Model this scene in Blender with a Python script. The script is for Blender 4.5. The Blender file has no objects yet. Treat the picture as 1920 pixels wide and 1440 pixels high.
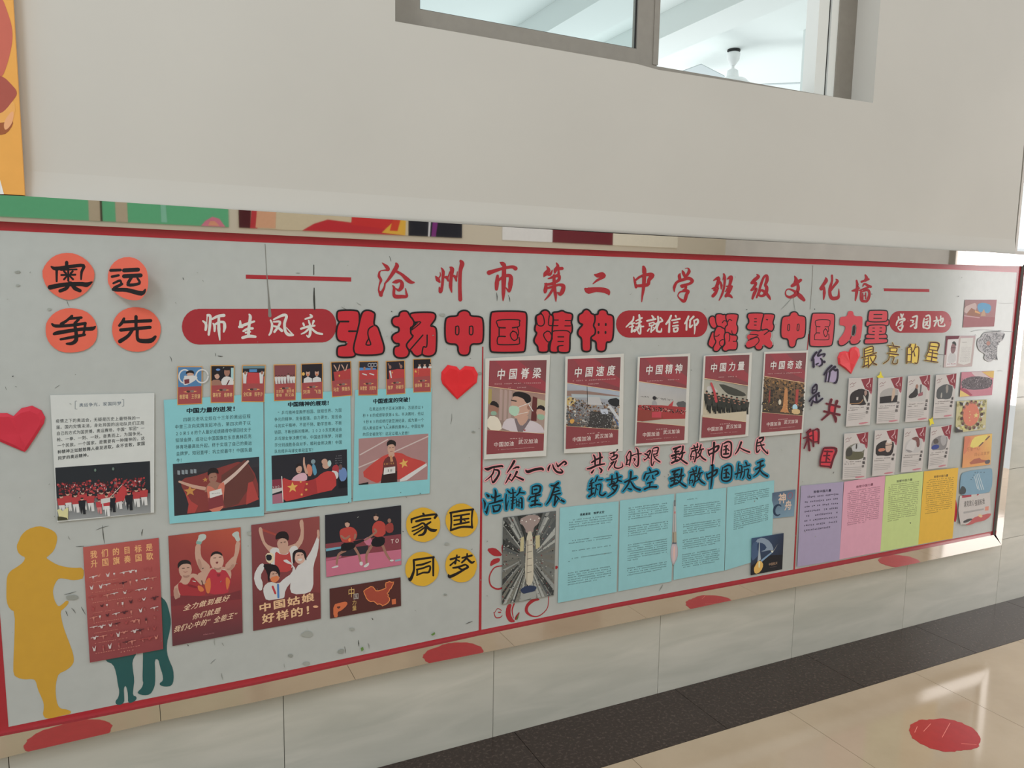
import bpy, bmesh, math, random
from mathutils import Vector, Matrix
from mathutils.geometry import tessellate_polygon

# ------------------------------------------------------------------ camera, world, light, exposure
EYE = 1.7686
CF = 1443.48                                   # focal length in pixels of the 1920 px wide frame
CR = Vector((0.89782, -0.440031, 0.017062))    # camera right, up, forward in the world
CU = Vector((0.039721, 0.11951, 0.992038))
CW = Vector((0.438567, 0.889994, -0.124777))
scene = bpy.context.scene
COL = scene.collection
cam_d = bpy.data.cameras.new('camera')
cam_d.sensor_width = 36.0
cam_d.lens = CF / 1920 * 36.0
cam_d.clip_start = 0.05
cam = bpy.data.objects.new('camera', cam_d)
COL.objects.link(cam)
m = Matrix((CR, CU, -CW)).transposed().to_4x4()
m.translation = Vector((0, 0, EYE))
cam.matrix_world = m
scene.camera = cam
vs = scene.view_settings
vs.view_transform = 'Standard'; vs.look = 'None'; vs.gamma = 1.0; vs.exposure = 0.10
vs.use_curve_mapping = False
world = bpy.data.worlds.new('sky'); scene.world = world
world.use_nodes = True
bgn = world.node_tree.nodes['Background']
bgn.inputs[0].default_value = (0.93, 0.985, 1.0, 1); bgn.inputs[1].default_value = 0.82

def area(name, loc, target, sx, sy, power, col):
    d = bpy.data.lights.new(name, 'AREA'); d.shape = 'RECTANGLE'; d.size = sx; d.size_y = sy
    d.energy = power; d.color = col
    o = bpy.data.objects.new(name, d); COL.objects.link(o); o.location = loc
    o.rotation_euler = (Vector(target) - Vector(loc)).to_track_quat('-Z', 'Y').to_euler()
    return o
area('hall_skylight', (-2.3, -0.4, 5.2), (1.2, 2.5, 1.2), 1.1, 1.1, 58, (0.93, 0.98, 1.0))
area('doorway_daylight', (8.3, 0.9, 1.9), (3.4, 1.3, 1.3), 2.6, 2.6, 80, (1.0, 0.95, 0.93))
area('classroom_fill', (4.0, 6.6, 1.2), (4.0, 5.0, 3.6), 3.0, 2.0, 58, (0.95, 1.0, 1.0))  # added upward fill that brightens the classroom ceiling, unseen below the sill

# ------------------------------------------------------------------ geometry of the place
YW, YU, YB, YF, YO = 2.58, 2.575, 2.560, 2.545, -4.0   # tile wall, plaster, board face, frame face, far wall
def ray(x, y): return CW + CR * ((x - 960) / CF) - CU * ((y - 720) / CF)
def W(x, y, Y):
    """point of the vertical plane at depth Y that is seen at a pixel"""
    d = ray(x, y); t = Y / d.y
    return Vector((d.x * t, Y, EYE + d.z * t))
def LW(x, y, d, lift=None):
    """point seen at a pixel on the plane that stands d in front of the board face, tilted by lift = (a, b, c)"""
    a, b, e = lift or (0.0, 0.0, 0.0)
    r = ray(x, y); t = (YB - d - a) / (r.y + b * r.x + e * r.z)
    return Vector((r.x * t, r.y * t, EYE + r.z * t))
def lin(v):
    v = v / 255.0
    return v / 12.92 if v <= 0.04045 else ((v + 0.055) / 1.055) ** 2.4
KILL = 0.66                                             # how strongly the light of the hall falls on the wall
def c(r, g, b, k=None):
    k = k or KILL
    return tuple(min(0.93, max(0.004, lin(v) / k)) for v in (r, g, b)) + (1.0,)

# ------------------------------------------------------------------ materials
MATS = {}
def new_mat(name):
    mt = bpy.data.materials.new(name); mt.use_nodes = True
    nt = mt.node_tree; b = nt.nodes['Principled BSDF']
    return mt, nt, b
def mat(name, col, rough=0.6, metal=0.0, spec=0.5, coat=0.0, noise=0.0, nscale=8.0, bump=0.0, stretch=(1, 1, 1)):
    if name in MATS: return MATS[name]
    mt, nt, b = new_mat(name)
    b.inputs['Base Color'].default_value = col if len(col) == 4 else tuple(col) + (1,)
    b.inputs['Roughness'].default_value = rough; b.inputs['Metallic'].default_value = metal
    b.inputs['Specular IOR Level'].default_value = spec
    b.inputs['Coat Weight'].default_value = coat; b.inputs['Coat Roughness'].default_value = 0.06
    if noise or bump:
        tc = nt.nodes.new('ShaderNodeTexCoord'); mp = nt.nodes.new('ShaderNodeMapping')
        nz = nt.nodes.new('ShaderNodeTexNoise'); nz.inputs['Scale'].default_value = nscale
        nz.inputs['Detail'].default_value = 5
        mp.inputs['Scale'].default_value = stretch
        nt.links.new(tc.outputs['Object'], mp.inputs[0]); nt.links.new(mp.outputs[0], nz.inputs['Vector'])
        if noise:
            mx = nt.nodes.new('ShaderNodeMixRGB'); mx.blend_type = 'MIX'
            a = tuple(max(0, v * (1 - noise)) for v in col[:3]) + (1,)
            z = tuple(min(1, v * (1 + noise)) for v in col[:3]) + (1,)
            mx.inputs[1].default_value = a; mx.inputs[2].default_value = z
            rp = nt.nodes.new('ShaderNodeMapRange'); rp.inputs[1].default_value = 0.3; rp.inputs[2].default_value = 0.7
            nt.links.new(nz.outputs['Fac'], rp.inputs[0]); nt.links.new(rp.outputs[0], mx.inputs[0])
            nt.links.new(mx.outputs[0], b.inputs['Base Color'])
        if bump:
            bp = nt.nodes.new('ShaderNodeBump'); bp.inputs['Strength'].default_value = bump
            bp.inputs['Distance'].default_value = 0.004
            nt.links.new(nz.outputs['Fac'], bp.inputs['Height']); nt.links.new(bp.outputs[0], b.inputs['Normal'])
    MATS[name] = mt
    return mt
def print_mat(name, rough, spec, coat=0.0, grain=0.03):
    mt, nt, b = new_mat(name)
    at = nt.nodes.new('ShaderNodeAttribute'); at.attribute_name = 'Col'
    nz = nt.nodes.new('ShaderNodeTexNoise'); nz.inputs['Scale'].default_value = 25; nz.inputs['Detail'].default_value = 4
    tc = nt.nodes.new('ShaderNodeTexCoord'); nt.links.new(tc.outputs['Object'], nz.inputs['Vector'])
    mr = nt.nodes.new('ShaderNodeMapRange'); mr.inputs[1].default_value = 0.25; mr.inputs[2].default_value = 0.75
    mr.inputs[3].default_value = 1 - grain; mr.inputs[4].default_value = 1 + grain
    vm = nt.nodes.new('ShaderNodeVectorMath'); vm.operation = 'SCALE'
    nt.links.new(nz.outputs['Fac'], mr.inputs[0]); nt.links.new(at.outputs['Color'], vm.inputs[0])
    nt.links.new(mr.outputs[0], vm.inputs['Scale']); nt.links.new(vm.outputs[0], b.inputs['Base Color'])
    b.inputs['Roughness'].default_value = rough; b.inputs['Specular IOR Level'].default_value = spec
    b.inputs['Coat Weight'].default_value = coat; b.inputs['Coat Roughness'].default_value = 0.1
    MATS[name] = mt
    return mt
PAPER = print_mat('printed_paper', 0.62, 0.3)
VINYL = print_mat('glossy_vinyl', 0.14, 0.62)
STEEL = mat('mirror_steel', (0.76, 0.73, 0.70, 1), 0.018, 1.0)
PAINTED = print_mat('painted_panel', 0.5, 0.3)

# ------------------------------------------------------------------ mesh helpers
def tag(o, label=None, cat=None, group=None, kind=None):
    if label: o['label'] = label
    if cat: o['category'] = cat
    if group: o['group'] = group
    if kind: o['kind'] = kind
    return o
def wloc(o):
    p = Vector(o.location)
    while o.parent: o = o.parent; p = p + Vector(o.location)
    return p
def link_mesh(name, verts, faces, mt, parent=None, cols=None, origin=None, smooth=False):
    if origin is None:
        n = len(verts)
        lo = [min(v[i] for v in verts) for i in range(3)]; hi = [max(v[i] for v in verts) for i in range(3)]
        origin = Vector([(a + b) / 2 for a, b in zip(lo, hi)])
    me = bpy.data.meshes.new(name)
    me.from_pydata([(v[0] - origin[0], v[1] - origin[1], v[2] - origin[2]) for v in verts], [], faces)
    if cols is not None:
        ca = me.color_attributes.new('Col', 'FLOAT_COLOR', 'POINT')
        flat = []
        for q in cols: flat.extend(q)
        ca.data.foreach_set('color', flat)
    if mt is not None: me.materials.append(mt)
    if smooth: me.polygons.foreach_set('use_smooth', [True] * len(me.polygons))
    me.update()
    o = bpy.data.objects.new(name, me); COL.objects.link(o)
    if parent is not None:
        o.parent = parent; o.location = Vector(origin) - wloc(parent)
    else: o.location = origin
    return o
def empty(name, loc):
    o = bpy.data.objects.new(name, None); o.empty_display_size = 0.05; COL.objects.link(o); o.location = loc
    return o
class MB:
    def __init__(s): s.v = []; s.f = []
    def box(s, x0, x1, y0, y1, z0, z1):
        n = len(s.v)
        s.v += [(x0, y0, z0), (x1, y0, z0), (x1, y1, z0), (x0, y1, z0), (x0, y0, z1), (x1, y0, z1), (x1, y1, z1), (x0, y1, z1)]
        s.f += [tuple(n + i for i in q) for q in ((0, 3, 2, 1), (4, 5, 6, 7), (0, 1, 5, 4), (1, 2, 6, 5), (2, 3, 7, 6), (3, 0, 4, 7))]
        return s
    def prism(s, pts, y0, y1):
        """pts: list of (x,z), y0 front, y1 back"""
        n = len(s.v); k = len(pts)
        ar = sum(pts[i][0] * pts[(i + 1) % k][1] - pts[(i + 1) % k][0] * pts[i][1] for i in range(k))
        if ar < 0: pts = pts[::-1]
        s.v += [(p[0], y0, p[1]) for p in pts] + [(p[0], y1, p[1]) for p in pts]
        tr = tessellate_polygon([[Vector((p[0], p[1], 0)) for p in pts]])
        for t in tr:
            a, b, d = (pts[i] for i in t)
            cr = (b[0] - a[0]) * (d[1] - a[1]) - (d[0] - a[0]) * (b[1] - a[1])
            t = t if cr > 0 else t[::-1]
            s.f.append(tuple(n + i for i in t)); s.f.append(tuple(n + k + i for i in t[::-1]))
        for i in range(k):
            j = (i + 1) % k
            s.f.append((n + i, n + k + i, n + k + j, n + j))
        return s
    def lathe(s, prof, cx, cy, n=20):
        b = len(s.v); k = len(prof)
        for r, z in prof:
            for i in range(n):
                a = 2 * math.pi * i / n; s.v.append((cx + r * math.cos(a), cy + r * math.sin(a), z))
        for j in range(k - 1):
            for i in range(n):
                i2 = (i + 1) % n
                s.f.append((b + j * n + i, b + j * n + i2, b + (j + 1) * n + i2, b + (j + 1) * n + i))
        s.f.append(tuple(b + i for i in range(n))[::-1]); s.f.append(tuple(b + (k - 1) * n + i for i in range(n)))
        return s
    def build(s, name, mt, parent=None, origin=None, smooth=False):
        return link_mesh(name, s.v, s.f, mt, parent, None, origin, smooth)
def struct(o): o['kind'] = 'structure'; return o

# ------------------------------------------------------------------ curves of the print
def chaikin(p, it=2, closed=True):
    for _ in range(it):
        q = []; n = len(p)
        rng = range(n) if closed else range(n - 1)
        for i in rng:
            a, b = p[i], p[(i + 1) % n]
            q.append(tuple(a[k] * .75 + b[k] * .25 for k in range(len(a))))
            q.append(tuple(a[k] * .25 + b[k] * .75 for k in range(len(a))))
        if not closed: q = [p[0]] + q + [p[-1]]
        p = q
    return p
def offset(p, w):
    n = len(p); ar = sum(p[i][0] * p[(i + 1) % n][1] - p[(i + 1) % n][0] * p[i][1] for i in range(n))
    sg = 1 if ar > 0 else -1; out = []
    for i in range(n):
        a, b = p[i - 1], p[(i + 1) % n]
        dx, dy = b[0] - a[0], b[1] - a[1]; l = math.hypot(dx, dy) or 1
        out.append((p[i][0] + sg * dy / l * w, p[i][1] - sg * dx / l * w))
    return out
def pts(s, C=(0, 0, 1)):
    """'x,y x,y ...' in a crop (ox,oy,scale) -> pixels"""
    out = []
    for t in s.split():
        v = [float(q) for q in t.split(',')]
        out.append((C[0] + v[0] / C[2], C[1] + v[1] / C[2]))
    return out
def stroke_pts(s, C=(0, 0, 1)):
    out = []; w = 1
    for t in s.split():
        v = [float(q) for q in t.split(',')]
        if len(v) > 2: w = v[2]
        out.append((C[0] + v[0] / C[2], C[1] + v[1] / C[2], w / C[2]))
    return out
def catmull(p, n=4):
    if len(p) < 3: return p
    out = []
    for i in range(len(p) - 1):
        a, b, d, e = p[max(i - 1, 0)], p[i], p[i + 1], p[min(i + 2, len(p) - 1)]
        for k in range(n):
            t = k / n
            out.append(tuple(0.5 * ((2 * b[j]) + (d[j] - a[j]) * t + (2 * a[j] - 5 * b[j] + 4 * d[j] - e[j]) * t * t
                                    + (3 * b[j] - a[j] - 3 * d[j] + e[j]) * t ** 3) if j < 2 else b[j] + (d[j] - b[j]) * t
                             for j in range(3)))
    out.append(p[-1])
    return out

# ------------------------------------------------------------------ glyphs from Blender's own built-in font
GL = {}
def glyph(ch, bold=0.0):
    key = (ch, bold)
    if key in GL: return GL[key]
    cu = bpy.data.curves.new('g', 'FONT'); cu.body = ch; cu.size = 1.0; cu.offset = bold; cu.resolution_u = 2
    ob = bpy.data.objects.new('g', cu); COL.objects.link(ob)
    me = bpy.data.meshes.new_from_object(ob.evaluated_get(bpy.context.evaluated_depsgraph_get()))
    v = [(q.co.x, q.co.y) for q in me.vertices]; f = []
    me.calc_loop_triangles()
    f = [tuple(t.vertices) for t in me.loop_triangles]
    bpy.data.meshes.remove(me); bpy.data.objects.remove(ob); bpy.data.curves.remove(cu)
    GL[key] = (v, f)
    return GL[key]
def em():
    if 'em' not in GL:
        v, _ = glyph('国')
        xs = [p[0] for p in v]; ys = [p[1] for p in v]
        cx, cy = (min(xs) + max(xs)) / 2, (min(ys) + max(ys)) / 2
        s = max(max(ys) - min(ys), max(xs) - min(xs)) / 0.88
        GL['em'] = (cx - s / 2, cy - s / 2, s)
    return GL['em']

# ------------------------------------------------------------------ flat print lying on a (nearly flat) sheet
class Print:
    """coloured print collected in pixel coordinates; lift(x,y) is the distance in front of the board face"""
    def __init__(s, base=0.0, lift=None, step=0.00003):
        s.v = []; s.f = []; s.c = []; s.base = base; s.lift = lift; s.d = 0.0; s.step = step
    def P(s, x, y): return LW(x, y, s.base + s.d, s.lift)
    def up(s, k=1): s.d += s.step * k
    def face(s, pp, faces, cols):
        n = len(s.v); k = len(pp)
        for i, p in enumerate(pp):
            s.v.append(s.P(p[0], p[1])); s.c.append(cols[i] if isinstance(cols, list) else cols)
        for f in faces:
            a, b, d = (pp[q] for q in f[:3])
            cr = (b[0] - a[0]) * (d[1] - a[1]) - (d[0] - a[0]) * (b[1] - a[1])
            f = f if cr < 0 else f[::-1]
            s.f.append(tuple(n + q for q in f))
    def poly(s, col, pp, smooth=0, up=1, holes=None):
        s.up(up)
        if smooth: pp = chaikin(pp, smooth); col = col if not isinstance(col, list) else col[0]
        loops = [[Vector((p[0], p[1], 0)) for p in pp]]
        allp = list(pp)
        for h in holes or []:
            loops.append([Vector((p[0], p[1], 0)) for p in h]); allp += list(h)
        tr = tessellate_polygon(loops)
        s.face(allp, [tuple(t) for t in tr], col)
    def quad(s, cols, pp, up=1):
        """quad with corner colours, split finely enough to blend"""
        s.up(up)
        s.face(pp, [(0, 1, 2), (0, 2, 3)], cols)
    def ell(s, col, cx, cy, rx, ry, n=14, rot=0, up=1):
        ca, sa = math.cos(rot), math.sin(rot)
        s.poly(col, [(cx + rx * math.cos(2 * math.pi * i / n) * ca - ry * math.sin(2 * math.pi * i / n) * sa,
                      cy + rx * math.cos(2 * math.pi * i / n) * sa + ry * math.sin(2 * math.pi * i / n) * ca) for i in range(n)], up=up)
    def stroke(s, col, sp, grow=0.0, up=1, n=4, caps=True):
        s.up(up)
        p = catmull(sp, n); L = []; R = []
        k = len(p)
        for i in range(k):
            a, b = p[max(i - 1, 0)], p[min(i + 1, k - 1)]
            dx, dy = b[0] - a[0], b[1] - a[1]; l = math.hypot(dx, dy) or 1e-6
            w = p[i][2] + grow
            L.append((p[i][0] - dy / l * w, p[i][1] + dx / l * w)); R.append((p[i][0] + dy / l * w, p[i][1] - dx / l * w))
        D0 = s.d
        for i in range(k - 1):
            s.d = D0 + (i % 3) * 7e-6
            s.face([L[i], L[i + 1], R[i + 1], R[i]], [(0, 1, 2), (0, 2, 3)], col)
        s.d = D0
        if caps:
            for qi, q in enumerate(sp):
                w = q[2] + grow
                s.d = D0 + (3 + qi % 3) * 7e-6
                if w < 0.15: continue
                m = 8
                s.face([(q[0] + w * math.cos(2 * math.pi * i / m), q[1] + w * math.sin(2 * math.pi * i / m)) for i in range(m)],
                       [(0, i, i + 1) for i in range(1, m - 1)], col)
        s.d = D0
    def strokes(s, col, txt, C, grow=0.0, scale=1.0, shift=(0, 0)):
        C = (C[0] + shift[0] / C[2], C[1] + shift[1] / C[2], C[2])
        for i, t in enumerate(txt.split(';')):
            sp = stroke_pts(t, C)
            sp = [(a, b, w * scale * 1.3) for a, b, w in sp]
            s.stroke(col, sp, grow, up=0); s.d += 4.5e-5
    def text(s, col, txt, TL, TR, BL, bold=0.0, fill=0.94, sx=None, slant=0.0):
        """characters in equal cells of the parallelogram TL-TR-BL (pixels)"""
        s.up()
        n = len(txt) if sx is None else sx
        ux, uy = (TR[0] - TL[0]) / n, (TR[1] - TL[1]) / n
        vx, vy = BL[0] - TL[0], BL[1] - TL[1]
        ex, ey, es = em()
        for i, ch in enumerate(txt):
            if ch in ' \u3000': continue
            v, f = glyph(ch)
            if not v: continue
            xo = 0.0
            if ord(ch) < 0x2e80 and ch not in '“”':
                xs = [q[0] for q in v]; xo = 0.5 - ((min(xs) + max(xs)) / 2 - ex) / es
            pp = []
            for x, y in v:
                a = (x - ex) / es + xo; b = 1 - (y - ey) / es
                a += slant * (0.5 - b)
                a = 0.5 + (a - 0.5) * fill
                pp.append((TL[0] + ux * (i + a) + vx * b, TL[1] + uy * (i + a) + vy * b))
            s.face(pp, f, col)
            if bold > 0:
                D0 = s.d
                for k, (bx, by) in enumerate(((bold * 1.3, 0), (-bold * .6, bold * .9), (0, -bold * .7))):
                    s.d = D0 + 8e-6 * (k + 1)
                    s.face([(x + ux * bx + vx * by, y + uy * bx + vy * by) for x, y in pp], f, col)
                s.d = D0
    def dashes(s, col, TL, TR, h, n, rng, bold=0.75, miss=0.08):
        """a line of print too small to read: one small mark per character"""
        s.up(0.2)
        for i in range(n):
            if rng.random() < miss: continue
            t0 = (i + 0.1) / n; t1 = (i + 0.1 + bold * rng.uniform(0.7, 1.1)) / n
            x0 = TL[0] + (TR[0] - TL[0]) * t0; y0 = TL[1] + (TR[1] - TL[1]) * t0
            x1 = TL[0] + (TR[0] - TL[0]) * t1; y1 = TL[1] + (TR[1] - TL[1]) * t1
            h_ = h * .74; k = rng.uniform(0.55, 1.0) * h_; yy = rng.uniform(0, h_ - k)
            t = h * 0.2
            xm = (x0 + x1) / 2; ym = (y0 + y1) / 2; hw = (x1 - x0) * 0.13
            q = [(x0, y0 + yy), (x1, y1 + yy), (x1, y1 + yy + t), (x0, y0 + yy + t)]
            s.face(q, [(0, 1, 2), (0, 2, 3)], col)
            q = [(x0, y0 + yy + k - t), (x1, y1 + yy + k - t), (x1, y1 + yy + k), (x0, y0 + yy + k)]
            s.face(q, [(0, 1, 2), (0, 2, 3)], col)
            q = [(xm - hw, ym + yy), (xm + hw, ym + yy), (xm + hw, ym + yy + k), (xm - hw, ym + yy + k)]
            s.d += 8e-6; s.face(q, [(0, 1, 2), (0, 2, 3)], col); s.d -= 8e-6
    def specks(s, cols, box, n, rng, r0, r1, asp=1.0):
        """n small irregular blobs inside a 4-corner box"""
        D0 = s.d
        for i in range(n):
            s.d = D0 + 5e-6 * (1 + i % 60)
            u, v = rng.random(), rng.random()
            x, y = bil(box, u, v); r = rng.uniform(r0, r1); a0 = rng.uniform(0, 6.28)
            pp = [(x + r * rng.uniform(.6, 1.2) * math.cos(a0 + k * 1.2566), y + asp * r * rng.uniform(.6, 1.2) * math.sin(a0 + k * 1.2566)) for k in range(5)]
            s.face(pp, [(0, k, k + 1) for k in range(1, 4)], rng.choice(cols))
        s.d = D0 + 3.1e-4
    def build(s, name, parent, mt=None):
        return link_mesh(name, s.v, s.f, mt or PAPER, parent, s.c)
def bil(q, u, v):
    a, b, d, e = q
    return ((a[0] * (1 - u) + b[0] * u) * (1 - v) + (e[0] * (1 - u) + d[0] * u) * v,
            (a[1] * (1 - u) + b[1] * u) * (1 - v) + (e[1] * (1 - u) + d[1] * u) * v)

def body(name, outline, col, d, lift=None, thick=0.0006, mt=None, parent=None):
    """a piece of paper: front face at distance d (+lift) off the board, with an edge and a back"""
    n = len(outline); V = []; Fc = []; Cc = []
    ar = sum(outline[i][0] * outline[(i + 1) % n][1] - outline[(i + 1) % n][0] * outline[i][1] for i in range(n))
    if ar > 0: outline = outline[::-1]
    tr = tessellate_polygon([[Vector((p[0], p[1], 0)) for p in outline]])
    for k in (0, thick):
        for p in outline:
            q = LW(p[0], p[1], d, lift); V.append(Vector((q.x, q.y + k, q.z))); Cc.append(col)
    for t in tr:
        a, b, e = (outline[i] for i in t)
        cr = (b[0] - a[0]) * (e[1] - a[1]) - (e[0] - a[0]) * (b[1] - a[1])
        t = tuple(t) if cr < 0 else tuple(t)[::-1]
        Fc.append(t); Fc.append(tuple(n + i for i in t[::-1]))
    for i in range(n):
        j = (i + 1) % n
        Fc.append((i, n + i, n + j, j))
    return link_mesh(name, V, Fc, mt or PAPER, parent, Cc)
# ------------------------------------------------------------------ the setting
plaster = mat('plaster', c(180, 176.5, 170.5, .70), 0.85, spec=0.2, noise=0.03, nscale=1.3, bump=0.05)
grout = mat('grout', c(70, 68, 62), 0.9)
def zat(x, y, Y): return W(x, y, Y).z
Z_TOP = EYE + 0.226 * YF / 2.58        # outer edges of the steel frame
Z_TOPW = 2.0
fo = {}                                # frame corners (outer / inner), on the frame face
zt_o, zt_i = EYE + 0.2215 * .9864, EYE + 0.1585 * .9864
zb_o, zb_i = EYE - 1.414 * .9864, EYE - 1.356 * .9864
XL0, XR_i, XR_o = -0.335, 4.318, 4.362
# upper plaster wall with the window opening
wo = [W(741, 40, YU), W(1195, 120, YU), W(1235, 131, YU), W(1637, 193, YU)]
WX0, WX1 = wo[0].x, wo[3].x
ZT = 4.1
w = MB()
yb = YU + 0.24
w.prism([(-3.4, zt_o), (WX0, zt_o), (WX0, ZT), (-3.4, ZT)], YU, yb)
w.prism([(WX0, zt_o), (WX1, zt_o), (WX1, wo[3].z), (wo[2].x, wo[2].z), (wo[1].x, wo[1].z), (WX0, wo[0].z)], YU, yb)
w.prism([(WX0, 3.95), (WX1, 3.95), (WX1, ZT), (WX0, ZT)], YU, yb)
w.prism([(WX1, zt_o), (4.256, zt_o), (4.243, ZT), (WX1, ZT)], YU, yb)
wall = struct(w.build('wall_back', plaster)); wall['label'] = 'pale grey plastered wall above the notice board, with a window opening'
# rounded plaster lip along the foot of the plaster
lip = MB()
n = 7
prof = [(0.0005, 0.085), (-0.0012, 0.07), (-0.0035, 0.05), (-0.006, 0.03), (-0.0075, 0.012), (-0.006, 0.0), (0.02, 0.0)]
for X in (-3.4, 4.255):
    for dy, dz in prof: lip.v.append((X, YU + dy, zt_o + dz))
for i in range(n - 1): lip.f.append((i, i + 1, n + i + 1, n + i))
lp = lip.build('plaster_lip', plaster, wall, smooth=True)
# lower wall: grout backing and tiles
back = MB().box(-3.4, 8.0, YW + 0.004, YW + 0.24, -0.08, zt_o)
lw = struct(back.build('wall_lower', grout)); lw['label'] = 'marble tiled lower wall running behind and beyond the board'
def tile_mat():
    mt, nt, b = new_mat('marble_tile')
    tc = nt.nodes.new('ShaderNodeTexCoord'); mp = nt.nodes.new('ShaderNodeMapping')
    mp.inputs['Scale'].default_value = (0.9, 1, 5.0); mp.inputs['Rotation'].default_value = (0, 0.16, 0)
    oi = nt.nodes.new('ShaderNodeObjectInfo'); ad = nt.nodes.new('ShaderNodeVectorMath'); ad.operation = 'ADD'
    nz = nt.nodes.new('ShaderNodeTexNoise'); nz.inputs['Scale'].default_value = 2.2; nz.inputs['Detail'].default_value = 6
    nz.inputs['Distortion'].default_value = 0.8
    nt.links.new(tc.outputs['Object'], mp.inputs[0]); nt.links.new(mp.outputs[0], ad.inputs[0])
    nt.links.new(oi.outputs['Location'], ad.inputs[1]); nt.links.new(ad.outputs[0], nz.inputs['Vector'])
    r = nt.nodes.new('ShaderNodeValToRGB')
    r.color_ramp.elements[0].position = 0.3; r.color_ramp.elements[0].color = c(166, 165, 156)
    r.color_ramp.elements[1].position = 0.72; r.color_ramp.elements[1].color = c(184, 181, 172)
    nt.links.new(nz.outputs['Fac'], r.inputs[0]); nt.links.new(r.outputs[0], b.inputs['Base Color'])
    b.inputs['Roughness'].default_value = 0.13; b.inputs['Specular IOR Level'].default_value = 0.4
    MATS['marble_tile'] = mt
    return mt
TILE = tile_mat()
def tile(name, x0, x1, y0, y1, z0, z1, mt, parent, cache={}):
    g = 0.0012
    key = (round(x1 - x0, 3), round(y1 - y0, 3), round(z1 - z0, 3), mt.name)
    org = Vector(((x0 + x1) / 2, (y0 + y1) / 2, (z0 + z1) / 2))
    if key in cache:
        o = bpy.data.objects.new(name, cache[key]); COL.objects.link(o); o.parent = parent; o.location = org - wloc(parent)
        return o
    o = MB().box(x0 + g, x1 - g, y0 + (g if z1 - z0 < .05 else 0), y1 - (g if z1 - z0 < .05 else 0), z0 + (g if z1 - z0 > .05 else 0), z1 - (g if z1 - z0 > .05 else 0)).build(name, mt, parent)
    cache[key] = o.data
    return o
rows = [(-0.006, 0.3845), (0.3845, 0.795), (0.795, 1.205), (1.205, 1.615), (1.615, zt_o - 0.002)]
for k in range(-5, 9):
    x0 = 0.402 + 0.8 * k + 0.011; x1 = min(x0 + 0.8, 8.0)
    for j, (za, zb) in enumerate(rows):
        if j > 0 and x1 < 4.35: continue
        tile('tile', x0, x1, YW, YW + 0.006, za, zb, TILE, lw)
# end of the plaster: window beyond the wall's right edge
w2 = struct(empty('window_2', (5.4, YU + 0.06, zt_o)))
w2['label'] = 'bright glazed window beyond the right end of the plastered wall'
alu = mat('aluminium', c(136, 130, 122, .75), 0.42, 0.35, noise=0.04, nscale=30)
def glass_mat():
    mt = bpy.data.materials.new('window_glass'); mt.use_nodes = True; nt = mt.node_tree
    for q in list(nt.nodes): nt.nodes.remove(q)
    out = nt.nodes.new('ShaderNodeOutputMaterial'); tr = nt.nodes.new('ShaderNodeBsdfTransparent')
    tr.inputs[0].default_value = (0.93, 0.965, 0.965, 1); gl = nt.nodes.new('ShaderNodeBsdfGlossy')
    gl.inputs['Roughness'].default_value = 0.02; lwt = nt.nodes.new('ShaderNodeLayerWeight'); pw = nt.nodes.new('ShaderNodeMath'); pw.operation = 'POWER'; pw.inputs[1].default_value = 5.0
    lwt.inputs[0].default_value = 0.5; nt.links.new(lwt.outputs['Facing'], pw.inputs[0])
    fr = nt.nodes.new('ShaderNodeMath'); fr.operation = 'MULTIPLY_ADD'; fr.inputs[1].default_value = 0.6; fr.inputs[2].default_value = 0.04
    nt.links.new(pw.outputs[0], fr.inputs[0])
    mx = nt.nodes.new('ShaderNodeMixShader')
    nt.links.new(fr.outputs[0], mx.inputs[0]); nt.links.new(tr.outputs[0], mx.inputs[1]); nt.links.new(gl.outputs[0], mx.inputs[2])
    nt.links.new(mx.outputs[0], out.inputs[0])
    return mt
GLASS = glass_mat()
def frame_bars(name, x0, x1, z0, z1, y0, y1, t, mt, parent):
    b = MB().box(x0, x1, y0, y1, z0, z0 + t).box(x0, x1, y0, y1, z1 - t, z1).box(x0, x0 + t, y0, y1, z0 + t, z1 - t).box(x1 - t, x1, y0, y1, z0 + t, z1 - t)
    return b.build(name, mt, parent)
frame_bars('window_frame', 4.43, 7.0, zt_o + 0.01, ZT, YU + 0.10, YU + 0.16, 0.02, alu, w2)
MB().box(4.455, 6.965, YU + 0.125, YU + 0.131, zt_o + 0.045, ZT - 0.035).build('pane', GLASS, w2)
MB().box(7.0, 8.0, YU + 0.02, YU + 0.24, zt_o, ZT).build('window_side', plaster, w2)
# window in the plastered wall
w1 = struct(empty('window_1', (WX0, YU + 0.15, wo[0].z)))
w1['label'] = 'aluminium sliding window high in the plastered wall, sash pushed to the left'
yf0, yf1 = YU + 0.13, YU + 0.165
gx0 = W(787, 10, yf0).x; mx0 = W(1195, 60, yf0).x; mx1 = W(1234, 60, yf0).x; rx0 = W(1563, 90, yf0 + .03).x
zg = W(1000, 56, yf0).z
zb0 = wo[3].z - 0.004
MB().box(WX0, WX1, yf0 - .005, yf1 + .05, zb0, zg - 0.055).build('bottom_track', alu, w1)
MB().box(WX0, WX0 + 0.03, yf0 - .005, yf1 + .05, zg - 0.055, 3.95).build('left_jamb', alu, w1)
fr = mat('window_frame_white', c(205, 206, 202), 0.5)
xs = [W(q, 90, yf0).x for q in (1532, 1551, 1556, 1569)]
MB().box(xs[3], WX1, yf0 - .005, yf1 + .05, zg - 0.055, 3.95).build('right_jamb', alu, w1)
MB().box(xs[0], xs[1], yf0 + .002, yf1 + .04, zg - 0.055, 3.95).build('right_stop', fr, w1)
MB().box(xs[2], xs[3], yf0 + .002, yf1 + .04, zg - 0.055, 3.95).build('right_stop', fr, w1)
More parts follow.
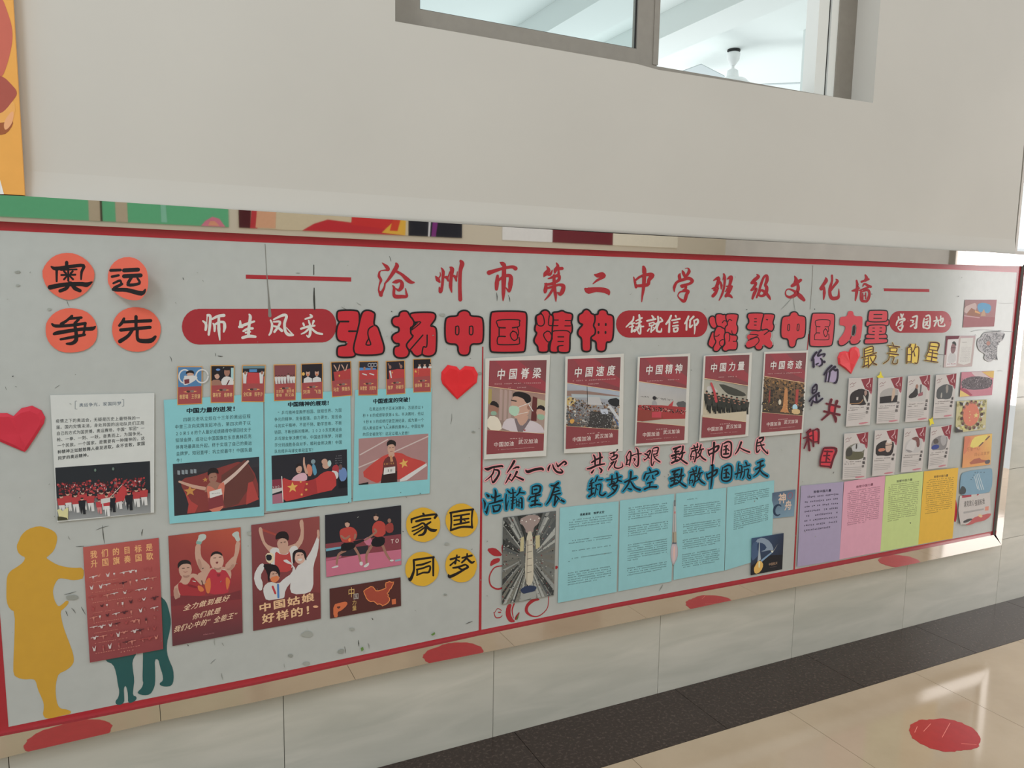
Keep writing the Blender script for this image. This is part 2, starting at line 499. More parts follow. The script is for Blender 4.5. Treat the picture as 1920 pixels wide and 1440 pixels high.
MB().box(xs[1], xs[2], yf0 + .012, yf1 + .03, zg - 0.055, 3.95).build('seal', mat('dark_gasket', (0.02, 0.02, 0.02, 1), 0.6), w1)
sa = MB().box(WX0 + .03, mx1, yf0, yf1, zg - 0.055, zg).box(WX0 + .03, gx0, yf0, yf1, zg, 3.95).box(mx0, mx1, yf0, yf1, zg, 3.95).build('sash', alu, w1)
MB().box(gx0, mx0, yf0 + .014, yf0 + .019, zg, 3.95).build('pane', GLASS, sa)
gask = mat('dark_gasket', (0.02, 0.02, 0.02, 1), 0.6)
MB().box(gx0, mx0, yf0 + .008, yf0 + .013, zg, zg + .004).box(mx0 - .005, mx0, yf0 + .008, yf0 + .013, zg, 3.95).box(gx0, gx0 + .004, yf0 + .008, yf0 + .013, zg, 3.95).build('gasket', gask, sa)
MB().box(mx1 - .022, mx1 + .004, yf0 - .003, yf0, zg - .05, 3.95).build('sash_rib', alu, sa)
# classroom behind the window
cl = mat('ceiling_paint', c(226, 232, 230, .95), 0.9, noise=0.01, nscale=2)
ZC = 3.6
cr_ = struct(MB().box(-1.0, 6.1, YU + .24, 8.5, ZC, ZC + 0.12).build('ceiling', cl)); cr_['label'] = 'white classroom ceiling seen through the high window'
for x0, x1 in ((2.52, 2.84), (3.25, 3.53)):
    MB().box(x0, x1, YU + .24, 8.5, ZC - 0.16, ZC - .0005).build('beam', cl, cr_)
MB().box(-1, 6.1, 5.9, 6.1, ZC - .3, ZC - .0005).build('cross_beam', cl, cr_)
struct(MB().box(4.32, 4.45, YU + .245, 4.22, 0, ZC - .0005).build('trim_1', cl))['label'] = 'white pillar at the right inside the classroom'
# ceiling fan
fp = W(1376, 93, 4.8)
t = (ZC - EYE) / (fp.z - EYE); fx, fy = fp.x * t, 4.8 * t
white = mat('white_enamel', c(205, 212, 212), 0.4)
fan = empty('ceiling_fan', (fx, fy, ZC)); tag(fan, 'white ceiling fan hanging from the classroom ceiling, seen through the high window', 'fan')
MB().lathe([(0.048, ZC), (0.05, ZC - .012), (0.02, ZC - .02)], fx, fy).build('hook_plate', gask, fan, smooth=False)
MB().lathe([(0.042, ZC - .02), (0.05, ZC - .03), (0.046, ZC - .075), (0.018, ZC - .115), (0.012, ZC - .118)], fx, fy).build('upper_canopy', white, fan, smooth=True)
MB().lathe([(0.011, ZC - .1), (0.011, ZC - .2)], fx, fy, 10).build('downrod', white, fan, smooth=True)
MB().lathe([(0.015, ZC - .14), (0.04, ZC - .155), (0.047, ZC - .2), (0.047, ZC - .215)], fx, fy).build('lower_canopy', white, fan, smooth=True)
MB().lathe([(0.04, ZC - .205), (0.10, ZC - .222), (0.135, ZC - .255), (0.12, ZC - .31), (0.03, ZC - .33)], fx, fy).build('motor', white, fan, smooth=True)
for a in (-38, 82, 202):
    ar = math.radians(a); ca, sa_ = math.cos(ar), math.sin(ar); b = MB(); V = []
    for dz in (0, -0.005):
        for r_, h_ in ((0.10, .02), (0.2, .025), (0.24, .06), (0.62, .07), (0.63, -.07), (0.24, -.06), (0.2, -.025), (0.10, -.02)):
            V.append((fx + ca * r_ - sa_ * h_, fy + sa_ * r_ + ca * h_, ZC - .262 + dz + h_ * .18))
    b.v = V; b.f = [tuple(range(8)), tuple(range(15, 7, -1))] + [(i, i + 8, (i + 1) % 8 + 8, (i + 1) % 8) for i in range(8)]
    b.build('blade', mat('blade_enamel', c(168, 176, 178), .4), fan)

# floor: backing, dark border tiles, cream tiles
fl = struct(MB().box(-3.4, 8.0, YO, YW + .004, -0.08, -0.0062).build('floor', grout)); fl['label'] = 'polished cream tile floor with a dark brown border along the wall'
def speck_tile(name, base, spot, rough, sc, lo, hi, coat=0.0):
    mt, nt, b = new_mat(name)
    tc = nt.nodes.new('ShaderNodeTexCoord'); oi = nt.nodes.new('ShaderNodeObjectInfo')
    ad = nt.nodes.new('ShaderNodeVectorMath'); ad.operation = 'ADD'
    nt.links.new(tc.outputs['Object'], ad.inputs[0]); nt.links.new(oi.outputs['Location'], ad.inputs[1])
    nz = nt.nodes.new('ShaderNodeTexNoise'); nz.inputs['Scale'].default_value = sc; nz.inputs['Detail'].default_value = 7
    nz.inputs['Roughness'].default_value = 0.65
    nt.links.new(ad.outputs[0], nz.inputs['Vector'])
    r = nt.nodes.new('ShaderNodeValToRGB'); r.color_ramp.elements[0].position = lo; r.color_ramp.elements[0].color = base
    r.color_ramp.elements[1].position = hi; r.color_ramp.elements[1].color = spot
    nt.links.new(nz.outputs['Fac'], r.inputs[0]); nt.links.new(r.outputs[0], b.inputs['Base Color'])
    b.inputs['Roughness'].default_value = rough; b.inputs['Specular IOR Level'].default_value = 0.35
    MATS[name] = mt
    return mt
CREAM = speck_tile('cream_tile', c(172, 152, 128, .8), c(182, 162, 138, .8), 0.09, 1.6, .35, .65)
DARK = speck_tile('dark_granite_tile', c(50, 40, 36, .8), c(104, 88, 80, .8), 0.16, 70, .52, .85)
yb_ = 2.234
for k in range(-5, 8):
    x0 = 2.436 + 0.8 * k
    tile('border_tile', x0 - .33, min(x0 + .47, 8.0), yb_, YW, -0.006, 0.0, DARK, fl)
    for j in range(0, 7):
        tile('floor_tile', x0, min(x0 + .8, 8.0), yb_ - 0.8 * (j + 1), yb_ - 0.8 * j, -0.006, 0.0, CREAM, fl)
# red spots stuck on the floor, every second tile
vin = print_mat('floor_vinyl', 0.3, 0.4, grain=0.08)
for i, (sx, sy, lab) in enumerate(((2.885, 1.835, 'worn red round waiting spot stuck on the cream floor tiles near the right'),
                                   (-0.29, 1.82, 'red floor spot mirrored in the steel frame below the yellow silhouette'),
                                   (1.33, 1.80, 'red floor spot mirrored in the steel frame left of the middle of the board'),
                                   (4.52, 1.80, 'red floor spot mirrored in the steel frame below the pink sheet'))):
    rg = random.Random(40 + i); P_ = []
    nn = 56
    for k in range(nn):
        a = 2 * math.pi * k / nn
        nb = 1 - .09 * max(0, math.cos(2 * (a - 1.2))) ** 6; P_.append((sx + 0.150 * math.cos(a) * nb * (1 + rg.uniform(-.035, .02)), sy + 0.116 * math.sin(a) * nb * (1 + rg.uniform(-.05, .02))))
    V = [(x, y, 0.0012) for x, y in P_] + [(x, y, 0.0001) for x, y in P_]
    Fc = [tuple(range(nn)), tuple(range(2 * nn - 1, nn - 1, -1))] + [(k, nn + k, nn + (k + 1) % nn, (k + 1) % nn) for k in range(nn)]
    o = link_mesh('floor_spot', V, Fc, vin, None, [c(170, 38, 44, .8)] * len(V))
    tag(o, lab, 'floor sticker', 'red waiting spots on the floor')
    if i == 0:
        # long scratches across the sticker
        for (a, b) in (((-.06, .05), (.02, .075)), ((-.1, .06), (-.05, .085)), ((.0, -.07), (.05, -.1)), ((-.03, -.01), (.1, .045))):
            sc = MB(); dx, dy = b[0] - a[0], b[1] - a[1]; l = math.hypot(dx, dy); nx, ny = -dy / l * .0012, dx / l * .0012
            sc.v = [(sx + a[0] + nx, sy + a[1] + ny, .0014), (sx + a[0] - nx, sy + a[1] - ny, .0014), (sx + b[0] - nx, sy + b[1] - ny, .0014), (sx + b[0] + nx, sy + b[1] + ny, .0014)]
            sc.f = [(0, 1, 2, 3)]
            sc.build('scratch', mat('scratch', c(205, 120, 110, .6), .6), o)

# far side of the hall (seen only mirrored in the steel) and the bright end
far = struct(MB().box(-3.4, 8.0, YO - .1, YO, 0, 4.1).build('wall_front', mat('far_plaster', c(186, 178, 162), .8)))
far['label'] = 'beige wall across the hall, mirrored in the steel frame'
endm = mat('end_marble', c(190, 188, 186), 0.25, noise=0.06, nscale=3)
e = MB().box(8.0, 8.15, YO, -0.35, 0, 4.1).box(8.0, 8.15, 2.2, YW + .24, 0, 4.1).box(8.0, 8.15, -0.35, 2.2, 3.4, 4.1)
ew = struct(e.build('wall_right', endm)); ew['label'] = 'marble end wall with a wide bright doorway'
dj = MB().box(7.97, 8.0, -0.42, -0.34, 0, 3.45).box(7.97, 8.0, 2.19, 2.27, 0, 3.45).box(7.97, 8.0, -0.42, 2.27, 3.4, 3.48)
struct(dj.build('door_1', alu))['label'] = 'steel surround of the bright doorway in the end wall'
def opp(x, y):
    d = ray(x, y); k = (YF + (YF - YO)) / d.y
    return d.x * k, EYE + d.z * k
def mural(x0, x1, col, label, paint, zlo, zhi=3.3, name='mural'):
    a = opp(x0, 400)[0]; b = opp(x1, 400)[0]
    y = YO + 0.012
    n_ = [0]
    V = [(a, y, zlo), (b, y, zlo), (b, y, zhi), (a, y, zhi), (a, YO + .001, zlo), (b, YO + .001, zlo), (b, YO + .001, zhi), (a, YO + .001, zhi)]
    Fc = [(3, 2, 1, 0), (4, 5, 6, 7), (0, 1, 5, 4), (1, 2, 6, 5), (2, 3, 7, 6), (3, 0, 4, 7)]
    Fc = [f[::-1] for f in Fc]
    o = link_mesh(name, V, Fc, PAINTED, None, [col] * 8)
    tag(o, label, 'mural', 'painted boards across the hall')
    V = []; Fc = []; Cc = []
    for j, (cc, pp) in enumerate(paint):
        k0 = len(V); yy = y + .001 + .0005 * j
        for px, zz in pp:
            xx = a + (b - a) * px; V.append((xx, yy, zlo + (zhi - zlo) * zz)); Cc.append(cc)
        tr = tessellate_polygon([[Vector((q[0], q[2], 0)) for q in V[k0:]]])
        for t_ in tr:
            A, B, D_ = (V[k0 + i] for i in t_)
            cr2 = (B[0] - A[0]) * (D_[2] - A[2]) - (D_[0] - A[0]) * (B[2] - A[2])
            t_ = t_ if cr2 < 0 else t_[::-1]
            Fc.append(tuple(k0 + i for i in t_))
    if V: link_mesh('painting', V, Fc, PAINTED, o, Cc)
    return o
zm = opp(0, 405)[1] - .005
g_ = c(88, 160, 118)
mural(-60, 428, g_, 'green painted board across the hall, mirrored at the left of the top frame strip',
      [(c(165, 152, 130), [(.432, 0), (.475, 0), (.48, 1), (.435, 1)]), (c(60, 60, 45), [(.475, 0), (.484, 0), (.486, 1), (.48, 1)]),
       (c(165, 152, 130), [(.535, 0), (.582, 0), (.58, 1), (.535, 1)]), (c(120, 175, 150), [(.715, .02), (.74, .02), (.735, .3), (.715, .3)]),
       (c(190, 110, 130), [(.88, 0), (.985, 0), (.96, .09), (.93, .11), (.9, .06)]),
       (c(200, 140, 110), [(.91, .01), (.96, .01), (.94, .06), (.92, .06)])], zm)
mural(447, 765, c(188, 176, 150), 'red and gold painted board across the hall, mirrored in the top frame strip',
      [(c(70, 22, 28), [(0, 0), (.06, 0), (.1, 1), (0, 1)]), (c(170, 50, 55), [(.06, 0), (.1, 0), (.14, .6), (.09, .6)]),
       (c(196, 150, 120), [(.09, .01), (.2, .01), (.21, .4), (.11, .4)]), (c(176, 40, 48), [(.35, 0), (.97, 0), (.97, .04), (.7, .12), (.5, .15), (.42, .09)]),
       (c(185, 45, 45), [(.64, .1), (.95, .06), (.96, .5), (.66, .5)]), (c(215, 160, 60), [(.83, .02), (.98, .0), (.99, .5), (.93, .5), (.9, .16)]),
       (c(190, 60, 40), [(.88, .05), (.93, .05), (.95, .2), (.9, .2)])], zm)
mural(765, 866, c(22, 22, 32), 'dark blue painted board across the hall, mirrored in the top frame strip',
      [(c(200, 200, 205), [(.36, 0), (.39, 0), (.42, .3), (.38, .3)]), (c(110, 40, 110), [(.42, 0), (.5, 0), (.56, .3), (.46, .3)])], zm)
mural(942, 1036, c(226, 224, 220), 'white board across the hall, mirrored in the top frame strip', [], zm)
mural(1036, 1150, c(100, 26, 36), 'dark red board across the hall, mirrored in the top frame strip', [], zm)
mural(1150, 1272, c(222, 200, 184), 'pale pink board across the hall, mirrored in the top frame strip', [], zm)
# orange painted board hung on the plaster at the far left
mo = [W(23, 0, YU - .03), W(46, 366, YU - .03)]
ob = MB(); ob.prism([(-1.2, mo[1].z), (mo[1].x, mo[1].z), (mo[0].x + .002, ZT - .2), (-1.2, ZT - .2)], YU - .03, YU - .009)
pb = link_mesh('painted_board', ob.v, ob.f, PAINTED, None, [c(205, 148, 74)] * len(ob.v))
tag(pb, 'orange painted board hung on the plaster wall at the far left edge', 'mural')
class PB(Print):
    def P(s, x, y): return W(x, y, YU - .03 - s.d - .0004)
p = PB()
C3 = (0, 0, 3.0)
p.poly(c(226, 232, 205), pts('0,1010 22,1092 0,1092', C3))
p.poly(c(176, 92, 78), pts('-80,-60 10,-20 40,60 66,140 72,210 60,290 35,380 10,440 -80,440', C3), 2)
p.poly(c(214, 150, 84), pts('-80,440 10,440 60,560 90,590 70,700 -80,700', C3), 1)
p.poly(c(150, 76, 66), pts('-80,400 20,430 60,470 104,520 70,570 30,620 0,640 -80,640', C3), 2)
p.poly(c(140, 80, 50), pts('-80,690 30,690 70,675 74,700 40,750 0,760 -80,760', C3), 1)
p.poly(c(214, 150, 110), pts('20,690 50,640 78,620 74,680 50,720 25,735', C3), 2)
p.build('painting', pb, PAINTED)
# ------------------------------------------------------------------ the notice board
def P2(s): return pts(s)
out_t = P2('-90,411 0,415 440,437 920,460 1140,469.7 1786,496 1917,499')
in_t = P2('-80,428 0,432 440,452.5 920,472.5 1140,481 1786,505.4 1907,511')
out_b = P2('-14,1384 0,1381 198,1342 480,1284 897,1192 1150,1140 1280,1116 1530,1069 1863,1003')
in_b = P2('16,1363 216,1322 480,1270 897,1182 1150,1131.5 1280,1107 1530,1060 1860.7,995.8')
fr_t = P2('-95,360 0,366 45,367.5 480,395.5 920,423.7 1140,437 1465,454 1855,473 1933,479')
fr_b = P2('-40,1433 59,1408 300,1352.5 480,1316 802,1244 930,1219 1200,1162 1489,1101 1699,1060 1878,1022')
board = empty('notice_board', (1.95, YW, W(900, 1190, YB).z))
tag(board, 'long white notice board in a mirror steel frame with a red border', 'notice board')
BOARDW = c(163, 166, 164, .70)
XLB = W(16, 1363, YB).x - 0.03
TL_ = W(-90, 411, YB)
fp_ = Print(-0.0004)
ob_ = [(-60, 411)] + out_t[1:] + out_b[::-1][:-2] + [(0, 1381), (-17, 1384)]
pane = body('face_panel', [(-73, 411.5)] + out_t[1:] + out_b[::-1][:-1] + [(-20, 1385)], BOARDW, -0.0004, thick=0.018, mt=VINYL, parent=board)
def strip(name, outer, inner):
    V = [W(x, y, YF) for x, y in outer] + [W(x, y, YF) for x, y in reversed(inner)]
    b = MB().prism([(v.x, v.z) for v in V], YF, YW - .0005)
    return b.build(name, STEEL, board)
strip('frame_strip', fr_t, out_t)
strip('frame_strip', fr_b, out_b[0:1] + out_b[1:])
rl = [(out_t[-1][0] + 5, out_t[-1][1]), (out_b[-1][0] + 4.5, out_b[-1][1] + .5)]
strip('frame_strip', [fr_t[-1], fr_b[-1]], rl)
vq = [W(x, y, YB - .006) for x, y in [out_t[-1], rl[0], rl[1], out_b[-1]]]
MB().prism([(v.x, v.z) for v in vq], YB - .006, YW - .001).build('dark_strip', mat('dark_strip', c(92, 88, 84), .5), board)  # dark grey strip between the board face and the right frame strip
RED = c(146, 30, 42); RED2 = c(144, 32, 44)
pr = Print(0.0)
def band(col, a, b):
    # ribbon between two polylines (their points need not pair up)
    pr.poly(col, a + b[::-1])
band(RED, out_t, in_t); band(RED, out_b, [(-3, 1366)] + in_b)
pr.poly(RED, P2('1917,499 1907,511 1860.7,995.8 1863,1003'))
pr.poly(RED, P2('-73,412 -55,430 16,1363 -3,1386 -20,1386'))
pr.build('red_border', board, VINYL)
pr = Print(0.0001)
for rule_ in ('461,515 461,522.5 658.5,528 658.5,520', '1657.5,540.5 1657.5,546 1742.5,547.5 1742.5,542', '904,650 906.5,650 902.5,1183 897.5,1184', '1515.5,626 1517.5,626 1514.5,656 1512.8,656', '1501,800 1503.5,800 1490.5,1068 1487.5,1069'):
    pr = Print(0.0001); pr.poly(RED, P2(rule_)); pr.build('red_rule', board, VINYL)
def pill(x0, x1, y0, y1, yy0, yy1):
    q = []; n = 12; r0 = (y1 - y0) / 2; r1 = (yy1 - yy0) / 2; a0 = r0 * .95; a1 = r1 * .85
    for k in range(n + 1):
        a = math.pi / 2 + math.pi * k / n; q.append((x0 + a0 + a0 * math.cos(a), (y0 + y1) / 2 - r0 * math.sin(a)))
    for k in range(n + 1):
        a = -math.pi / 2 + math.pi * k / n; q.append((x1 - a1 + a1 * math.cos(a), (yy0 + yy1) / 2 - r1 * math.sin(a)))
    return q
T1 = (680, 480, 6.857); T2 = (960, 480, 6.857); T3 = (1240, 490, 7.385); T4 = (1460, 490, 6.4)
P1 = (360, 580, 6.857); P2c = (1150, 570, 10.105); P3 = (1660, 570, 13.714)
PILLS = [((341, 631, 579, 646, 579, 642), P1, (
 "140,150,8 180,190,14 175,265,12;200,75,12 235,90,14 230,200,14 215,325,12;190,180,4 195,90,6;260,125,10 330,90,14 410,78,16;270,180,6 290,215,14 290,280,10;290,200,10 350,165,12 410,170,14 420,230,16 408,290,8;345,100,12 345,250,16 358,395,6",
 "620,150,8 625,215,16 650,225,10;610,225,14 700,190,14 800,155,10;735,65,8 750,100,16 735,200,14 725,340,14;660,280,10 720,250,14 780,245,12;650,365,14 730,345,16 815,352,12;690,300,10 750,290,8",
 "1010,140,8 1030,200,12 1015,290,12 992,330,8;1050,130,8 1170,75,14 1215,90,14 1190,180,14 1200,280,14 1240,325,16 1300,330,10;1215,235,4 1290,320,8;1050,160,8 1130,160,12 1110,220,12 1060,290,12;1045,215,8 1100,230,12 1155,275,14",
 "1520,70,8 1540,95,12 1455,125,8;1430,180,10 1440,205,10;1500,145,8 1510,180,10;1565,150,12 1550,190,8;1400,250,10 1480,225,12 1575,210,10;1515,190,10 1520,300,14 1500,355,10 1475,335,6;1510,240,10 1460,290,10 1405,318,6;1530,240,10 1600,300,12 1675,318,10")),
 ((1155, 1327, 582, 633, 583, 632), P2c, (
 "385,240,10 370,310,14 310,370,14 240,438,8;330,375,12 400,360,12;300,440,8 380,420,12;360,380,10 350,520,16;345,530,14 420,475,8;490,210,14 500,330,16 470,470,14;430,320,10 540,265,14;430,375,10 530,335,12;420,440,8 570,425,12;440,470,10 470,520,10;520,400,10 510,560,14 470,540,8;500,420,10 400,520,14",
 "730,220,10 760,260,16;640,320,14 800,285,14;680,370,10 770,350,10 755,400,10 680,415,8;680,370,10 690,415,8;730,400,10 715,530,14;680,470,10 650,510,12;760,440,8 780,470,8;790,380,12 930,320,14;845,240,14 850,330,14 800,440,12 740,510,8;870,350,12 830,440,14 830,510,16 900,525,14 915,460,6;890,260,12 925,300,12",
 "1095,220,14 1060,300,16 1000,380,14;1065,330,12 1055,530,16;1180,225,14 1190,250,10;1110,310,12 1260,280,14;1140,360,10 1220,345,12;1125,420,10 1225,405,12;1140,460,10 1150,520,14;1140,465,10 1220,450,12 1205,515,14 1150,525,12",
 "1425,235,14 1390,320,16 1355,370,12;1390,330,12 1385,490,14;1520,240,16 1450,310,12;1460,300,12 1450,440,14 1500,400,10;1530,320,10 1590,290,14 1605,340,16 1570,400,14;1530,310,12 1545,450,14 1535,570,6")),
 ((1667.5, 1784, 583, 624, 583, 624), P3, (
 "340,330,14 345,400,16;400,260,16 420,330,20;460,260,14 430,340,14;280,550,12 300,470,18 350,410,16 480,380,22 490,420,16 400,450,10;370,490,12 440,450,14 430,530,14;400,540,12 450,560,18 420,640,18 390,680,16 330,620,12 340,580,10 440,560,12",
 "700,340,14 800,310,20 820,340,16 800,480,20 790,600,22 760,625,14 740,590,10;650,420,12 720,430,16 700,480,14;650,575,18 740,510,12",
 "1000,370,12 980,480,18 980,600,18 1020,610,12;1050,310,16 1120,290,16 1150,360,18 1145,480,18 1130,600,20 1080,630,16 1010,610,12;1040,400,10 1090,380,12;1020,470,12 1100,440,14;1060,480,12 1020,560,12;1080,470,12 1070,550,12 1110,550,10",
 "1310,330,14 1320,420,18 1260,570,16;1250,440,16 1350,410,10;1330,450,10 1400,410,12 1480,370,18 1470,450,16 1430,500,12;1425,310,14 1425,440,14;1360,440,12 1365,530,14 1400,570,14 1520,565,14 1525,510,8"))]
for shp, C, chars in PILLS:
    p = Print(0.0002); p.poly(RED2, pill(*shp)); o = p.build('red_heading_pill', board, VINYL)
    for s in chars:
        q = Print(0.0003); q.strokes(c(188, 186, 182), s, C); q.build('white_character', o, VINYL)
TITLE = [(T1, "250,88,3 305,135,18 325,170,20 300,182,8;320,180,10 240,188,4 215,210,10;215,205,8 210,260,14 235,310,14 215,370,7 205,440,8;210,450,10 235,500,20 238,520,6;240,480,16 275,410,10 290,350,6;430,95,10 440,130,22 400,200,20 340,290,14 280,360,6;420,190,12 500,235,14 570,300,22 620,335,18 660,340,8;385,340,5 430,330,20 480,318,14 505,350,18 500,400,22 465,440,14 430,420,6;385,380,5 405,410,14 400,480,14 420,520,20 500,522,18 565,518,14 560,470,10 550,415,4"),
 (T1, "935,258,4 965,300,22 990,335,10;995,210,4 1000,250,6 975,290,8;1010,150,4 1035,200,16 1030,300,14 1020,400,14 1000,455,20 985,400,5;1045,275,6 1080,275,16 1100,320,8;1100,270,8 1120,200,4;1125,145,8 1150,170,22 1140,260,16 1130,380,18 1145,465,6;1160,250,8 1190,270,16 1205,320,8;1210,270,8 1218,200,4;1260,65,14 1278,100,24 1255,200,18 1250,400,18 1255,560,20"),
 (T1, "1765,80,4 1800,100,22 1830,130,14;1625,215,24 1700,190,18 1800,160,14 1920,140,16 1965,160,22;1820,110,18 1815,300,24 1810,480,18 1805,575,5;1735,255,14 1725,350,22 1720,425,16;1740,320,10 1790,280,14 1860,250,16 1905,270,20 1900,360,24 1885,455,12 1845,410,6"),
 (T2, "445,130,4 470,180,20 430,230,22 410,265,6;450,220,18 490,235,16 520,180,4;570,90,6 590,130,16 560,180,20 550,215,10;580,165,16 645,160,16;600,190,10 600,230,14;465,292,5 530,270,14 600,250,16 605,300,16 570,330,14;420,355,6 470,365,14 550,345,14;440,360,14 430,440,20 425,465,14;430,420,12 520,395,12 600,370,12 660,385,20 650,450,22 620,490,18 590,470,8;540,250,14 545,400,18 560,500,16 565,585,4;540,400,14 480,500,12 420,568,4"),
 (T2, "1060,240,6 1100,250,22 1160,240,26 1185,265,14 1100,310,12 1040,358,4;945,425,14 985,445,32 1080,432,24 1180,440,26 1230,460,26 1245,490,12"),
 (T2, "1565,270,5 1580,330,12 1595,400,14;1590,310,10 1650,265,12 1740,240,16 1800,250,26 1760,310,18 1740,370,18 1600,385,14;1690,140,14 1705,180,18 1700,280,20 1690,420,16 1675,520,10 1668,590,4;1678,215,3 1680,160,6"),
 (T3, "265,165,4 250,200,18 260,260,18;290,125,4 305,160,18 325,210,14;330,100,3 370,95,6 385,140,18 350,200,14;180,420,5 180,360,16 215,290,14 300,255,16 380,235,18 430,270,18 390,310,14 280,340,16;290,345,20 340,340,14 330,400,14;310,400,14 370,415,18 350,460,18 330,530,18 305,550,18 250,510,8 230,470,6 260,425,8 330,410,12"),
 (T3, "725,265,6 790,230,18 785,300,20 750,370,14;700,378,5 740,370,14 790,350,6;790,370,8 750,440,18 715,480,18;730,400,10 760,400,14;820,280,6 832,330,14 830,385,5;865,175,10 880,230,14 870,350,12 840,460,12 800,540,5;850,260,3 865,200,6;915,245,6 965,220,22 955,300,16 930,370,16 900,385,6;900,345,6 975,350,14;970,370,12 930,430,20 895,480,16;885,415,6 915,400,10;900,470,16 950,475,16 980,500,8"),
 (T3, "1320,180,4 1345,210,18 1290,260,20 1250,300,14;1250,300,14 1310,300,14 1290,350,16 1245,400,10;1250,400,10 1320,375,10 1290,440,18 1262,515,12;1320,500,10 1350,420,12 1380,320,14 1420,220,12 1460,200,16 1465,260,18 1440,330,14 1460,360,18 1450,430,20 1400,480,14 1350,460,12 1380,400,12 1440,430,16 1490,490,16 1510,530,5"),
 (T4, "190,175,4 210,220,18 200,260,18;160,295,14 200,270,18 265,225,14;225,260,12 235,330,16 200,400,18 140,430,14 90,410,8 85,360,5 120,332,6 190,360,12 260,420,22 305,465,14"),
 (T4, "565,195,5 570,230,18 530,290,14 500,325,10;545,310,10 548,380,14 540,455,6;510,330,16 540,330,8;640,170,10 640,240,10 615,330,14 620,410,16 650,445,18 710,435,16 722,400,10 722,330,3;690,215,6 705,240,14 660,300,12 625,350,10"),
 (T4, "935,230,8 945,290,14 935,380,14 920,470,6;880,355,6 920,345,14 970,320,6;1040,165,8 1055,200,16 1040,230,14;995,245,10 1080,215,10;1010,300,5 1030,270,10 1070,290,12 1105,305,12;965,350,5 1040,325,10 1100,300,8;990,350,8 985,420,10 1000,470,14 1050,480,12;1000,365,6 1070,345,12 1090,390,12 1075,450,14 1055,485,8;1010,385,6 1010,450,8;1045,380,6 1045,450,6;1010,415,4 1045,412,4")]
for C, s in TITLE:
    q = Print(0.0002); q.strokes(RED, s, C); q.build('title_character', board, VINYL)
# printed silhouettes and tendrils
p = Print(0.0001)
p.poly(c(178, 136, 46), P2('72,986 86,989 100,995 107,1003 107,1016 101,1033 91,1042 86,1046 95,1052 107,1059 122,1063 138,1065 157,1064 157,1084 148,1087 135,1088 122,1085 111,1084 104,1092 99,1106 100,1118 104,1130 110,1138 118,1132 124,1126 129,1127 128,1132 120,1141 113,1146 116,1165 122,1185 130,1205 137,1225 139,1240 134,1249 124,1257 110,1263 106,1275 104,1290 105,1308 108,1322 114,1329 125,1330 134,1334 131,1339 115,1342 100,1346 86,1348 80,1340 82,1330 82,1318 77,1306 71,1293 67,1276 61,1273 45,1274 33,1271 25,1265 25,1240 27,1200 28,1147 18,1142 12,1128 12,1100 13,1080 20,1070 32,1063 43,1055 48,1045 40,1042 33,1035 31,1023 35,1015 40,1003 52,992'), 1)
p.build('yellow_woman_silhouette', board, VINYL)
p = Print(0.0001)
p.poly(c(20, 74, 76), P2('195,1225 198,1240 212,1245 218,1262 221,1284 224,1296 222,1308 216,1315 218,1321 226,1322 233,1317 233,1307 232,1291 235,1285 238,1291 240,1303 240,1318 247,1318 256,1312 256,1306 249,1304 250,1290 252,1275 249,1255 248,1240 254,1228 262,1220 262,1180 230,1150 200,1200'), 1)
p.build('teal_child_silhouette', board, VINYL)
p = Print(0.00016)
p.poly(c(20, 74, 76), P2('290,1105 301,1118 312,1128 317,1145 321,1165 318,1185 313,1205 313,1225 318,1240 325,1255 326,1275 322,1286 310,1288 300,1285 299,1281 306,1276 305,1265 300,1250 297,1236 290,1236 291,1260 291,1282 288,1292 282,1302 270,1304 259,1301 258,1297 266,1290 269,1280 267,1276 268,1240 268,1215 270,1150'), 1)
p.build('teal_man_silhouette', board, VINYL)
M0 = (880, 840, 4.235)
p = Print(0.0001)
p = None
for s in ('135,800 200,790 240,820 265,855 210,862 170,845', '255,775 272,760 272,845 258,830', '160,945 175,885 245,870 240,905 205,920', '683,930 710,945 683,970',
          '305,1240 340,1238 325,1290 335,1345 370,1382 320,1387 290,1340 288,1290', '395,1300 400,1310 385,1350 362,1372 362,1345'):
    p = Print(0.0001); p.poly(RED, pts(s, M0), 1); p.build('red_leaf', board, VINYL)
for s in ("270,935,4 200,950,5 160,1020,5 170,1090,6 220,1120,7 265,1110,7", "200,1310,2 225,1275,3 255,1290,3", "195,1305,3 210,1345,4 245,1345,4 262,1330,2", "232,1305,5 248,1305,5",
          "355,1238,6 340,1290,5 350,1350,3", "630,1180,3 620,1270,3 560,1330,4 500,1335,6 455,1300,12 462,1250,12 510,1208,14 550,1203,7"):
    p = Print(0.00012); p.stroke(RED, stroke_pts(s, M0)); p.build('red_tendril', board, VINYL)
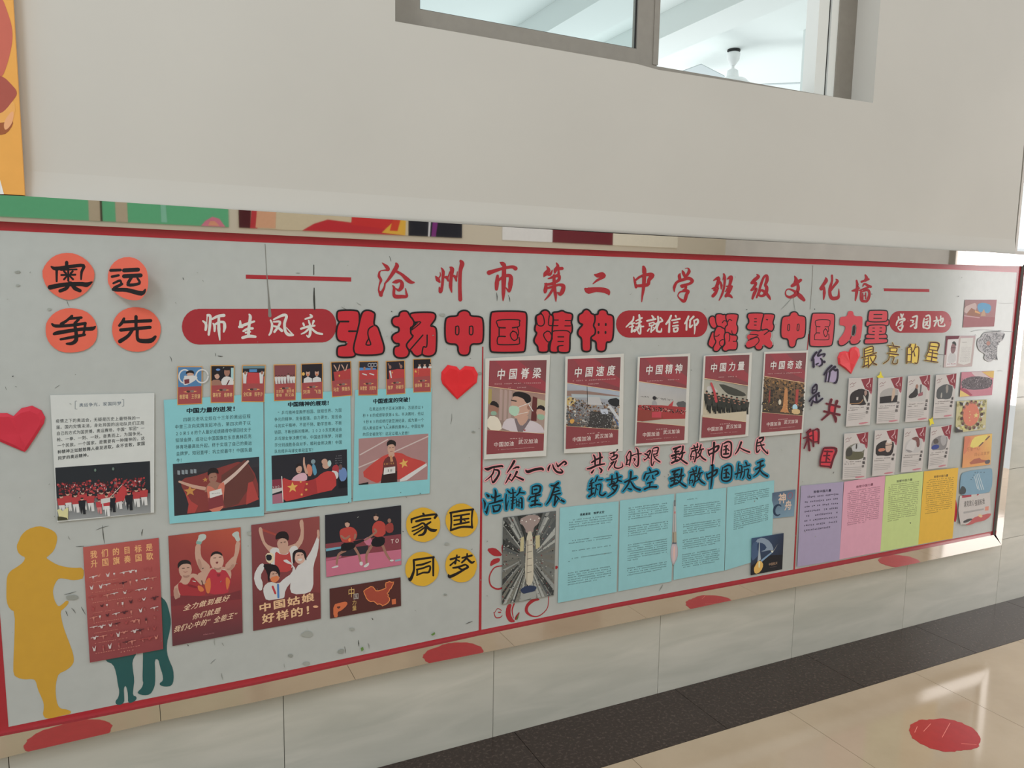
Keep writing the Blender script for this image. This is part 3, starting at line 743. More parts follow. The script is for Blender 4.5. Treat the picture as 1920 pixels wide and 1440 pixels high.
# worn spots, tears and dirt of the vinyl
rg = random.Random(7)
p = Print(0.00025)
gm = c(120, 122, 118); dk = c(44, 46, 44); gl_ = c(140, 143, 138)
p.stroke(c(110, 110, 106), stroke_pts('497,458,.6 500,510,.6 504,560,1.5 506,592,3.2'))
p.stroke(dk, stroke_pts('588.5,497,.8 588.5,515,.8')); p.stroke(dk, stroke_pts('589,540,.8 589,560,1.8 590,580,1.4'))
p.stroke(c(120, 116, 110), stroke_pts('1524,498,.5 1522,540,.4 1519,580,.4')); p.stroke(c(110, 90, 90), stroke_pts('480,965,.9 560,955,1.1 610,945,1.3 660,935,.8'))
for a, b in (((10, 725), (12, 731)), ((28, 725), (31, 726)), ((124, 868), (131, 875)), ((192, 985), (196, 1019)), ((180, 994), (204, 986)), ((268, 992), (266, 1005)),
             ((128, 1005), (132, 1012)), ((142, 1025), (158, 1024)), ((125, 562), (130, 575)), ((103, 728), (112, 722)), ((640, 575), (650, 580)), ((669, 567), (677, 572)),
             ((730, 480), (733, 490)), ((555, 512), (563, 512)), ((343, 520), (345, 524)), ((380, 525), (382, 528)), ((318, 668), (322, 678)), ((403, 662), (404, 668)),
             ((408, 667), (418, 668)), ((847, 776), (845, 795)), ((873, 1170), (886, 1165)), ((1236, 1108), (1243, 1096)), ((1465, 580), (1487, 556)), ((1488, 556), (1492, 590)),
             ((533, 1245), (534, 1252)), ((672, 1200), (673, 1212)), ((690, 1206), (692, 1216)), ((646, 1212), (648, 1225)), ((1105, 928), (1110, 929)), ((1245, 893), (1247, 895)),
             ((1253, 889), (1254, 892)), ((120, 1115), (143, 1109)), ((134, 1140), (142, 1150)), ((123, 1145), (127, 1155)), ((152, 1138), (160, 1152)), ((395, 1245), (404, 1236)),
             ((415, 1262), (418, 1275)), ((402, 1198), (403, 1210)), ((416, 1205), (420, 1211)), ((1780, 1000), (1786, 996)), ((1750, 664), (1790, 668)), ((1845, 618), (1905, 622)),
             ((1872, 568), (1900, 568)), ((1820, 622), (1846, 618)), ((1870, 696), (1880, 696)), ((953, 553), (956, 566)), ((931, 548), (932, 564))):
    mx_, my_ = (a[0] + b[0]) / 2 + rg.uniform(-1, 1), (a[1] + b[1]) / 2 + rg.uniform(-1, 1)
    p.stroke(rg.choice([dk, gm, c(84, 86, 84)]), [(a[0], a[1], .2), (mx_, my_, rg.uniform(.35, .9)), (b[0], b[1], .2)])
for x, y, r_ in ((33, 510, 6), (33, 535, 5), (92, 580, 5), (830, 590, 7), (240, 1030, 16), (135, 1120, 14), (575, 1190, 12), (660, 1180, 7), (640, 1221, 9), (575, 1245, 8), (838, 1020, 7),
                 (900, 700, 5), (888, 810, 4), (1270, 700, 5), (470, 1000, 9), (545, 1230, 6), (835, 1115, 4)):
    p.poly(gl_ if rg.random() < .6 else c(128, 131, 126), [(x + r_ * rg.uniform(.5, 1.1) * math.cos(k), y + r_ * .6 * rg.uniform(.5, 1.1) * math.sin(k)) for k in (0, .8, 1.6, 2.4, 3.1, 3.9, 4.7, 5.5)], 1)
for k in range(150):
    x, y = rg.uniform(10, 1850), 0
    y = rg.uniform(450 + x * .03, 1330 - x * .2)
    if y > 990 - x * .1: pass
    r_ = rg.uniform(.35, 1.0); a = rg.uniform(0, 3)
    p.stroke(rg.choice([gm, gm, gl_, dk]), [(x, y, r_ * .5), (x + rg.uniform(-3, 3), y + rg.uniform(-3, 3), r_)], caps=False)
p.poly(c(85, 120, 60), P2('808,1190 815,1185 816,1189 811,1192')); p.poly(c(85, 120, 60), P2('676,1215 681,1213 682,1218 678,1222')); p.poly(c(70, 95, 50), P2('968,1160 973,1150 972,1158 969,1164'))
tag(p.build('scuff_mark', board, VINYL), kind='stuff')
PY = {'弘': 'hong', '扬': 'yang', '中': 'zhong', '国': 'guo', '精': 'jing', '神': 'shen', '凝': 'ning', '聚': 'ju', '力': 'li', '量': 'liang', '万': 'wan', '众': 'zhong', '一': 'yi', '心': 'xin', '共': 'gong', '克': 'ke', '时': 'shi', '艰': 'jian', '致': 'zhi', '敬': 'jing', '人': 'ren', '民': 'min', '浩': 'hao', '瀚': 'han', '星': 'xing', '辰': 'chen', '筑': 'zhu', '梦': 'meng', '太': 'tai', '空': 'kong', '航': 'hang', '天': 'tian', '你': 'ni', '们': 'men', '是': 'shi', '和': 'he', '最': 'zui', '亮': 'liang', '的': 'de', '奥': 'ao', '运': 'yun', '争': 'zheng', '先': 'xian', '家': 'jia', '同': 'tong'}
ORD = 'first second third fourth fifth sixth seventh eighth ninth tenth eleventh twelfth thirteenth last'.split()
# ------------------------------------------------------------------ paper cut-outs pinned on the board
BLK = c(26, 22, 24)
def disc(name, label, group, outline, col, C, chars, lift=None, d=0.003, ink=BLK):
    o = body(name, outline, col, d, lift, 0.0008)
    tag(o, label, 'paper cutout', group)
    q = Print(d + .00004, lift); q.strokes(ink, chars, C); q.build('ink_character', o)
    return o
C1 = (0, 340, 4.0); CY = (740, 930, 7.576)
OR = c(200, 92, 74); YE = c(194, 152, 48)
disc('paper_disc', 'orange paper disc with the character 奥, upper left of the four', 'orange title discs',
     chaikin(pts('310,690 340,620 400,560 480,535 560,540 640,580 700,650 712,710 690,780 640,840 570,880 500,892 420,860 350,800', C1), 1), OR, C1,
     "500,608,10 500,635,10;385,640,5 420,655,12 520,640,10 625,632,10 612,680,8 608,735,5;425,655,8 425,750,6;460,703,6 565,700,6;512,655,6 512,745,6;480,675,6 495,690,6;545,675,6 530,690,6;480,735,6 500,712,5;548,735,6 525,712,5;455,665,5 575,660,5;375,795,14 480,775,12 600,770,12 650,775,14 690,755,4;520,760,8 500,800,10 450,822,10;530,760,8 560,800,12 600,820,10")
lf = (.002 - .45 * W(202, 520, YB).x, .45, 0.0)
disc('paper_disc', 'orange disc at upper right of the four, curling off the board and casting a shadow', 'orange title discs',
     chaikin(pts('805,720 820,650 870,590 950,563 1030,580 1090,640 1108,690 1114,770 1100,830 1060,885 1010,895 930,880 860,835 815,780', C1), 1), OR, C1,
     "830,668,9 905,665,8;840,715,8 890,705,7;850,765,6 900,745,8 910,775,5;930,668,12 1035,662,12;930,712,12 1055,705,12;990,715,8 960,775,10 1045,765,8 1030,725,6;915,770,8 850,810,10 950,815,12 1060,840,14 1090,810,4", lf)
disc('paper_disc', 'orange paper disc with the character 争, lower left of the four', 'orange title discs',
     chaikin(pts('340,1110 350,1050 400,990 470,955 550,950 640,970 700,1020 725,1080 732,1140 715,1210 650,1265 560,1285 460,1282 390,1240 350,1180', C1), 1), OR, C1,
     "540,1010,8 500,1045,8 460,1070,10;520,1030,8 610,1022,8;590,1035,8 560,1065,8;390,1070,6 420,1085,10 530,1080,9 640,1065,9;405,1145,8 440,1135,12 600,1110,10 690,1105,12 715,1088,4;640,1065,8 630,1130,7 620,1155,6;455,1185,7 560,1165,9 635,1150,8;560,1075,9 570,1130,10 570,1190,12 540,1215,10 500,1218,6")
disc('paper_disc', 'orange paper disc with the character 先, lower right of the four', 'orange title discs',
     chaikin(pts('838,1110 850,1040 900,975 980,943 1060,945 1140,975 1195,1040 1210,1110 1190,1190 1140,1250 1060,1280 970,1275 890,1235 850,1180', C1), 1), OR, C1,
     "930,1030,8 915,1060,10 895,1082,8;930,1055,9 1130,1045,10;905,1115,10 1125,1095,10;1020,1015,10 1020,1100,9;995,1110,9 960,1160,10 900,1200,12;1030,1110,9 1030,1170,9 1050,1195,12 1130,1195,14 1165,1165,8")
def ellp(cx, cy, rx, ry, rg, C, n=30, cut=None):
    q = []
    for k in range(n):
        a = 2 * math.pi * k / n; w = 1 + rg.uniform(-.012, .012)
        q.append((C[0] + (cx + rx * w * math.cos(a)) / C[2], C[1] + (cy + ry * w * math.sin(a)) / C[2]))
    return q
rg = random.Random(3)
for ch, pos, e, s in (
    ('家', 'top left', (405, 410, 243, 245), "405,250,12 420,275,12;240,330,12 330,300,10 420,280,12 590,262,12 570,310,14;240,330,12 240,380,8;305,360,12 410,335,14 510,320,10;510,370,10 440,415,12;250,450,8 330,420,10 400,385,10 440,430,14 435,500,16 400,545,14 340,560,8;250,500,8 330,470,8 400,430,8;275,548,9 350,500,9 420,450,9;440,415,12 500,475,16 560,490,18 595,480,8"),
    ('国', 'top right', (952, 345, 230, 237), "790,240,12 950,210,12 1115,190,12;800,240,12 805,370,10 795,490,10;1105,200,12 1095,330,9 1100,450,12;800,485,12 950,440,12 1100,440,14;840,290,10 1060,255,10;845,345,9 1050,320,10;845,410,10 1055,370,10;945,275,12 940,390,14;985,345,6 1005,355,6"),
    ('同', 'lower left', (390, 1037, 240, 242), "270,910,12 400,890,12 555,870,12;270,910,12 275,1040,12 250,1130,16 220,1190,18 200,1165,6;548,870,12 548,1000,12 548,1130,10;310,985,10 400,970,12 510,930,8;315,1045,10 400,1025,10 500,995,10 485,1080,12 400,1090,10 315,1125,9;320,1045,10 320,1125,9"),
    ('梦', 'lower right', (945, 985, 224, 242), "795,900,12 920,865,10;885,840,8 860,960,12;860,925,8 790,985,10;880,905,8 920,925,8;960,880,10 1095,845,12;1030,820,8 1020,880,12 955,945,10;1020,880,10 1090,945,14 1130,930,8;830,1020,10 900,1010,12 1000,975,10;900,1010,10 960,1045,10 1040,1010,14 1010,975,8;1040,1010,10 960,1060,12 850,1120,16 780,1145,18 765,1115,6")):
    disc('paper_disc', 'yellow paper disc with the character %s, %s of the four yellow discs' % (ch, pos), 'yellow title discs', ellp(*e, rg, CY), YE, CY, s)
# hearts, folded paper: two halves meeting in a crease
def heart(label, outline, top, tip, rise, col, d=0.004):
    """outline in pixels (clockwise from the notch), crease from notch to tip"""
    n = len(outline); o = None
    V = []; Fc = []; Cc = []
    cxm = ((top[0] + tip[0]) / 2, (top[1] + tip[1]) / 2)
    ring = [W(x, y, YB - d) for x, y in outline]
    inner = [W(cxm[0] + (x - cxm[0]) * .82, cxm[1] + (y - cxm[1]) * .82, YB - d - rise) for x, y in outline]
    back = [Vector((q.x, YB - .0012, q.z)) for q in ring]
    V = ring + inner + back
    ta, tb = min(range(n), key=lambda i: math.hypot(outline[i][0] - top[0], outline[i][1] - top[1])), min(range(n), key=lambda i: math.hypot(outline[i][0] - tip[0], outline[i][1] - tip[1]))
    mid = W(cxm[0], cxm[1], YB - d - rise * .35); V.append(mid); mi = len(V) - 1
    V[n + ta] = W(*[top[i] * .9 + cxm[i] * .1 for i in (0, 1)], YB - d - rise * .35); V[n + tb] = W(*[tip[i] * .9 + cxm[i] * .1 for i in (0, 1)], YB - d - rise * .35)
    for i in range(n):
        j = (i + 1) % n
        Fc += [(i, n + i, n + j, j), (n + i, mi, n + j), (2 * n + i, i, j, 2 * n + j)]
    Fc.append(tuple(2 * n + i for i in range(n)))
    o = link_mesh('paper_heart', V, Fc, PAPER, None, [col] * len(V))
    tag(o, label, 'paper heart', 'red paper hearts')
    bm = bmesh.new(); bm.from_mesh(o.data); bmesh.ops.recalc_face_normals(bm, faces=bm.faces); bm.to_mesh(o.data); bm.free()
    return o
C2 = (0, 700, 4.0); C5 = (440, 660, 4.0); S1 = (1490, 640, 9.0); S2 = (1490, 740, 9.0)
heart('large red paper heart half cut off by the left edge of the view',
      pts('100,322 160,262 240,243 310,278 338,330 330,375 265,480 205,570 185,590 100,555 0,512 -80,470 -110,400 -90,330 -30,300 50,298', C2), pts('100,322', C2)[0], pts('185,590', C2)[0], .004, c(178, 44, 60))
heart('red paper heart with cut corners, right of the row of small photo cards',
      pts('1690,138 1730,105 1795,112 1825,165 1815,230 1745,290 1670,355 1615,300 1560,240 1550,205 1553,150 1600,97 1665,110', C5), pts('1690,138', C5)[0], pts('1670,355', C5)[0], .004, c(196, 38, 44))
heart('red folded paper heart left of the yellow characters on the right part',
      pts('915,180 935,140 965,108 1030,88 1085,125 1105,240 1030,390 955,550 850,460 740,385 730,270 770,185 845,165', S1), pts('915,180', S1)[0], pts('955,550', S1)[0], .010, c(206, 62, 68))
# fat red characters with black outlines
B1 = (620, 570, 6.857); B2 = (900, 570, 7.385); B3 = (1320, 570, 9.6); B4 = (1500, 570, 10.667)
BR = c(174, 40, 50)
def bubble(ch, label, C, w, items, col=BR, d=0.0022):
    polys = []
    for it in items:
        if it[0] == 'P':
            oc = chaikin(pts(it[1], C), 2); hs = [chaikin(pts(h, C), 1) for h in it[2:]]; polys.append((oc, hs))
    V = []; root = None
    for oc, hs in polys:
        o_ = offset(oc, w * .8)
        if root is None:
            root = body('paper_character', o_, BLK, d, None, 0.0008) if not hs else None
            if root is None:
                q = Print(d); q.poly(BLK, o_, holes=[offset(h, -w * .5) for h in hs]); root = q.build('paper_character', None)
            tag(root, label, 'paper cutout', 'fat red slogan characters with black outlines')
        else: body('paper_piece', o_, BLK, d + .0003, None, 0.0008, parent=root)
    q = Print(d + .0004); pi = 0
    for it in items:
        if it[0] == 'P':
            oc, hs = polys[pi]; pi += 1
            q.poly(BLK, offset(oc, w * .8), holes=[offset(h, -w * .5) for h in hs] or None)
            q.poly(col, offset(oc, -w * .3), holes=[offset(h, w * .5) for h in hs] or None)
        elif it[0] == 'L': q.stroke(BLK, stroke_pts(it[1], C))
        elif it[0] == 'R': q.stroke(col, stroke_pts(it[1], C))
    q.build('outlined_print', root)
SLL = 'left slogan, above the sport posters'; 
bubble('弘', 'fat red paper character 弘 (hong), first of the left slogan beside the red heading pill', B1, 3.0, [
    ('P', '85,110 110,85 330,82 368,120 362,300 350,345 345,480 315,640 300,680 100,682 85,640 90,560 120,540 205,535 212,480 110,478 78,420 80,330 100,260 122,235 85,195'),
    ('P', '445,85 500,85 562,115 565,150 545,270 600,290 625,360 680,530 685,600 650,650 330,655 300,600 300,540 350,350 400,120'),
    ('L', '125,225,12 230,225,12'), ('L', '235,350,12 345,350,10'), ('L', '545,282,9 495,315,9 478,370,9 490,440,9 515,520,9 455,520,9 485,450,8')])
bubble('扬', 'fat red paper character 扬 (yang), second of the left slogan', B1, 3.0, [
    ('P', '890,110 940,92 990,100 1010,150 1060,190 1070,250 1050,290 1020,300 1025,350 1040,400 1075,410 1010,470 970,520 980,570 1010,610 990,670 940,690 870,690 820,660 815,590 830,550 885,545 885,500 830,505 790,450 795,410 830,380 885,360 885,295 820,285 790,240 795,190 830,165 885,165'),
    ('P', '1040,115 1290,108 1345,130 1345,180 1330,210 1270,290 1330,290 1360,330 1355,580 1340,640 1280,670 1210,665 1180,640 1160,650 1110,675 1060,640 1040,600 1010,590 975,540 990,500 1075,410 1040,390 1030,340 1075,280 1130,235 1075,232 1060,190 1020,150'),
    ('L', '1185,400,9 1020,590,9'), ('L', '1240,400,9 1235,545,9 1195,550,9 1180,590,9 1175,640,9'), ('L', '1075,235,8 1160,235,7 1050,330,7')])
bubble('中', 'fat red paper character 中 (zhong), third of the left slogan, over the red heart', B1, 3.0, [
    ('P', '1640,160 1645,110 1720,80 1785,110 1790,160 1920,165 1960,200 1960,480 1920,510 1790,505 1785,640 1720,660 1645,640 1640,510 1520,510 1475,470 1475,210 1510,165'),
    ('L', '1608,290,8 1645,290,8 1645,385,8 1608,385,8 1608,290,8'), ('L', '1785,290,8 1825,290,8 1825,385,8 1785,385,8 1785,290,8')])
bubble('国', 'fat red paper character 国 (guo) of the left slogan, just right of the dividing rule', B2, 3.0, [
    ('P', '150,130 190,105 610,105 645,140 640,300 625,640 590,665 180,668 142,640 145,400'),
    ('L', '350,330,10 265,325,9 242,290,8 250,225,8 530,220,8 545,255,8 540,310,8 450,330,10'), ('L', '265,335,9 265,440,9'), ('L', '350,450,10 260,450,9 240,490,8 240,530,8 270,562,8 520,558,8 548,520,8 540,460,8'),
    ('L', '520,330,7 535,400,7 525,440,7'), ('L', '455,375,8 420,420,8 440,480,8 480,505,8 520,470,8 505,400,8 455,375,8')])
bubble('精', 'fat red paper character 精 (jing), fifth of the left slogan', B2, 3.0, [
    ('P', '770,170 840,140 850,110 900,82 950,105 965,150 1010,165 1020,260 1000,350 1000,480 965,520 940,560 945,640 920,665 830,665 808,640 805,580 760,540 750,490 800,400 762,370 770,300 785,280'),
    ('P', '1000,120 1085,115 1140,92 1190,125 1278,135 1275,200 1255,250 1275,310 1270,390 1240,420 1240,640 1220,670 1110,668 1090,650 1060,668 990,665 968,640 980,540 1000,480 1005,400 1010,300 1025,200'),
    ('L', '850,135,8 785,165,8 795,280,8 850,305,8 890,270,8 880,180,8 850,135,8'), ('L', '960,160,8 950,285,8 1000,300,8'), ('L', '930,375,8 885,410,8 890,460,8 940,525,8 990,500,8 1000,460,8 970,390,8 930,375,8'),
    ('L', '1020,222,7 1085,222,7'), ('L', '1180,228,7 1255,228,7'), ('L', '1020,300,7 1080,300,7'), ('L', '1175,303,7 1255,303,7'), ('L', '1000,400,8 1030,372,8 1200,370,8 1245,400,8'),
    ('L', '1080,455,8 1160,455,8'), ('L', '1080,518,8 1155,518,8'), ('L', '1150,575,8 1100,580,8 1078,600,14 1082,650,12')])
bubble('神', 'fat red paper character 神 (shen), last of the left slogan before the middle pill', B2, 3.0, [
    ('P', '1590,150 1640,150 1645,95 1700,78 1755,100 1760,150 1820,155 1850,190 1840,480 1800,525 1745,515 1740,630 1700,655 1640,650 1615,620 1615,515 1560,500 1535,460 1570,420 1580,350 1550,300 1580,230'),
    ('P', '1420,130 1440,90 1480,75 1520,100 1540,140 1585,150 1590,230 1560,300 1595,350 1590,420 1530,450 1530,520 1530,630 1500,655 1430,650 1415,610 1415,470 1370,440 1355,400 1370,350 1440,280 1380,265 1365,220 1370,150'),
    ('L', '1645,275,13 1645,292,13'), ('L', '1742,275,13 1742,292,13'), ('L', '1640,385,13 1640,402,13'), ('L', '1738,385,13 1738,402,13')])
bubble('凝', 'fat red paper character 凝 (ning), first of the right slogan beside the middle pill', B3, 2.2, [
    ('P', '130,220 190,225 235,370 215,430 150,435 95,340 95,260'), ('P', '150,500 180,510 185,600 230,680 170,760 145,790 80,740 80,690 120,580'),
    ('P', '215,200 240,180 310,180 345,200 385,185 390,250 430,340 420,380 380,440 330,430 290,400 235,395 210,290'),
    ('P', '400,200 430,180 600,182 615,220 575,370 605,400 600,500 560,560 500,545 430,510 380,510 385,410 430,380 420,320 395,250'),
    ('P', '230,410 290,405 330,435 375,450 375,540 360,600 380,680 340,760 300,770 270,830 225,855 175,840 165,780 230,680 190,620 185,520'),
    ('P', '385,515 440,515 470,560 590,565 600,620 575,665 600,700 590,800 560,825 440,820 410,845 360,845 325,800 370,740 380,660 365,580'),
    ('L', '190,580,8 240,580,8 275,550,8'), ('L', '460,540,8 465,620,8 450,670,8'), ('L', '500,480,8 510,530,8 560,555,8'), ('L', '525,672,8 580,672,8'),
    ('L', '330,640,8 280,680,8 290,740,8 340,765,8 380,720,8 370,655,8 330,640,8'), ('L', '330,340,8 360,300,8 400,310,8'), ('L', '430,320,8 455,280,8 500,295,8')], c(182, 50, 60))
bubble('聚', 'fat red paper character 聚 (ju), second of the right slogan', B3, 2.2, [
    ('P', '825,490 930,480 1010,490 1150,450 1215,510 1220,580 1190,635 1240,690 1235,760 1190,800 1140,780 1060,720 1050,790 1010,825 950,820 925,780 920,750 800,800 750,760 750,700 800,650 765,600 780,550 830,535'),
    ('P', '1075,190 1090,180 1265,182 1265,240 1230,340 1262,400 1240,470 1210,490 1160,470 1130,440 1050,470 1020,430 1035,380 1045,280'),
    ('P', '790,190 820,165 1050,165 1075,190 1045,280 1020,420 1020,470 970,480 930,465 800,465 768,430 775,380 815,340 810,270 785,240'),
    ('L', '910,265,9 945,265,9'), ('L', '905,320,9 945,320,9'), ('L', '905,380,9 940,380,9'), ('L', '1125,280,10 1145,285,10'),
    ('L', '825,545,8 960,555,8 960,580,7 830,630,8'), ('L', '800,655,8 950,600,8 990,640,8 980,690,8 920,750,8'), ('L', '1085,550,9 1165,490,9')], c(182, 50, 60))
bubble('中', 'fat red paper character 中 (zhong), third of the right slogan', B3, 2.2, [
    ('P', '1550,220 1560,165 1620,138 1680,160 1695,215 1800,220 1832,260 1820,560 1780,610 1660,620 1645,750 1590,782 1530,760 1520,620 1430,620 1383,570 1400,280 1440,222'),
    ('L', '1512,372,8 1540,372,8 1535,470,8 1507,470,8 1512,372,8'), ('L', '1682,368,8 1712,368,8 1705,470,8 1675,470,8 1682,368,8')], c(184, 54, 62))
bubble('国', 'fat red paper character 国 (guo) of the right slogan, on the thin board seam', B4, 2.0, [
    ('P', '245,200 280,185 660,190 695,230 680,500 650,790 610,845 230,850 192,810 205,500'),
    ('L', '400,455,10 330,445,9 310,400,8 330,325,8 570,320,8 600,370,8 580,445,8 500,455,9'), ('L', '325,455,8 325,570,8'), ('L', '395,580,10 330,580,9 295,620,8 290,700,8 320,715,8 550,715,8 580,670,8 575,600,8'),
    ('L', '565,460,7 575,520,7 560,560,7'), ('L', '510,490,8 470,550,8 490,630,8 515,655,8 545,610,8 550,550,8 510,490,8')], c(186, 64, 74))
bubble('力', 'fat red paper character 力 (li), fifth of the right slogan', B4, 2.0, [
    ('P', '950,150 1010,125 1075,150 1080,240 1230,235 1262,270 1250,500 1225,680 1170,790 1040,810 1005,770 1000,700 940,780 860,830 800,830 770,790 770,700 860,600 920,440 800,435 785,400 790,280 830,245 940,245',
     '1055,420 1125,420 1105,630 1030,640 1040,540'), ('L', '1028,640,8 1005,700,8')], c(186, 64, 74))
bubble('量', 'fat red paper character 量 (liang), last of the right slogan beside the third pill', B4, 2.0, [
    ('P', '1330,340 1370,350 1700,350 1765,310 1780,350 1765,430 1700,425 1380,430 1340,450 1315,420'),
    ('P', '1320,620 1360,605 1720,600 1740,640 1740,690 1310,695'), ('P', '1300,710 1330,698 1740,692 1752,740 1730,780 1320,800 1290,780'),
    ('P', '1380,145 1410,130 1720,130 1752,160 1750,320 1700,350 1400,355 1360,320'), ('P', '1370,450 1400,425 1690,420 1725,450 1715,570 1690,605 1380,610 1355,570'),
    ('R', '1535,560,42 1535,735,42'), ('L', '1480,210,10 1640,210,10'), ('L', '1475,287,10 1630,287,10'), ('L', '1455,482,9 1490,482,9'), ('L', '1600,478,9 1635,478,9'), ('L', '1455,550,9 1490,550,9'), ('L', '1595,545,9 1630,545,9')], c(186, 64, 74))
# brush characters with pink and blue halos
def halo(ch, label, C, s, hcol, grow, group, shift=(0, 0), ink=c(26, 18, 22), fill=None, cat='paper cutout', d=.0016, scale=1.0, lift=None):
    q = Print(d, lift); 
    if fill: q.poly(hcol, [(x + shift[0] / C[2], y + shift[1] / C[2]) for x, y in pts(fill, C)], 1)
    q.strokes(hcol, s, C, grow, shift=shift, scale=scale)
    o = q.build('paper_character', None)
    tag(o, label, cat, group)
    q = Print(d + .0003, lift); q.strokes(ink, s, C, shift=shift, scale=scale); q.build('ink_character', o)
MA = (890, 850, 10.105); MM = (1090, 830, 11.294); MC = (1240, 810, 9.143)
PK = c(206, 140, 146); BL = c(38, 124, 152)
ZHI = "210,290,16 330,250,14;270,280,12 230,340,14 300,330,14;180,410,18 300,370,12;250,350,12 240,490,14;190,450,12 270,430,10;180,530,16 280,480,14;370,245,14 360,320,14 310,390,12;330,370,12 400,350,12;370,350,12 340,450,14 260,510,8;290,430,8 380,500,14 440,540,14"
JING = "510,290,10 640,250,12;560,230,10 580,290,12;620,200,10 620,270,10;530,330,14 620,300,12;530,330,10 500,420,10;590,330,12 600,400,12 570,510,12;510,420,8 505,480,8;510,430,8 560,420,8 545,470,8;680,220,12 650,320,12 620,360,10;650,310,10 720,290,12;690,300,10 660,400,12 600,450,8;640,360,8 700,440,14 760,480,12"
ZHO = "800,300,8 810,360,12 825,400,10;810,320,12 900,270,12 980,240,18 950,320,14 830,380,12;905,185,18 900,300,16 885,450,14 872,565,6"
GUO = "1050,200,8 1030,300,12 1030,400,12 1060,435,12;1070,200,10 1140,165,14 1195,190,14 1200,300,12 1185,400,14 1120,440,14 1050,430,12;1075,250,10 1130,230,12;1060,310,8 1140,290,12;1070,380,14 1150,370,14;1110,240,14 1105,380,14;1150,310,12 1165,320,8"
PI = BI = 0
gp = 'pink edged brush characters of the upper line'; gb = 'blue edged brush characters of the lower line'
for C, ch, s in ((MA, '万', "200,290,14 250,300,26 340,265,18 500,240,18 530,250,14;370,280,8 350,370,14 300,440,12 200,520,5;370,310,12 440,320,18 465,370,18 430,450,18 380,520,20 345,555,14 325,500,8 320,440,6"),
    (MA, '众', "750,150,22 700,240,18 610,375,6;720,300,6 780,265,14 830,265,20;780,280,8 740,290,5;680,400,16 640,470,14 585,570,6;700,520,6 650,480,10;800,350,20 760,430,14 700,520,12;780,440,10 850,470,16 915,500,18"),
    (MA, '一', "970,320,12 1010,350,26 1130,310,22 1260,290,24 1295,310,18"),
    (MA, '心', "1430,220,8 1400,280,18 1395,330,10;1480,210,8 1500,280,16 1560,350,18 1640,365,20 1665,340,14 1620,290,6;1545,180,6 1575,250,14;1580,250,16 1650,190,14 1700,155,16 1735,190,16 1700,220,8"),
    (MM, '共', "260,265,14 290,330,18 290,460,16;375,200,10 400,260,20 390,460,16;220,420,14 330,350,18 440,310,16;125,555,12 200,540,20 330,480,18 490,450,14;270,570,8 220,635,20;380,530,12 430,580,20 410,635,12"),
    (MM, '克', "670,100,8 705,170,20;610,235,10 700,200,16 765,150,14;600,310,6 640,360,14;640,310,10 700,270,14 760,265,16 740,330,16 650,370,12;690,200,14 690,290,14;620,440,10 690,400,14 600,520,12 570,580,5;740,380,12 700,480,14 720,530,14 800,540,12 875,500,12 860,420,4"),
    (MM, '时', "950,290,10 970,380,16 945,470,12;960,290,10 1020,185,12 1050,230,16 1040,350,16 1015,490,10;960,380,10 1030,360,10;950,470,10 1020,450,10;1075,275,14 1160,240,10 1270,235,12;1160,110,6 1195,160,16 1210,300,16 1205,450,18 1180,500,14 1130,460,6 1100,400,5;1100,330,6 1130,350,20 1120,390,8"),
    (MM, '艰', "1340,230,8 1400,250,14;1390,210,12 1450,165,16 1460,200,14 1400,320,12 1330,370,8;1340,250,6 1400,270,10 1440,330,12;1320,340,6 1345,370,12;1520,120,10 1600,100,14 1630,120,14 1600,230,14 1530,240,10;1530,180,8 1610,170,8;1510,150,12 1485,300,12 1480,430,12 1500,490,10 1540,400,10;1550,300,8 1620,260,10;1530,250,12 1560,330,14 1665,410,14"),
    (MC, '致', ZHI), (MC, '敬', JING), (MC, '中', ZHO), (MC, '国', GUO), (MC, '人', "1370,175,16 1350,230,14 1310,320,12 1265,380,6;1350,270,8 1420,310,12 1510,345,14"),
    (MC, '民', "1680,110,14 1745,90,16 1730,150,12 1650,190,10;1650,130,10 1630,250,12 1640,350,12 1690,300,8;1640,240,10 1760,220,12;1700,180,8 1730,270,12 1800,350,12 1825,370,8 1825,320,4")):
    halo(ch, 'pink edged black brush character %s (%s), %s of the line under the red posters' % (ch, PY[ch], ORD[PI]), C, s, PK, 2.0, gp, scale=.88); PI += 1
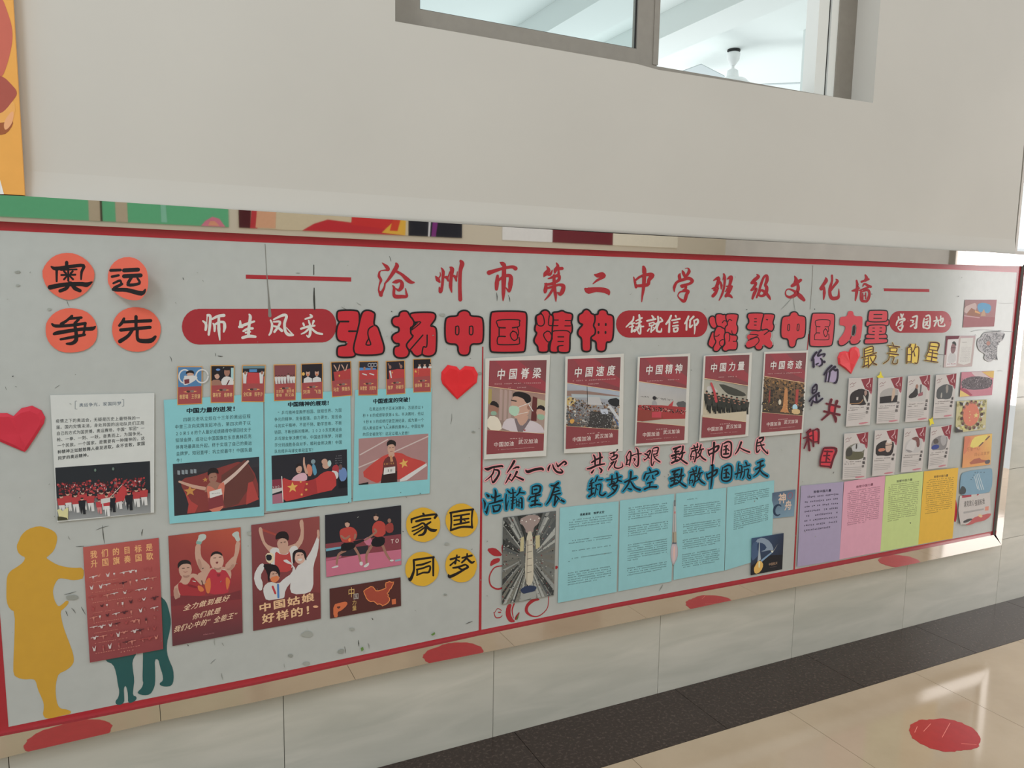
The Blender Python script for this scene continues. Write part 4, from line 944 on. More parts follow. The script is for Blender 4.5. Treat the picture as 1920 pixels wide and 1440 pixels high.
for C, ch, s, sh in ((MA, '浩', "220,770,6 260,810,24;165,880,5 195,950,18 185,1050,5;260,980,6 240,1060,18 225,1140,12;200,1100,10 225,1120,18;385,690,10 400,760,20 385,900,18;320,810,14 350,840,16 480,800,12;270,960,10 380,930,14 520,890,18;340,990,8 370,1100,20;350,1000,10 480,980,14 455,1080,16 360,1105,16", 0),
    (MA, '瀚', "620,700,8 660,740,18;600,780,10 590,900,12 600,1060,16;640,900,6 600,1050,10;720,680,12 730,800,14 710,1040,18;680,760,10 780,740,10;680,840,10 770,830,10;690,900,8 770,880,8;690,960,8 780,940,8;860,670,14 840,750,14 790,800,10;840,740,12 940,750,12;790,860,8 800,1000,10;860,850,10 895,860,14 895,1030,16;790,900,8 830,920,8;840,870,8 840,1010,10;850,930,8 880,940,8;800,970,8 830,980,8", 0),
    (MA, '星', "1090,660,10 1090,770,14;1090,640,10 1180,610,16 1245,640,20 1220,740,16 1110,770,12;1130,690,14 1180,680,14;1060,830,16 1030,880,12;1070,830,12 1235,785,16;1160,780,14 1140,980,18;1080,910,12 1190,890,14;1070,990,18 1160,965,14 1250,975,16", 0),
    (MA, '辰', "1450,610,14 1520,610,20 1585,560,20;1520,620,16 1480,740,18 1430,870,16 1360,970,8;1540,640,14 1600,660,12;1500,740,12 1600,700,14;1480,790,10 1620,760,14;1530,800,14 1510,980,16;1520,960,12 1590,850,10;1540,800,10 1600,860,14 1690,915,18", 0),
    (MM, '筑', "235,780,12 200,830,16;340,720,14 300,820,14;360,790,12 440,780,14;180,870,14 270,840,12;170,920,14 230,880,10;160,990,16 270,960,14;220,860,14 215,1080,16;160,1140,20 260,1070,16;300,900,12 410,880,14 400,1000,14 390,1090,14 450,1120,16 510,1075,16;320,900,10 300,1040,12 280,1120,8;310,960,8 350,1000,10", 0),
    (MM, '梦', "540,790,14 700,770,12;650,700,16 640,860,16 590,900,12;650,810,8 700,830,10;750,650,20 770,800,16 700,880,14;720,760,10 840,720,14;780,800,14 850,820,14;600,900,14 700,850,12 640,940,10;650,930,14 760,900,16 740,980,18 680,1060,18 560,1145,8;650,960,10 700,1010,14", 0),
    (MM, '太', "1050,620,22 1040,750,18 980,900,16 880,1035,8;920,840,16 1020,790,16 1160,740,18;1050,830,14 1130,950,18 1240,1000,22;990,970,12 1050,990,20", 0),
    (MM, '空', "1440,550,12 1465,600,18;1370,640,10 1340,710,18 1325,770,12;1370,660,12 1480,630,14 1600,600,18 1625,650,18 1560,690,10;1440,700,10 1380,790,14;1510,690,12 1520,760,14 1550,760,8;1400,860,14 1500,830,14;1460,850,14 1440,950,14;1340,985,18 1450,940,14 1590,935,20", 0),
    (MC, '致', ZHI, (-20, 392)), (MC, '敬', JING, (-20, 405)), (MC, '中', ZHO, (-25, 410)), (MC, '国', GUO, (5, 405)),
    (MC, '航', "1330,530,8 1320,570,10;1320,590,10 1310,700,10 1290,790,8;1330,580,8 1380,590,12 1370,720,12 1350,790,8;1270,720,14 1400,680,10;1340,630,6 1345,660,8;1450,520,14 1465,560,12;1410,600,8 1510,570,12;1430,640,8 1420,740,10 1390,800,8;1440,650,8 1495,640,12 1480,750,12 1500,790,12 1530,790,10 1530,740,4", 0),
    (MC, '天', "1650,530,12 1740,490,16;1620,640,14 1750,570,14;1700,520,14 1690,640,14 1640,720,12 1580,765,6;1690,650,10 1740,710,14 1815,755,16", 0)):
    halo(ch, 'blue edged black brush character %s (%s), %s of the line above the blue sheets' % (ch, PY[ch], ORD[BI]), C, s, BL, 3.0, gb, shift=sh or (0, 0), ink=c(16, 24, 32), scale=.88); BI += 1
# hand cut characters on the right part
gr = 'hand cut characters of the star slogan'
LV = c(150, 138, 164); NV = c(34, 28, 44)
halo('你', 'dark blue and lilac paper character 你 (ni) left of the folded heart', S1, "370,185,14 320,250,14 295,320,16;320,300,12 320,430,16;445,150,14 405,200,12 395,245,14 460,220,10 510,215,12 490,260,8;440,290,10 465,330,14 460,390,12 420,420,10;365,390,12 400,370,8;500,345,18 502,347,18", LV, .3, gr, ink=NV, fill='300,280 370,190 410,250 470,240 450,300 470,340 430,420 380,400 320,430', d=.003)
halo('们', 'dark blue and lilac paper character 们 (men) below the folded heart', S1, "625,410,14 560,470,14 500,560,12;545,520,10 520,680,10;680,430,18 600,500,14 590,560,12 570,680,10;600,500,10 640,470,8 690,490,16 725,480,12 725,600,12 700,690,14 670,700,12", LV, .3, gr, ink=NV, fill='620,470 720,480 720,640 680,700 570,680 530,660 530,560', d=.003)
halo('是', 'dark blue paper character 是 (shi) at the left of the slanting slogan', S1, "300,790,10 300,870,14;300,790,10 360,730,14 375,770,12 360,850,12 310,880,12;310,825,10 340,815,8;250,1010,12 310,940,12 410,870,14;360,900,12 370,1020,14;410,915,18 412,925,16;280,1080,12 310,1000,10;310,1010,10 380,1030,14 470,965,12", LV, .3, gr, ink=NV, fill='320,960 365,920 372,1015 320,1010', d=.006)
RP = c(186, 54, 66); DM = c(84, 24, 36)
halo('共', 'dark red paper character 共 (gong) with a bright red centre, upper red one', S1, "620,985,16 590,1100,12 580,1220,12;715,1010,18 690,1100,12 670,1220,12;535,1050,10 760,1105,14;500,1180,12 760,1240,14;580,1220,14 460,1325,10;650,1230,10 690,1300,20 695,1360,10", RP, .25, gr, ink=DM, fill='600,1060 690,1090 670,1240 575,1220', d=.003)
halo('和', 'dark red paper character 和 (he) beside the second dividing rule', S2, "265,590,14 200,640,8;225,620,12 235,780,12 250,940,14;150,735,8 290,690,10;225,740,10 160,905,8;240,740,10 290,780,12;310,600,10 318,870,12;230,620,8 310,610,6 400,590,14 400,820,12;320,800,8 400,790,8", RP, .25, gr, ink=DM, fill='235,630 400,600 400,800 320,810 300,760 250,740', d=.006)
halo('国', 'dark red paper character 国 (guo) on a red slip above the purple sheet', S2, "510,900,12 700,915,16 650,1080,12 605,1230,14;490,910,10 440,1070,8 430,1200,8;440,1200,10 610,1215,10;505,955,10 635,960,10;490,1030,9 590,1025,9;450,1140,9 600,1140,9;555,950,10 530,1130,10;560,1070,8 590,1100,8", RP, .25, gr, ink=DM, fill='480,890 705,900 615,1235 415,1215 430,1050', d=.006)
NN = (1600, 630, 10.667); YC = c(212, 178, 86); BRN = c(70, 40, 40)
gy = 'yellow paper characters of the star slogan'
for ch, lab, s, f in (('最', 'yellow paper character 最 just right of the folded heart, first of four', "215,260,8 385,205,9 395,330,8;220,265,8 220,400,8;225,310,7 380,260,7;225,355,7 385,315,7;170,435,8 460,335,10;235,420,7 215,600,7;300,410,7 305,630,9;240,460,6 300,450,6;235,520,6 300,505,6;190,620,12 300,570,8;320,400,7 450,385,9 410,500,8 300,620,8;340,430,7 390,530,8 460,570,14", '210,270 380,200 400,340 450,375 430,430 400,530 330,610 210,610 220,420'),
    ('亮', 'yellow paper character 亮, second of the four yellow ones', "785,135,7 805,190,8;685,185,8 925,220,10;735,245,7 735,320,7;735,240,7 870,245,8 855,325,8;735,315,7 855,320,7;680,345,8 900,375,12;720,410,7 700,480,8 605,550,7;725,415,7 815,420,8 785,540,8 870,550,9 890,470,5", '700,200 900,210 865,330 900,380 840,420 720,420 730,330 735,240'),
    ('的', 'yellow paper character 的, third of the four yellow ones', "1150,165,9 1120,220,9;1080,235,8 1070,545,9;1080,240,8 1165,240,8 1155,530,9;1080,370,7 1150,370,7;1070,515,7 1150,515,7;1245,160,7 1225,260,8 1165,350,7;1230,235,7 1310,235,8 1290,520,8 1230,540,9;1210,310,7 1230,400,9", '1080,240 1150,150 1250,160 1310,240 1290,520 1230,550 1150,530 1060,540'),
    ('星', 'yellow paper character 星, last of the four yellow ones, beside the leaflet', "1540,125,8 1710,150,12 1680,300,8;1540,125,8 1510,290,8;1530,200,7 1695,220,7;1515,270,7 1680,295,7;1500,320,7 1690,360,9;1510,300,7 1450,410,7;1590,290,8 1560,510,8;1480,400,7 1670,440,12;1430,485,8 1690,525,9", '1530,130 1710,150 1680,300 1690,370 1660,420 1680,525 1440,490 1500,350')):
    halo(ch, lab, NN, s, YC, .5, gy, ink=BRN, fill=f, d=.004)
for lab, cx, cy, r_, rot in (('small yellow paper star above the upper row of white cards', 1651, 707, 9, .1), ('small yellow paper star between the two rows of cards at the right', 1746.5, 790, 8, .5)):
    q = [(cx + (r_ if k % 2 == 0 else r_ * .5) * math.cos(rot + k * math.pi / 4 - math.pi / 2) * .75, cy + (r_ * 1.3 if k % 2 == 0 else r_ * .6) * math.sin(rot + k * math.pi / 4 - math.pi / 2)) for k in range(8)]
    tag(body('paper_star', q, c(214, 190, 52), .005), lab, 'paper star', 'small yellow paper stars')
# ------------------------------------------------------------------ sheets, posters and photographs
def planar(q, l0, l1, l2, l3):
    """plane through the first, second and last corner of the sheet at their own lifts"""
    A, B, D_ = (W(q[i][0], q[i][1], YB) for i in (0, 1, 3))
    M = Matrix(((B.x - A.x, B.z - A.z), (D_.x - A.x, D_.z - A.z))).inverted()
    g = M @ Vector((l1 - l0, l3 - l0))
    return (l0 - g.x * A.x - g.y * (A.z - EYE), g.x, g.y)
class Sheet:
    def __init__(s, name, label, cat, group, q, col, d=0.0014, lifts=(0, .001, .001, 0), outline=None, smooth=0):
        s.q = q; s.lift = planar(q, *lifts)
        s.o = body(name, chaikin(outline, smooth) if outline else q, col, d, s.lift, 0.0004)
        tag(s.o, label, cat, group)
        s.p = Print(d + .00004, s.lift, .00002)
    def uv(s, u, v): return bil(s.q, u, v)
    def area(s, u0, v0, u1, v1): return [s.uv(u0, v0), s.uv(u1, v0), s.uv(u1, v1), s.uv(u0, v1)]
    def U(s, txt):
        return [s.uv(*[float(k) for k in t.split(',')]) for t in txt.split()]
    def pu(s, col, txt, sm=0): s.p.poly(col, s.U(txt), sm)
    def grad(s, c0, c1, u0, v0, u1, v1): s.p.quad([c0, c0, c1, c1], s.area(u0, v0, u1, v1))
    def eu(s, col, u, v, ru, rv, n=12):
        s.p.up(); P_ = [s.uv(u + ru * math.cos(2 * math.pi * k / n), v + rv * math.sin(2 * math.pi * k / n)) for k in range(n)]
        s.p.face(P_, [(0, i, i + 1) for i in range(1, n - 1)], col)
    def tu(s, col, txt, u0, v0, u1, v1, **k): s.p.text(col, txt, s.uv(u0, v0), s.uv(u1, v0), s.uv(u0, v1), **k)
    def dash(s, col, u0, v, u1, h, n, rng, **k):
        a, b = s.uv(u0, v), s.uv(u1, v); s.p.dashes(col, a, b, h, n, rng, **k)
    def su(s, col, txt, w=1.0):
        out = []
        for t in txt.split():
            v = [float(k) for k in t.split(',')]
            if len(v) > 2: w = v[2]
            out.append(s.uv(v[0], v[1]) + (w,))
        s.p.stroke(col, out)
    def crowd(s, cols, u0, v0, u1, v1, n, rng, r0, r1, asp=1.0): s.p.specks(cols, s.area(u0, v0, u1, v1), n, rng, r0, r1, asp)
    def end(s, name='print'):
        # print colours mixed a little towards grey
        s.p.c = [tuple(q[i] * .87 + (.3 * q[0] + .59 * q[1] + .11 * q[2] + .012) * .13 for i in range(3)) + (1.0,) for q in s.p.c]
        s.p.build(name, s.o)
    def person(s, u, v, h, shirt, trousers, skin, hair, arms=None, w=None):
        """small printed figure: v top of head, h height (v units)"""
        w = w or h * .28
        s.pu(trousers, '%f,%f %f,%f %f,%f %f,%f %f,%f %f,%f' % (u - w * .32, v + h * .5, u + w * .32, v + h * .5, u + w * .38, v + h, u + w * .08, v + h, u, v + h * .65, u - w * .15, v + h))
        s.pu(shirt, '%f,%f %f,%f %f,%f %f,%f' % (u - w * .45, v + h * .18, u + w * .45, v + h * .18, u + w * .36, v + h * .55, u - w * .36, v + h * .55))
        s.eu(skin, u, v + h * .1, w * .2, h * .085, 8); s.eu(hair, u, v + h * .05, w * .2, h * .05, 8)
def subq(S, pq):
    """use another quad (pixels) as the u,v frame of a sheet"""
    S.q = pq; return S
WH = c(182, 184, 182); WH2 = c(184, 182, 177); SKIN = c(176, 136, 118); SKD = c(140, 98, 82); HAIR = c(34, 28, 30)
FLAG = c(160, 44, 44); YS = c(200, 152, 62); INK = c(58, 62, 64)
def star5(S, u, v, ru, rv, col, rot=0.0):
    S.p.poly(col, [S.uv(u + ru * (1 if k % 2 == 0 else .42) * math.sin(rot + k * math.pi / 5), v - rv * (1 if k % 2 == 0 else .42) * math.cos(rot + k * math.pi / 5)) for k in range(10)])
rng = random.Random(11)
# white olympic sheet
q = P2('94,741 289.5,737 289,961 107,979')
S = Sheet('text_sheet', 'white sheet of black text above a photograph of a parade in red', 'sheet', None, q, WH, lifts=(.001, .002, .006, .003))
p = S.p
p.text(c(70, 84, 100), '奥运争光，家国同梦', (148, 756), (228, 752.5), (148, 763.5), bold=.01)
for s_ in ('144,752,.5 141,752,.5 141,767,.5 144.5,767,.5', '229,749,.5 232,749,.5 232,761.5,.5 229,762,.5'): p.stroke(c(90, 100, 110), stroke_pts(s_), n=1)
for i, (t, n_) in enumerate((('疫情之下的奥运会，无疑是历史上最特殊的一', 20), ('届。国内灾情未消，身处异国的运动队员们正用', 21), ('自己的方式为国拼搏。奥运赛场，中国“军团”一', 21),
                             ('枪、一拳、一刻、一跃，奋勇而上，为国争光。', 21), ('一个民族，一个国家，是需要有一种精神的，这', 21), ('种精神正如鼓鼓舞人奋发进取，永不言败，家国', 21), ('同梦的奥运精神。', 8))):
    x0 = 104.3 + i * .65; x1 = 270.5 + i * .3; y0 = 786 + i * 11.6; y1 = 779.5 + i * 9.6
    xe = x0 + (x1 - x0) * n_ / 21.0; ye = y0 + (y1 - y0) * n_ / 21.0
    p.text(INK, t, (x0, y0), (xe, ye), (x0, y0 + 7.6), bold=.012 + .008 * (i > 4), sx=len(t))
CK = (0, 700, 4.0)
pp = pts('414,708 1125,658 1130,1045 432,1105', CK)
subq(S, pp)
p.poly(c(34, 38, 44), pp); S.grad(c(86, 88, 90), c(128, 130, 132), 0, .62, 1, 1)
S.crowd([c(150, 40, 46), c(132, 34, 42), c(168, 58, 60), c(110, 30, 38), c(60, 30, 34)], .02, .3, .95, .66, 420, rng, 1.2, 3.2)
S.crowd([c(176, 170, 172), c(190, 140, 130), c(30, 28, 32)], .04, .35, .95, .8, 160, rng, .5, 1.4, 1.6)
for u in (.05, .12, .2, .28, .36, .48, .55, .66, .75, .85, .93):
    S.person(u, .5 + .02 * math.sin(u * 40), .36, c(164, 46, 50), c(186, 184, 184), SKIN, HAIR)
for u, v, h in ((.27, .6, .32), (.59, .6, .33), (.77, .56, .36)): S.person(u, v, h, c(30, 32, 40), c(28, 30, 36), SKIN, HAIR)
S.person(.45, .66, .28, c(170, 46, 56), c(184, 110, 110), SKIN, HAIR)
S.person(.53, .56, .44, c(170, 44, 52), c(190, 190, 190), SKIN, HAIR, w=.09)
S.pu(c(178, 178, 176), '.47,.66 .57,.64 .57,.73 .47,.75')
S.su(c(190, 180, 170), '.56,.66,.5 .7,.42,.5'); S.pu(c(172, 44, 48), '.7,.42 .75,.5 .72,.72 .62,.75 .64,.6')
for a in ((.61, .1), (.42, .1)): S.eu(c(90, 110, 100), a[0], a[1], .012, .03)
S.pu(c(190, 184, 130), '.0,.8 .03,.78 .06,.83 .1,.77 .12,.78 .11,1 .02,.98 .01,.86'); S.pu(c(60, 60, 40), '0,.92 .04,.93 .1,.96 .11,1 0,1')
S.end('printed_text_and_photo')
# three teal sheets with a photograph each
TE = c(120, 174, 181); TK = c(38, 66, 72)
def teal(label, q, title, t0, t1, th, lines, photo, paint):
    S = Sheet('text_sheet', label, 'sheet', 'teal sheets about three athletes', q, TE, lifts=(.001, .0015, .003, .002))
    S.p.text(c(16, 30, 40), title, t0, t1, (t0[0], t0[1] + th), bold=.05, fill=1.0)
    for t, a, b, h in lines: S.p.text(TK, t, a, b, (a[0], a[1] + h), bold=.004)
    subq(S, photo); paint(S); S.end('printed_text_and_photo')
def athlete_flag(S):
    S.p.poly(c(44, 42, 48), S.q)
    S.grad(c(40, 46, 54), c(50, 48, 54), 0, 0, 1, .2)
    for u in (.05, .1, .14, .2, .24): S.pu(c(120, 128, 136), '%f,.13 %f,.14 %f,.22 %f,.21' % (u, u + .03, u + .03, u))
    S.pu(c(120, 48, 46), '.08,.3 .3,.26 .5,.16 .84,.03 .98,.42 .99,.9 .45,.97 .3,.98 .15,.98 .2,.75 .1,.5', 1)
    S.pu(c(92, 50, 46), '.56,.3 .84,.03 .95,.4 .9,.55 .75,.9 .6,.96 .55,.7'); S.pu(c(158, 54, 50), '.87,.5 .92,.48 .99,.85 .84,.93 .85,.7')
    S.pu(c(158, 52, 48), '.12,.5 .2,.75 .28,.85 .24,.98 .15,.98 .17,.8')
    star5(S, .19, .55, .075, .11, c(176, 120, 50)); star5(S, .37, .36, .035, .05, c(170, 116, 50))
    S.p.stroke(SKIN, [S.uv(.07, .35) + (2.0,), S.uv(.22, .46) + (3.0,), S.uv(.36, .53) + (3.4,)]); S.p.stroke(c(186, 160, 150), [S.uv(.87, .07) + (2.0,), S.uv(.72, .3) + (3.0,), S.uv(.58, .47) + (3.6,)])
    S.pu(SKD, '.42,.42 .5,.42 .6,.5 .58,.6 .36,.6 .38,.5'); S.pu(c(186, 100, 80), '.38,.48 .44,.5 .5,.6 .54,.45 .6,.44 .58,.75 .57,1 .4,1 .4,.75', 1)
    S.pu(c(120, 46, 52), '.4,.72 .57,.68 .58,.9 .4,.95')
    S.pu(c(190, 188, 186), '.415,.6 .555,.56 .565,.68 .42,.73'); S.dash(c(60, 50, 50), .44, .64, .54, 1.6, 5, rng)
    S.eu(SKD, .46, .33, .05, .11, 14); S.pu(HAIR, '.4,.3 .4,.18 .45,.13 .52,.17 .53,.28 .5,.24 .43,.24', 1)
    S.su(c(60, 40, 40), '.435,.33,.4 .455,.33,.4'); S.su(c(60, 40, 40), '.475,.32,.4 .495,.32,.4'); S.su(c(150, 90, 80), '.45,.39,.5 .48,.385,.5')
def girls_flag(S):
    S.p.poly(c(36, 36, 44), S.q)
    S.pu(c(120, 40, 60), '0,.5 .14,.5 .14,.72 0,.72'); S.pu(c(176, 172, 172), '0,.69 .14,.68 .14,.74 0,.79'); S.pu(c(150, 90, 110), '0,.82 .14,.79 .14,1 0,1')
    S.tu(c(176, 172, 172), 'XOO', .0, .62, .1, .69)
    S.pu(c(184, 108, 84), '.46,.26 .5,.24 .54,.33 .53,.5 .47,.5', 1); S.pu(c(70, 130, 160), '.53,.26 .57,.25 .6,.42 .58,.5 .55,.48', 1); S.eu(c(110, 130, 140), .55, .2, .03, .05)
    S.p.stroke(SKIN, [S.uv(.43, .1) + (1.2,), S.uv(.43, .24) + (2.0,), S.uv(.46, .42) + (2.6,)])
    S.pu(c(190, 150, 164), '.25,.56 .3,.46 .42,.4 .47,.48 .46,.6 .26,.6', 1); S.eu(SKIN, .36, .33, .04, .09, 14); S.pu(HAIR, '.32,.3 .33,.22 .38,.2 .4,.28 .36,.26 .33,.3', 1)
    S.su(c(150, 60, 60), '.345,.38,.5 .375,.375,.5')
    S.pu(c(150, 40, 50), '.8,.33 .88,.3 .9,.5 .8,.5', 1); S.eu(SKIN, .72, .3, .05, .08); S.eu(SKIN, .7, .22, .04, .06)
    S.eu(c(150, 180, 180), .765, .27, .025, .07); S.pu(c(184, 182, 184), '.78,.42 .88,.46 .88,.6 .84,.62 .8,.55', 1)
    S.pu(c(24, 26, 34), '.88,.6 1,.56 1,.82 .88,.83'); S.pu(c(90, 120, 170), '.88,.44 .92,.38 .98,.4 1,.55 .97,.68 .9,.68', 1); S.eu(c(90, 70, 70), .91, .37, .025, .06)
    S.pu(c(172, 44, 44), '.13,.46 .25,.56 .45,.6 .58,.57 .66,.46 .76,.42 .85,.5 .85,.84 .6,.88 .3,.96 .14,.98 .14,.7', 1)
    S.pu(c(150, 38, 42), '.45,.6 .58,.57 .6,.88 .4,.92 .42,.75'); S.su(c(190, 186, 184), '.13,.45,.8 .14,.98,.8')
    star5(S, .27, .7, .075, .12, YS); star5(S, .38, .6, .02, .03, YS); star5(S, .46, .66, .02, .03, YS); star5(S, .45, .78, .022, .035, YS); star5(S, .39, .87, .022, .035, YS)
    for k in range(4): S.dash(c(150, 150, 160), .84, .12 + .05 * k, .93, 1.2, 6, rng)
def runner(S):
    S.p.poly(c(150, 112, 112), S.q)
    for a, b in (('.02,.35', '.42,.06'), ('.0,.62', '.4,.42'), ('.5,.35', '1,.06')):
        S.su(c(178, 160, 158), a + ',1.1 ' + b + ',1.1')
    S.pu(c(176, 52, 46), '.02,.78 .2,.55 .4,.37 .6,.36 .72,.48 .95,.6 .98,.66 .8,.82 .6,.95 .56,.95 .38,.85 .3,.98 .24,.98', 1)
    S.pu(c(186, 184, 184), '.6,.95 .98,.64 .99,.7 .7,.98 .6,1'); S.pu(c(92, 44, 44), '.36,.5 .44,.42 .52,.42 .56,.6 .56,1 .33,1 .35,.7', 1)
    S.pu(c(44, 28, 30), '.34,.8 .56,.76 .56,1 .32,1'); S.pu(c(188, 186, 184), '.37,.67 .53,.66 .53,.8 .36,.82'); S.tu(c(40, 40, 44), 'SU', .41, .7, .49, .77, bold=.03)
    S.tu(c(200, 140, 60), 'CHINA', .36, .56, .52, .62); S.pu(SKIN, '.43,.34 .51,.34 .52,.42 .47,.48 .43,.42'); S.pu(c(172, 120, 80), '.45,.42 .48,.42 .5,.55 .46,.55')
    S.eu(SKIN, .47, .27, .055, .12, 16); S.pu(HAIR, '.405,.22 .405,.12 .45,.07 .52,.1 .54,.16 .53,.24 .5,.17 .43,.18', 1)
    S.su(c(50, 34, 34), '.44,.25,.4 .46,.25,.4'); S.su(c(50, 34, 34), '.485,.25,.4 .505,.245,.4'); S.su(c(140, 90, 84), '.455,.33,.5 .49,.325,.5')
    star5(S, .655, .61, .07, .11, YS, -.2); S.pu(c(30, 28, 30), '0,.98 .14,.95 .14,1 0,1')
def TLn(rows, x0, x1, y0, dy, slope, h, xs=0.0):
    out = []
    for i, r in enumerate(rows):
        n_ = max(len(r), 1); full = max(len(t) for t in rows[:-1])
        w = (x1 - x0) * (1 if n_ > full * .8 else n_ / full)
        a = (x0 + xs * i, y0 + dy * i); b = (a[0] + w, a[1] - slope * w); out.append((r, a, b, h))
    return out
teal('teal sheet above a photo of an athlete spreading a flag wide, leftmost of three', P2('307,750 493.5,738 495,967 318,982'),
     '中国力量的迸发！', (349, 765.5), (448, 761), 10,
     TLn(['　　四朝元老巩立姣在十三年的奥运征程', '中曾三次向奖牌发起冲击，第四次终于以', '20米58的个人最好成绩摘得夺得田径女子', '铅球金牌，成功让中国国旗在东京奥林匹克', '体育场最高处升起，终于实现了自己的奥运', '金牌梦。知冠直呼：巩立姣最牛！中国队最', '牛！'], 327, 470, 784, 12.6, .055, 8.2, .6),
     P2('324,870 486,856.5 487,950 327,967.5'), athlete_flag)
teal('teal sheet above a photo of two players behind a flag, middle of three', P2('495.5,738 657,733 659,942 499,959'),
     '中国精神的展现！', (539, 754), (623, 750.5), 9.5,
     TLn(['　“乒乓精神是胸怀祖国、放眼世界、为国', '争光的精神，发奋图强、自力更生、艰苦奋', '斗的实干精神，不屈不挠、勤学苦练、不断', '钻研、不断创新的精神。2020东京奥运会', '乒乓球女单决赛打响，中国选手陈梦、孙颖', '莎分别战胜各自对手，顺利会师决赛！中国', '队包揽乒乓球女单冠亚军！'], 514, 641, 771, 12.0, .045, 7.6, .1),
     P2('509,854.5 650.5,842.5 652,929 511,945'), girls_flag)
teal('teal sheet above a photo of a runner wrapped in a flag, rightmost of three', P2('666,731 809.5,727 805.5,925 662,940'),
     '中国速度的突破！', (699, 748), (775, 744), 9.5,
     TLn(['　　在奥运会男子百米决赛中，苏炳添以9', '秒98的成绩斩获第6名。半决赛时，他以', '9秒83的成绩打破亚洲纪录，成为第一个', '闯入奥运百米飞人决赛的黄种人，中国壮举', '的历史被改写！这足以载入史册！'], 680, 795, 764, 11.8, .035, 7.2, 0),
     P2('672.5,822.5 803,813 801.5,899 672.5,909.5'), runner)
# nine small red photo cards
def card(q, label, names, paint):
    S = Sheet('photo_card', label, 'photo card', 'small red photo cards in a row above the teal sheets', q, c(188, 136, 70), d=.0024, lifts=(.001, .001, .002, .001))
    x0, y0 = q[0]; 
    S.q = [bil(q, .03, .02), bil(q, .97, .02), bil(q, .97, .98), bil(q, .03, .98)]
    S.p.poly(c(150, 62, 62), S.q); paint(S)
    S.grad(c(140, 56, 60), c(146, 60, 62), 0, .5, 1, .6) if False else None
    S.pu(c(146, 60, 62), '0,.54 1,.52 1,1 0,1')
    S.pu(c(210, 140, 70), '.22,.67 .42,.645 .42,.7'); S.pu(c(210, 140, 70), '.82,.665 .62,.64 .62,.695')
    S.eu(c(70, 50, 46), .43, .665, .08, .03); S.eu(c(120, 96, 90), .6, .66, .09, .035)
    g = c(198, 156, 100)
    if len(names) == 1: S.tu(g, names[0], .05, .74, .95, .87, bold=.02)
    else: S.tu(g, names[0], .06, .7, .95, .8, bold=.01); S.tu(g, names[1], .06, .81, .95, .91, bold=.01)
    S.end('printed_photo')
WT = c(184, 182, 182)
def pa1(S):
    S.pu(c(64, 112, 156), '0,0 1,0 1,.56 0,.56')
    for cx_, ru in ((.28, .24), (1.02, .26)):
        S.p.stroke(WT, [S.uv(cx_ + ru * math.cos(a * .4), .25 + .18 * math.sin(a * .4)) + (1.3,) for a in range(16)])
    S.eu(SKIN, .52, .19, .15, .1); S.pu(HAIR, '.32,.2 .34,.12 .5,.08 .66,.1 .7,.2 .6,.16 .45,.15', 1)
    S.pu(WT, '.22,.32 .3,.24 .75,.22 .85,.3 .6,.42 .3,.5 .22,.46', 1); S.pu(c(110, 44, 54), '.26,.34 .48,.32 .48,.44 .28,.46'); S.su(WT, '.3,.26,2 .7,.3,2.4')
def pa2(S):
    S.pu(c(28, 26, 34), '0,0 1,0 1,.56 0,.56'); S.pu(c(140, 176, 180), '.88,.05 1,.05 1,.4 .88,.36'); S.eu(c(90, 130, 190), .3, .1, .1, .03)
    S.pu(SKD, '0,.42 .1,.38 .35,.38 .48,.46 .48,.56 0,.56'); S.eu(SKIN, .26, .26, .12, .1); S.pu(HAIR, '.12,.26 .16,.16 .3,.13 .4,.2 .38,.3 .3,.2', 1)
    S.pu(WT, '.42,.4 .6,.28 .85,.3 1,.38 1,.56 .5,.56', 1); S.eu(SKD, .7, .17, .13, .12); S.pu(HAIR, '.58,.12 .6,.05 .78,.04 .84,.12', 1); S.su(c(80, 20, 30), '.8,.4,1 .7,.52,1')
def pa3(S):
    S.pu(c(30, 32, 40), '0,0 1,0 1,.3 0,.3'); S.pu(c(90, 120, 130), '0,0 1,0 1,.08 0,.08'); S.pu(c(64, 120, 170), '.3,.1 .65,.1 .65,.18 .3,.18')
    S.pu(c(172, 48, 54), '.22,.19 .8,.2 .84,.5 .2,.5')
    for u in (.12, .88): S.pu(WT, '%f,.2 %f,.17 %f,.3 %f,.5 %f,.5' % (u - .12, u + .1, u + .06, u + .05, u - .08)); S.eu(SKD, u, .2, .06, .05)
def pa4(S):
    S.pu(c(116, 60, 66), '0,0 1,0 1,.54 0,.54')
    for k, u in enumerate((.08, .22, .36, .5, .66, .8, .93)): S.person(u, .28 - .04 * (k == 4), .3, WT, WT, SKD, HAIR, w=.16)
def pa5(S):
    S.pu(c(34, 30, 38), '0,0 1,0 1,.56 0,.56')
    for u in (.3, .74): S.pu(WT, '%f,.56 %f,.42 %f,.36 %f,.42 %f,.56' % (u - .22, u - .2, u, u + .2, u + .22)); S.eu(SKIN, u, .26, .1, .1); S.eu(HAIR, u, .18, .1, .05); S.eu(c(180, 90, 40), u, .31, .05, .03)
    S.eu(YS, .08, .28, .07, .05)
def pa6(S):
    S.pu(c(38, 34, 42), '0,0 1,0 1,.56 0,.56'); S.pu(c(160, 46, 48), '.1,.28 .5,.26 1,.2 1,.56 .15,.56')
    for u in (.3, .7): S.su(SKIN, '%f,.08,.9 %f,.25,1.2' % (u - .16, u)); S.eu(HAIR, u + .03, .2, .07, .05); S.su(SKIN, '%f,.08,.8 %f,.24,1' % (u + .14, u + .05))
    star5(S, .4, .4, .06, .05, YS)
